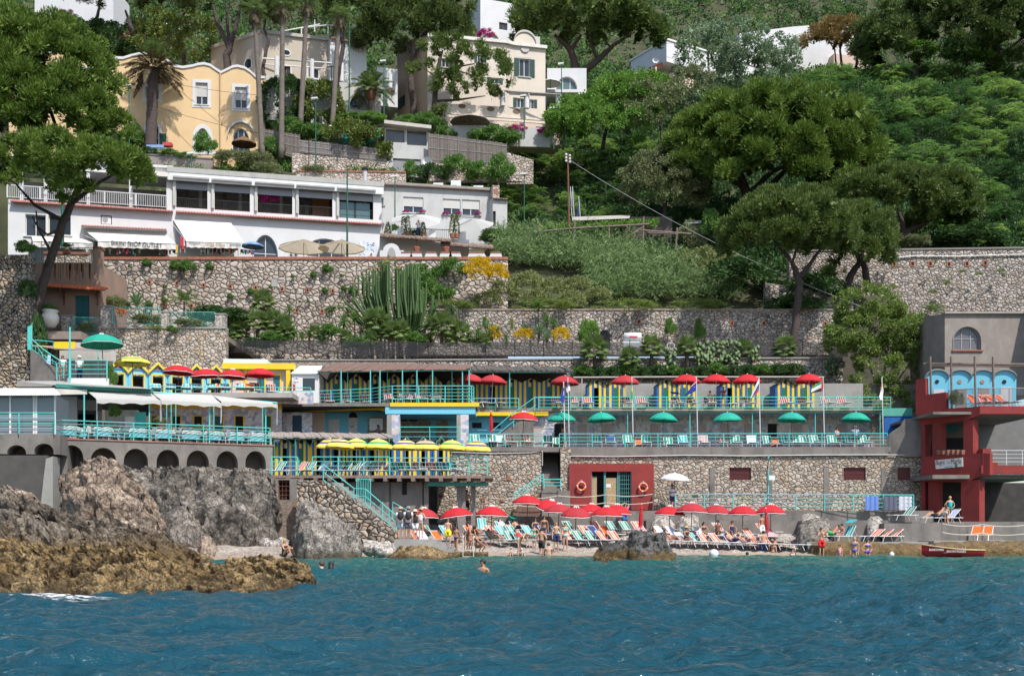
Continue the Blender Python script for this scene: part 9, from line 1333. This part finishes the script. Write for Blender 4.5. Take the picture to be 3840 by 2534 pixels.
FN={'G':'green and white striped','O':'orange and white striped','N':'navy and orange striped','T':'turquoise','R':'plain orange','B':'navy towel covered','W':'pale blue towel covered','K':'pink towel covered'}
def lounger(pat,ang,can):
 r=TH('sun_lounger','lounger','lounger');A=M('fabric_'+pat,FAB[pat][0],.85,.06);Bm=M('fabric2_'+pat,FAB[pat][1],.85,.06);ca,sa=Co(ang),Si(ang);sq={'N':'ABABABA','W':'ABABABA'}.get(pat,'AABABAA')
 def cloth(name,p0,p1):
  q=MB();n=7
  for k in rg(n):
   q.mat(A if sq[k]=='A' else Bm);x0,x1=-.29+.58*k/n,-.29+.58*(k+1)/n;q.add([(x0,*p0),(x1,*p0),(x1,*p1),(x0,*p1)],[(0,1,2,3)]);q.add([(x0,p0[0],p0[1]-.012),(x1,p0[0],p0[1]-.012),(x1,p1[0],p1[1]-.012),(x0,p1[0],p1[1]-.012)],[(3,2,1,0)])
  q.B(name,r,local=1)
 cloth('seat',(-.95,.335),(.28,.335));t=(.28+.72*ca,.335+.72*sa);cloth('backrest',(.28,.335),t);q=MB(Wh)
 for x in(-.31,.31):q.U([(x,-.97,.33),(x,.93,.33)],.022,5);q.U([(x,.28,.33),(x,*t)],.02,5);q.U([(x,.28+.5*ca,.335+.5*sa),(x,.75,.33)],.012,4)
 q.U([(-.31,-.97,.33),(.31,-.97,.33)],.02,5);q.U([(-.31,*t),(.31,*t)],.02,5);q.B('frame',r,local=1)
 for x in(-.31,.31):
  for y0,y1 in((-.62,-.78),(.62,.78)):q=MB(Sl);q.U([(x,y0,.33),(x,y1,0)],.018,5);q.B('leg',r,local=1)
 if can:q=MB(A);c=(t[0]-.1,t[1]+.15);q.H([(-.3,c[0]-.25,c[1]),(.3,c[0]-.25,c[1]),(.3,c[0]+.25,c[1]+.2),(-.3,c[0]+.25,c[1]+.2),(-.3,c[0]-.25,c[1]+.02),(.3,c[0]-.25,c[1]+.02),(.3,c[0]+.25,c[1]+.22),(-.3,c[0]+.25,c[1]+.22)]);q.B('sunshade',r,local=1)
 return r
LP_={}
def lo(l,px,d,z,pat,rz,ang=.8,can=0,g='sun loungers'):
 k=(pat,ang,can)
 if k not in LP_:LP_[k]=lounger(*k)
 return PC(LP_[k],(X(px,d),d,z),rz,l,g)
def row(items,d,zf,rz,desc,ang=.8,jit=.08):
 n={}
 for it in items:
  px,p=it[:2];dd=d+(it[2]if len(it)>2 else 0);n[p]=n.get(p,0)+1;lo('%s %s lounger %s'%(ORD[n[p]-1],FN[p],desc),px,dd,zf(px,dd)if callable(zf)else zf,p,rz+RU(-jit,jit),ang+(it[3]if len(it)>3 else 0),it[4]if len(it)>4 else 0)
row([(1582,'O'),(1603,'W'),(1660,'R'),(1862,'G'),(1928,'G'),(1962,'T'),(2152,'O'),(2190,'G'),(2236,'G'),(2282,'O'),(2325,'O'),(2486,'W'),(2529,'K'),(2579,'W'),(2625,'T'),(2664,'O'),(2707,'O'),(2761,'B'),(2807,'B'),(2850,'O'),(2896,'O'),(2950,'T',0,-.75),(2985,'T',0,-.75)],62.8,bz,.72,'in the front beach row, counted from the jetty')
row([(1614,'G'),(1690,'T'),(1782,'R'),(1857,'O'),(1900,'T'),(1939,'G'),(2000,'T'),(2061,'B'),(2110,'T'),(2150,'G'),(2214,'O'),(2246,'B'),(2292,'R'),(2432,'K'),(2500,'W'),(2543,'W'),(2600,'T'),(2650,'W'),(2829,'O'),(2915,'K')],65.4,bz,.72,'in the middle beach row, counted from the jetty')
row([(1766,'O'),(1820,'T',0,.5),(1846,'W',-.5,-.6),(1896,'T'),(1950,'G',0,0,1),(2150,'G'),(2253,'O'),(2311,'G'),(2364,'G'),(2409,'O'),(2586,'G',0,-.7),(2714,'K'),(2880,'O')],67.8,bz,.6,'in the back beach row, counted from the jetty')
row([(1870,'W'),(1900,'G',2),(2055,'G'),(2080,'G',1.8),(2238,'G'),(2290,'B'),(2357,'G'),(2400,'R',2),(2424,'G'),(2510,'G',1.6),(2562,'T'),(2640,'K'),(2705,'K'),(2760,'G'),(2822,'W'),(2885,'G',.4),(2910,'R',2),(2943,'G'),(2985,'G'),(3012,'G'),(3060,'G'),(3125,'G'),(3180,'G'),(3240,'G')],74.6,ZL,.0,'behind the lower terrace rail from the stairs',1.0)
row([(2090,'N'),(2150,'N'),(2205,'N'),(2352,'N'),(2407,'N'),(2541,'N',0,0,1),(2597,'N'),(2661,'N'),(2737,'N',.5,-.7),(2808,'N'),(2950,'N'),(3016,'N'),(3105,'N'),(3165,'N')],79,ZC,.1,'on the flag terrace from the left',.95)
row([(1235,'N',1.5,.35),(1305,'N',1.5,.35),(1370,'N',1.5,.35),(1462,'N'),(1520,'N'),(1560,'N'),(1580,'N',-.3),(1612,'N',.6),(1640,'N')],77.3,ZA,.3,'on the yellow edged platform from the left');row([(1795,'N'),(1850,'T',0,-.4)],79,ZC,.8,'beside the six-cabin row')
row([(1785,'G'),(1845,'G'),(1915,'O'),(1976,'O')],74,ZL,.15,'on the middle terrace',1.0);row([(1525,'G'),(1555,'G'),(1585,'G'),(1628,'G')],78,ZL,-.4,'in the shade under the platform',.9)
row([(1030,'G'),(1108,'O'),(1142,'G'),(1190,'W'),(1245,'G'),(1277,'G'),(1309,'G'),(1341,'W'),(1374,'G'),(1396,'O'),(1436,'O')],67.6,ZD,-.7,'on the lower deck left of the stair head',.9);row([(1497,'G'),(1529,'G'),(1572,'O'),(1622,'O'),(1661,'G'),(1706,'G')],67.4,ZD,.35,'on the lower deck under the striped parasols',.9)
row([(585,'T'),(640,'T'),(700,'T'),(738,'T'),(795,'T'),(826,'R'),(845,'T'),(903,'T'),(935,'R'),(957,'N',1,.4),(1018,'N',2,.5)],73.4,ZB,.3,'in front of the sky blue cabins',.7)
zq2=Z(2031,63);row([(3106,'W'),(3164,'T',0,.4,1),(3262,'O'),(3296,'O'),(3332,'O')],64,zq2,-1.15,'on the ledge paving from the boulder',.6);row([(3386,'G')],66.8,Z(1950,65.5),-1.2,'tipped up on the quay');row([(3502,'T'),(3548,'W')],65,Z(1961,64.2),-1.3,'on the quay before the red pillars');row([(3657,'R'),(3694,'R')],63.2,Z(2027,62),-.6,'on the rock ledge by the rope');row([(3668,'R'),(3706,'R'),(3738,'R'),(3772,'R')],70.4,ztop+.05,.4,'on the upper red balcony',1.0);row([(3700,'R'),(3750,'R')],71,zl_+.36,.3,'on the middle red balcony',1.)
STL=TH('plastic_stool','small white plastic table','table');q=MB(CW);q.box(-.24,.24,-.2,.2,.42,.46);q.B('table_top',STL,local=1)
for x in(-.2,.2):
 for y in(-.16,.16):q=MB(CW);q.U([(x*1.15,y*1.1,0),(x,y,.42)],.025,5);q.B('leg',STL,local=1)
for k,px in en((1963,2215,2286,2487,2618,2768,3068,3262)):PC(STL,(X(px,74.1),74.1,ZL),0,'%s white plastic table along the lower terrace rail from the stairs'%ORD[k],'white plastic tables')
for k,(px,z,d)in en(((1505,ZA,76.6),(1640,ZA,76.5),(1812,ZC,79),(2275,ZC,79),(2520,ZC,78.7),(2778,ZC,78.9),(3035,ZC,78.7),(1700,ZD,67),(1590,ZD,67),(1400,ZD,67.2))):PC(STL,(X(px,d),d,z),0,'white plastic table among loungers, %s counted over the upper levels'%ORD[k],'white plastic tables above')
for px,c,l in((3268,(.12,.22,.55),'bright blue towel hung on the promenade railing'),(3338,(.10,.11,.16),'dark grey towel hung on the promenade railing'),(3394,(.52,.51,.58),'pale lilac towel hung on the promenade railing')):
 q=MB(M('towel_%d'%px,c,.95,.08,4,.2));d=70.1;n=9;x0,x1=X(px-25,d),X(px+25,d);vs=[]
 for z in(Z(1912,d),Z(1885,d),Z(1860,d)):vs+=[(x0+(x1-x0)*k/n,d-.09-.03*Si(k*1.9),z)for k in rg(n+1)]
 q.add(vs,[(j*(n+1)+k,j*(n+1)+k+1,(j+1)*(n+1)+k+1,(j+1)*(n+1)+k)for j in rg(2)for k in rg(n)]);tag(q.B('towel',None,org=(X(px,d),d,Z(1912,d))),l,'towel')
BASE=dict(pel=(0,0,.96),spi=(0,.01,1.12),che=(0,.0,1.33),nec=(0,.015,1.475),hea=(0,-.01,1.60),top=(0,.0,1.685),nos=(0,-.105,1.60),sh=(.175,0,1.41),el=(.23,.03,1.13),wr=(.235,-.04,.89),pa=(.235,-.06,.82),hip=(.09,0,.91),kn=(.10,-.02,.50),an=(.10,.03,.08),toe=(.12,-.14,.03))
RAD=dict(pel=(.15,.105),spi=(.125,.09),che=(.155,.105),nec=(.055,.055),hea=(.082,.095),top=(.06,.07),nos=(.014,.014),sh=(.06,.06),el=(.04,.04),wr=(.028,.028),pa=(.034,.018),hip=(.088,.09),kn=(.055,.055),an=(.036,.036),toe=(.034,.024))
def shift(k,dz,dy=0):return{j:(BASE[j][0],BASE[j][1]+dy,BASE[j][2]+dz)for j in k}
UP=('pel','spi','che','nec','hea','top','nos','sh','el','wr','pa')
def bendup(a,keep=()):
 o={}
 for j in('spi','che','nec','hea','top','nos','sh','el','wr','pa'):
  x,y,z=BASE[j];dz=z-.96;o[j]=(x,y*Co(a)-dz*Si(a),.96+dz*Co(a)-y*Si(a)*0)
 return o
def recl(back=.75):
 c,s=Co(back),Si(back);f=lambda t,h=0:(.28+t*c-h*s,.46+t*s+h*c);o={}
 for j,t,h in(('pel',-.05,0),('spi',.12,0),('che',.34,.02),('nec',.49,.02),('hea',.62,.05),('top',.70,.04),('nos',.62,.155),('sh',.42,.0),('el',.20,.02),('wr',.02,.10),('pa',-.05,.12)):y,z=f(t,h);o[j]=(BASE[j][0]*(1.15 if j in('el','wr','pa')else 1),y,z)
 o.update(hip=(.09,.18,.45),kn=(.11,-.22,.66),an=(.11,-.58,.40),toe=(.12,-.68,.42));return o
POSE={'stand':{},'walk':dict(kn=[(.1,-.14,.52),(-.1,.05,.5)],an=[(.1,-.2,.1),(-.1,.32,.14)],toe=[(.11,-.34,.05),(-.11,.2,.05)],wr=[(.24,.18,.92),(-.24,-.2,.95)],pa=[(.24,.2,.86),(-.24,-.26,.9)]),'hips':dict(el=(.36,.06,1.14),wr=(.2,-.06,1.0),pa=(.15,-.08,.98)),'face':dict(el=(.24,-.16,1.2),wr=(.1,-.24,1.48),pa=(.06,-.22,1.55)),'fold':dict(el=(.25,-.08,1.14),wr=(.06,-.2,1.18),pa=(.0,-.2,1.18)),'bend':{**bendup(1.05),'wr':(.16,-.62,.62),'el':(.2,-.5,.86),'pa':(.15,-.62,.55),'kn':(.11,-.04,.5)},'over':dict(el=(.3,-.02,1.62),wr=(.12,.0,1.76),pa=(.03,0,1.78)),'crouch':dict(shift(UP,-.62,.12),hip=(.1,.1,.34),kn=(.16,-.36,.42),an=(.13,-.1,.08),toe=(.15,-.26,.03),el=(.22,-.25,.55),wr=(.14,-.5,.38),pa=(.12,-.56,.33)),'sitg':dict(shift(UP,-.83,.1),hip=(.09,.06,.12),kn=(.13,-.36,.46),an=(.12,-.58,.07),toe=(.13,-.72,.04),el=(.26,-.18,.36),wr=(.16,-.42,.42),pa=(.1,-.48,.42)),'sitc':dict(shift(UP,-.46,.02),hip=(.09,0,.49),kn=(.12,-.44,.50),an=(.12,-.46,.08),toe=(.13,-.6,.03),el=(.25,-.1,.72),wr=(.16,-.34,.62),pa=(.14,-.4,.6)),'recl':recl()}
BC={}
def body(p,fem):
 if(p,fem)in BC:return BC[p,fem]
 J=dict(BASE);J.update(POSE[p]);V=[];E=[];Rr=[];ix={}
 def add(k,v,r,par=None):
  ix[k]=len(V);V.append(v);Rr.append(r)
  if par is not None:E.append((ix[par],ix[k]))
 f=.9 if fem else 1.
 add('pel',J['pel'],(RAD['pel'][0]*(1.02 if fem else 1),RAD['pel'][1]))
 for k,pa in(('spi','pel'),('che','spi'),('nec','che'),('hea','nec'),('top','hea'),('nos','hea')):add(k,J[k],tu(r*(f if k in('spi','che')else 1)for r in RAD[k]),pa)
 def side(j,s):
  v=J[j]
  if isi(v,list):return v[0]if s>0 else v[1]
  return(v[0]*s,v[1],v[2])
 for s in(1,-1):
  for k,pa in(('sh','che'),('el','sh'),('wr','el'),('pa','wr'),('hip','pel'),('kn','hip'),('an','kn'),('toe','an')):add(k+str(s),side(k,s),tu(r*f for r in RAD[k]),pa if pa in('che','pel')else pa+str(s))
  w,pp=Ve(side('wr',s)),Ve(side('pa',s));d=(pp-w).normalized();c=d.orthogonal().normalized()
  for i in rg(4):b=pp+c*(i-1.5)*.017;l=(.055,.068,.07,.058)[i];add('f%d%d'%(i,s),tu(b+d*.04),(.009,.009),'pa'+str(s));add('g%d%d'%(i,s),tu(b+d*(.04+l)+c.cross(d)*.015),(.008,.008),'f%d%d'%(i,s))
  add('t'+str(s),tu(w.lerp(pp,.6)+c*.04+d*.03),(.010,.010),'pa'+str(s))
 me=bpy.data.meshes.new('body');me.from_pydata(V,E,[]);o=bpy.data.objects.new('body',me);COL.objects.link(o);m=o.modifiers.new('s','SKIN');m.use_smooth_shade=1
 for i,r in en(Rr):me.skin_vertices[0].data[i].radius=r
 me.skin_vertices[0].data[0].use_root=1;o.modifiers.new('u','SUBSURF').levels=1;dg=bpy.context.evaluated_depsgraph_get();b=bpy.data.meshes.new_from_object(o.evaluated_get(dg));bpy.data.objects.remove(o);b.materials.clear();b.materials.append(SKIN[0]);BC[p,fem]=(b,{k:Ve(V[i])for k,i in ix.items()});return BC[p,fem]
SKIN=[M('skin_%d'%i,c,.55,.06,3)for i,c in en(((.50,.27,.175),(.38,.185,.11),(.58,.35,.25),(.25,.115,.065)))]
HC_={'k':(.015,.012,.010),'b':(.06,.035,.02),'y':(.45,.30,.13),'g':(.30,.28,.26),'r':(.12,.05,.025)}
def cl(q,J,kind):
 L=lambda a,b,t:J[a].lerp(J[b],t);pe=J['pel'];q.smooth=1;up=(J['che']-pe).normalized()
 if kind in('trunks','briefs','bikini','suit','skirt'):q.U([pe-up*.11,pe-up*.02,pe+up*.07],[.10 if kind!='trunks' else .155,.158,.14],10)
 if kind in('trunks','trousers','shorts'):
  for s in('1','-1'):q.U([J['hip'+s]+up*.04,L('hip'+s,'kn'+s,.5),L('hip'+s,'kn'+s,.75 if kind!='trousers' else 1)]+([L('kn'+s,'an'+s,.9)]if kind=='trousers' else[]),[.115,.10,.09]+([.06]if kind=='trousers' else[]),8)
  q.U([pe-up*.05,pe+up*.09],[.155,.145],10)
 if kind=='bikini':
  for s in(1,-1):q.ball(J['che']+up*-.02+Ve((.075*s,0,0))+(J['nos']-J['hea'])*.75,.062,n=7,m=5)
  q.U([J['che']-up*.06,J['che']-up*.03],[.152,.155],10)
 if kind in('suit','top'):q.U([pe,J['spi'],J['che']-up*.02,J['che']+up*.04],[.155,.135,.160,.13],10)
 if kind=='shirt':
  q.U([pe-up*.04,J['spi'],J['che'],L('che','nec',.6)],[.175,.16,.178,.09],10)
  for s in('1','-1'):q.U([J['che'].lerp(J['sh'+s],.6),J['sh'+s],L('sh'+s,'el'+s,.65)],[.09,.085,.07],8)
PN=[0]
def PE(l,px,d,z,pose='stand',sk=0,h=1.72,rz=0,cs=(),hair='bs',fem=0,hat=None):
 me,J=body(pose,fem);s=h/1.75;r=TH('person',l,'person',(X(px,d),d,z),rz);b=LK('body',me,r);b.scale=(s,)*3;b.material_slots[0].link='OBJECT';b.material_slots[0].material=SKIN[sk]
 def part(n,m,fn):q=MB(m);q.smooth=1;fn(q);o=q.B(n,r,local=1);o.scale=(s,)*3
 hd=J['hea'];fw=(J['nos']-hd).normalized();up=(J['top']-J['nec']).normalized();ri=fw.cross(up)
 part('eyes',Dk,lambda q:[q.ball(hd+fw*.088+ri*.032*e+up*.022,.012,n=5,m=3)for e in(1,-1)])
 if hair:
  def fh(q):
   q.ball(hd-fw*.022+up*.042,.098,.098,.098,10,7)
   if hair[1]=='l':q.U([hd-fw*.05+up*.03,hd-fw*.09-up*.1,J['nec']-fw*.09-up*.12],[.09,.095,.06],8)
   if hair[1]=='u':q.ball(hd-fw*.09+up*.10,.05,n=7,m=5)
  part('hair',M('hair_'+hair[0],HC_[hair[0]],.6,.2,6),fh)
 for kind,c in cs:part(kind if kind in('shirt','trousers','shorts','top')else 'swimwear',M('wear_%d_%d_%d'%tu(int(v*99)for v in c),c,.85,.06,4),lambda q:cl(q,J,kind))
 if hat:
  def fhat(q):q.lathe([(hat[1],0),(hat[1]*.98,.012),(.112,.015),(.105,.10),(.06,.125),(.001,.126)],14,hd+up*.055)
  part('hat',M('hat_%d'%int(hat[0][0]*99),hat[0],.9,.1,6),fhat)
 return r
w,k_,nv,wh_=(.70,.70,.70),(.02,.02,.025),(.02,.03,.10),(.62,.62,.60);PI=Pi;zj=Z(2022,58.8);zsl=Z(2071,56.2)
PE('standing man seen from behind in white tee shirt, light blue shorts and tan cap',1502,59.2,zj,'stand',0,1.76,PI,[('shirt',w),('shorts',(.42,.50,.62))],'bs',0,((.42,.33,.22),.12));PE('man seen from behind in a white shirt, dark shorts and grey cap',1531,59.1,zj,'stand',0,1.78,PI,[('shirt',(.66,.68,.74)),('shorts',(.10,.10,.14))],'bs',0,((.20,.22,.24),.12));PE('woman seen from behind in a wide white straw hat, black top and white shorts',1557,59.2,zj,'stand',0,1.62,PI,[('top',k_),('shorts',w)],'bl',1,((.68,.60,.45),.22));PE('woman in a brown straw hat and spotted white swimsuit',1578,59.8,zj+.05,'hips',0,1.68,PI-.5,[('suit',(.60,.60,.68))],'bu',1,((.50,.32,.14),.2))
for px,l in((1502,'slim black backpack on the man in the tan cap'),(1532,'black backpack on the man in the grey cap')):c=Ve((X(px,58.95),58.88,zj+1.28));r=TH('backpack',l,'backpack',c);q=MB(k_m:=M('backpack_black',(.02,.02,.025),.7));q.smooth=1;q.ball(c,.17,.11,.24,10,7);q.B('bag',r);q=MB(k_m);q.U([c+Ve((-.12,.05,.2)),c+Ve((-.14,.2,.1))],.02,4);q.U([c+Ve((.12,.05,.2)),c+Ve((.14,.2,.1))],.02,4);q.B('strap',r)
T_=[('boy in bright yellow shorts walking off the jetty',1680,58.4,Z(2048,58.4),'walk',0,1.52,.2,[('trunks',(.75,.62,.02))],'bs',0),('boy in goggles and dark briefs stepping on the slab',1711,57.2,zsl,'walk',1,1.38,-.3,[('briefs',nv)],'ks',0),('tanned man in dark briefs stooping at the ladder',1748,57,zsl,'bend',1,1.76,.9,[('briefs',nv)],'ks',0),('child in coral briefs standing behind the ladder',1764,57.4,zsl,'fold',0,1.2,.6,[('briefs',(.75,.25,.17))],'bu',1),('woman in a dark bikini top crouching to fill a bucket',1797,56.8,zsl,'crouch',1,1.65,.9,[('bikini',k_)],'ku',1),('toddler sitting at the water edge',1916,60.2,.0,'sitg',2,.85,.1,[],'ks',0),('woman in a tan bikini bending over at the water edge',1946,60.1,-.02,'bend',0,1.66,1.0,[('bikini',(.42,.34,.25))],'yu',1),('little child in a white sun hat at the water edge',1957,60,-.05,'sitg',2,.9,.3,[('suit',(.55,.45,.62))],'bs',1,((.6,.62,.7),.12)),('man in black shorts seen from behind at the water edge',2031,60.5,-.15,'hips',0,1.72,PI-.5,[('trunks',k_)],'ks',0),('broad pale back of a bather kneeling in the shallows',2057,60.4,-.35,'crouch',2,1.7,PI,[],'bs',0),('bald man in navy trunks standing beside a woman on the shingle',2086,61.2,bz(2086,61.2),'stand',0,1.74,.2,[('trunks',nv)],None,0),('woman in a pale turquoise bikini standing on the shingle',2120,61.4,bz(2120,61.4),'stand',0,1.64,.1,[('bikini',(.28,.55,.52))],'bs',1),('woman in sunglasses and a black and green bikini',2041,63.4,bz(2041,63.4),'stand',1,1.68,.1,[('bikini',(.03,.06,.06))],'kl',1),('girl in a mint green bikini with a hand on her hip',2004,62.2,bz(2004,62.2),'hips',0,1.34,-.4,[('bikini',(.12,.55,.38))],'bl',1),('woman in a navy swimsuit sitting among the back loungers',2008,66.4,bz(2008,66.4),'sitc',1,1.66,.2,[('suit',nv)],'ku',1),('shirtless man standing in the shaded passage under the deck',1750,69.4,Z(1948,69.6)+.15,'stand',1,1.78,0,[('trunks',k_)],'ks',0),('figure in a pink shirt and blue shorts with both arms over the head',2344,68.8,bz(2344,68.8)+.2,'over',0,1.66,.4,[('shirt',(.70,.08,.20)),('shorts',(.05,.14,.36))],'ks',0),('lifeguard in white tee shirt and dark shorts under the white parasol',2522,71.4,Z(1912,71),'fold',3,1.74,.2,[('shirt',w),('shorts',nv)],'ks',0),('woman reclining on the first green lounger with an arm up',1862,62.8,bz(1862,62.8),'recl',0,1.66,.72,[('bikini',(.45,.33,.24))],'bs',1),('woman in a red swimsuit reclining on a turquoise lounger',1962,62.8,bz(1962,62.8),'recl',1,1.64,.72,[('suit',(.62,.04,.05))],'rs',1),('fair boy lounging with bent knees behind the jetty',1614,65.4,bz(1614,65.4),'recl',2,1.4,.72,[('trunks',(.05,.35,.35))],'ys',0),('sunbather with raised knees on the plain orange lounger',1782,65.4,bz(1782,65.4),'recl',1,1.7,.72,[('trunks',k_)],'ks',0),('sunbather under the green sunshade at the back',1950,67.8,bz(1950,67.8),'recl',0,1.7,.6,[('trunks',nv)],'ks',0),('man in dark cap resting on a turquoise back lounger',1896,67.8,bz(1896,67.8),'recl',2,1.7,.6,[('shirt',w)],'ks',0),('heavy man in dark shorts reclining on the pale towel',2486,62.8,bz(2486,62.8),'recl',1,1.74,.72,[('trunks',nv)],'ks',0),('woman in a dark bikini reclining on the pink towel',2529,62.8,bz(2529,62.8),'recl',0,1.68,.72,[('bikini',nv)],'ku',1),('woman in a hat sitting hunched on a pale towel lounger',2575,62.9,bz(2579,62.8)+.02,'sitc',1,1.62,.6,[('suit',k_)],'bs',1,((.5,.35,.18),.18)),('woman with dark hair sitting in parasol shade',2640,65.2,bz(2640,65.2),'sitc',1,1.62,.3,[('bikini',k_)],'kl',1),('man in a dark cap sitting sideways in parasol shade',2692,65.6,bz(2692,65.6),'sitc',3,1.74,-.4,[('trunks',k_)],'ks',0),('bald man reclining on the first navy lounger',2761,62.8,bz(2761,62.8),'recl',0,1.74,.72,[('trunks',nv)],'gs',0),('woman with hands to her head on the second navy lounger',2807,62.8,bz(2807,62.8),'recl',0,1.66,.72,[('bikini',k_)],'ys',1),('person sitting upright behind the navy loungers',2746,65.6,bz(2746,65.6),'sitc',1,1.68,.1,[('suit',nv)],'bs',1),('standing bearded man with a white towel round his waist',2857,64.8,bz(2857,64.8),'stand',1,1.78,.5,[('skirt',w),('shorts',w)],'ks',0),('broad man in blue trunks wading, seen from behind',2863,62.6,-.35,'stand',0,1.78,PI,[('trunks',(.07,.12,.38))],'ks',0),('couple member with curly hair wading by the rocks',2906,62.8,-.65,'fold',1,1.7,.8,[('trunks',nv)],'bs',0),('woman wading next to the curly haired bather',2898,62.2,-.8,'stand',0,1.66,PI-.6,[('bikini',nv)],'bu',1),('dark haired swimmer near the blue and white buoy',2802,60.5,-1.45,'stand',1,1.7,PI,[],'ks',0),('girl in white wading with hands at her face',2972,60.8,-1.05,'face',1,1.5,0,[('suit',w)],'ks',1),('bearded man in red trunks with hands at his chest',3081,61.6,-.15,'face',0,1.76,.1,[('trunks',(.62,.02,.02))],'bs',0),('small girl in pink in front of the rock ledge',3149,60.2,-.55,'stand',0,1.2,-.6,[('suit',(.70,.30,.33))],'ku',1),('woman in a pale top and blue bikini briefs by the ledge',3205,60.2,-.6,'stand',0,1.66,-.5,[('bikini',(.08,.10,.42))],'yu',1),('woman in a royal blue bikini by the ledge',3253,60,-.65,'hips',0,1.62,.3,[('bikini',(.02,.04,.45))],'ks',1),('sunbather in green shorts lying on the ledge lounger',3106,64,zq2,'recl',1,1.74,-1.15,[('trunks',(.02,.40,.10))],'ks',0),('boy sitting on the lounger with the green sunshade',3156,63.8,zq2-.02,'sitc',1,1.5,-.9,[],'ks',0),('little girl in blue bikini bottoms standing on the quay',3548,64.6,Z(1961,64.2),'stand',0,1.15,PI,[('briefs',(.35,.5,.62))],'bl',1),('woman in a turquoise swimsuit leaning by the red pillar',3563,66.6,Z(1960,66.6),'hips',0,1.66,.2,[('suit',(.03,.40,.42))],'ys',1),('sunbather with knees up on the quay lounger',3502,65,Z(1961,64.2),'recl',0,1.7,-1.3,[('trunks',k_)],'bs',0),('woman swimming with her face to the left',1205,35.5,-1.28,'stand',2,1.68,-1.2,[],'bs',1),('dark long haired swimmer seen from behind',1242,35.5,-1.29,'stand',1,1.68,PI,[],'kl',1),('bearded man swimming in the open water',1811,36.4,-1.33,'stand',1,1.78,-.4,[],'ks',0),('woman in a black swimsuit sitting alone on the cove shingle',1072,54.6,.12,'sitg',0,1.66,.9,[('suit',k_)],'yu',1),('bare backed man with an aqua towel at the lower terrace rail',2118,75.4,ZL,'stand',0,1.74,PI-.3,[('shorts',(.15,.55,.50))],'ks',0),('man in a light blue shirt under the last green parasol',3207,76.6,ZL,'stand',0,1.76,PI-.3,[('shirt',(.30,.42,.60)),('shorts',(.25,.04,.06))],'gs',0),('woman in a pink blouse bending over a bag on the terrace',3138,76.6,ZL,'fold',0,1.64,.7,[('shirt',(.55,.30,.30)),('skirt',w)],'ku',1),('sunbather with raised knees on a pink towel, lower terrace',2705,74.6,ZL,'recl',0,1.68,0,[('bikini',(.6,.1,.3))],'bs',1),('blonde woman in a dark bikini standing on the flag terrace',2713,79.6,ZC,'fold',1,1.68,-.4,[('bikini',(.10,.03,.03))],'ys',1),('man sitting with elbows on knees on the flag terrace',2663,79,ZC,'sitc',0,1.76,0,[('trunks',(.10,.10,.22))],'bs',0),('woman under the striped sunshade on the flag terrace',2541,79,ZC,'recl',0,1.66,.1,[('bikini',nv)],'ku',1),('sunbather lying next to the star flag',2597,79,ZC,'recl',1,1.7,.1,[('trunks',k_)],'ks',0),('woman with long hair in front of the white board',1417,77.6,Z(1592,77.6)-1.64,'stand',1,1.66,-.6,[('top',(.10,.14,.2)),('skirt',k_)],'bl',1),('waiter in a white cap and dark apron at the snack bar',298,72.5,Z(1420,71),'stand',0,1.74,.5,[('shirt',w),('trousers',nv)],'bs',0,((.7,.7,.7),.12)),('woman with dark hair behind the gate at the left stairs',235,71,Z(1424,71),'stand',1,1.6,.4,[('shirt',wh_),('skirt',w)],'kl',1),('diner in a beige shirt seen from behind at the bar',345,66,FZ+.02,'sitc',0,1.74,PI,[('shirt',(.45,.38,.32)),('trousers',nv)],'ks',0),('barman in black behind the counter',232,68.4,FZ,'fold',0,1.74,0,[('shirt',k_),('trousers',k_)],'ks',0),('seated diner with dark hair at the terrace, left of a pair',652,68.2,FZ,'sitc',1,1.7,.4,[('shirt',(.3,.2,.2)),('shorts',nv)],'ks',0),('seated diner with dark hair at the terrace, right of a pair',672,68.4,FZ,'sitc',1,1.66,-.4,[('shirt',(.45,.12,.14)),('shorts',nv)],'kl',1)]
for t in T_:PE(*t)
zt_=Z(974,96.5)-.6
for t in[('woman in a tan top and white shorts walking past the bikini shop',628,101.2,zt_+.55,'walk',0,1.7,-.9,[('top',(.40,.25,.15)),('shorts',w)],'bl',1),('man in a pale shirt with a phone at his face on the white terrace',1569,104.9,za,'face',0,1.72,0,[('shirt',(.55,.58,.68)),('trousers',nv)],'bs',0),('dark haired girl in black beside the mast',1290,100.4,zt_+.35,'stand',0,1.66,-.5,[('top',k_),('skirt',k_)],'kl',1),('second dark haired girl beside the mast',1299,100.7,zt_+.35,'stand',0,1.62,.5,[('top',(.2,.15,.15)),('skirt',k_)],'rl',1),('woman with auburn hair and a shoulder bag at the tile panel',1393,100.2,zt_+.45,'fold',1,1.68,.6,[('top',(.35,.25,.2)),('skirt',k_)],'rl',1),('person in a white top and dark glasses by the garden arch',1414,100.2,zt_+.2,'stand',0,1.66,0,[('shirt',w),('trousers',k_)],'ks',0)]:PE(*t)
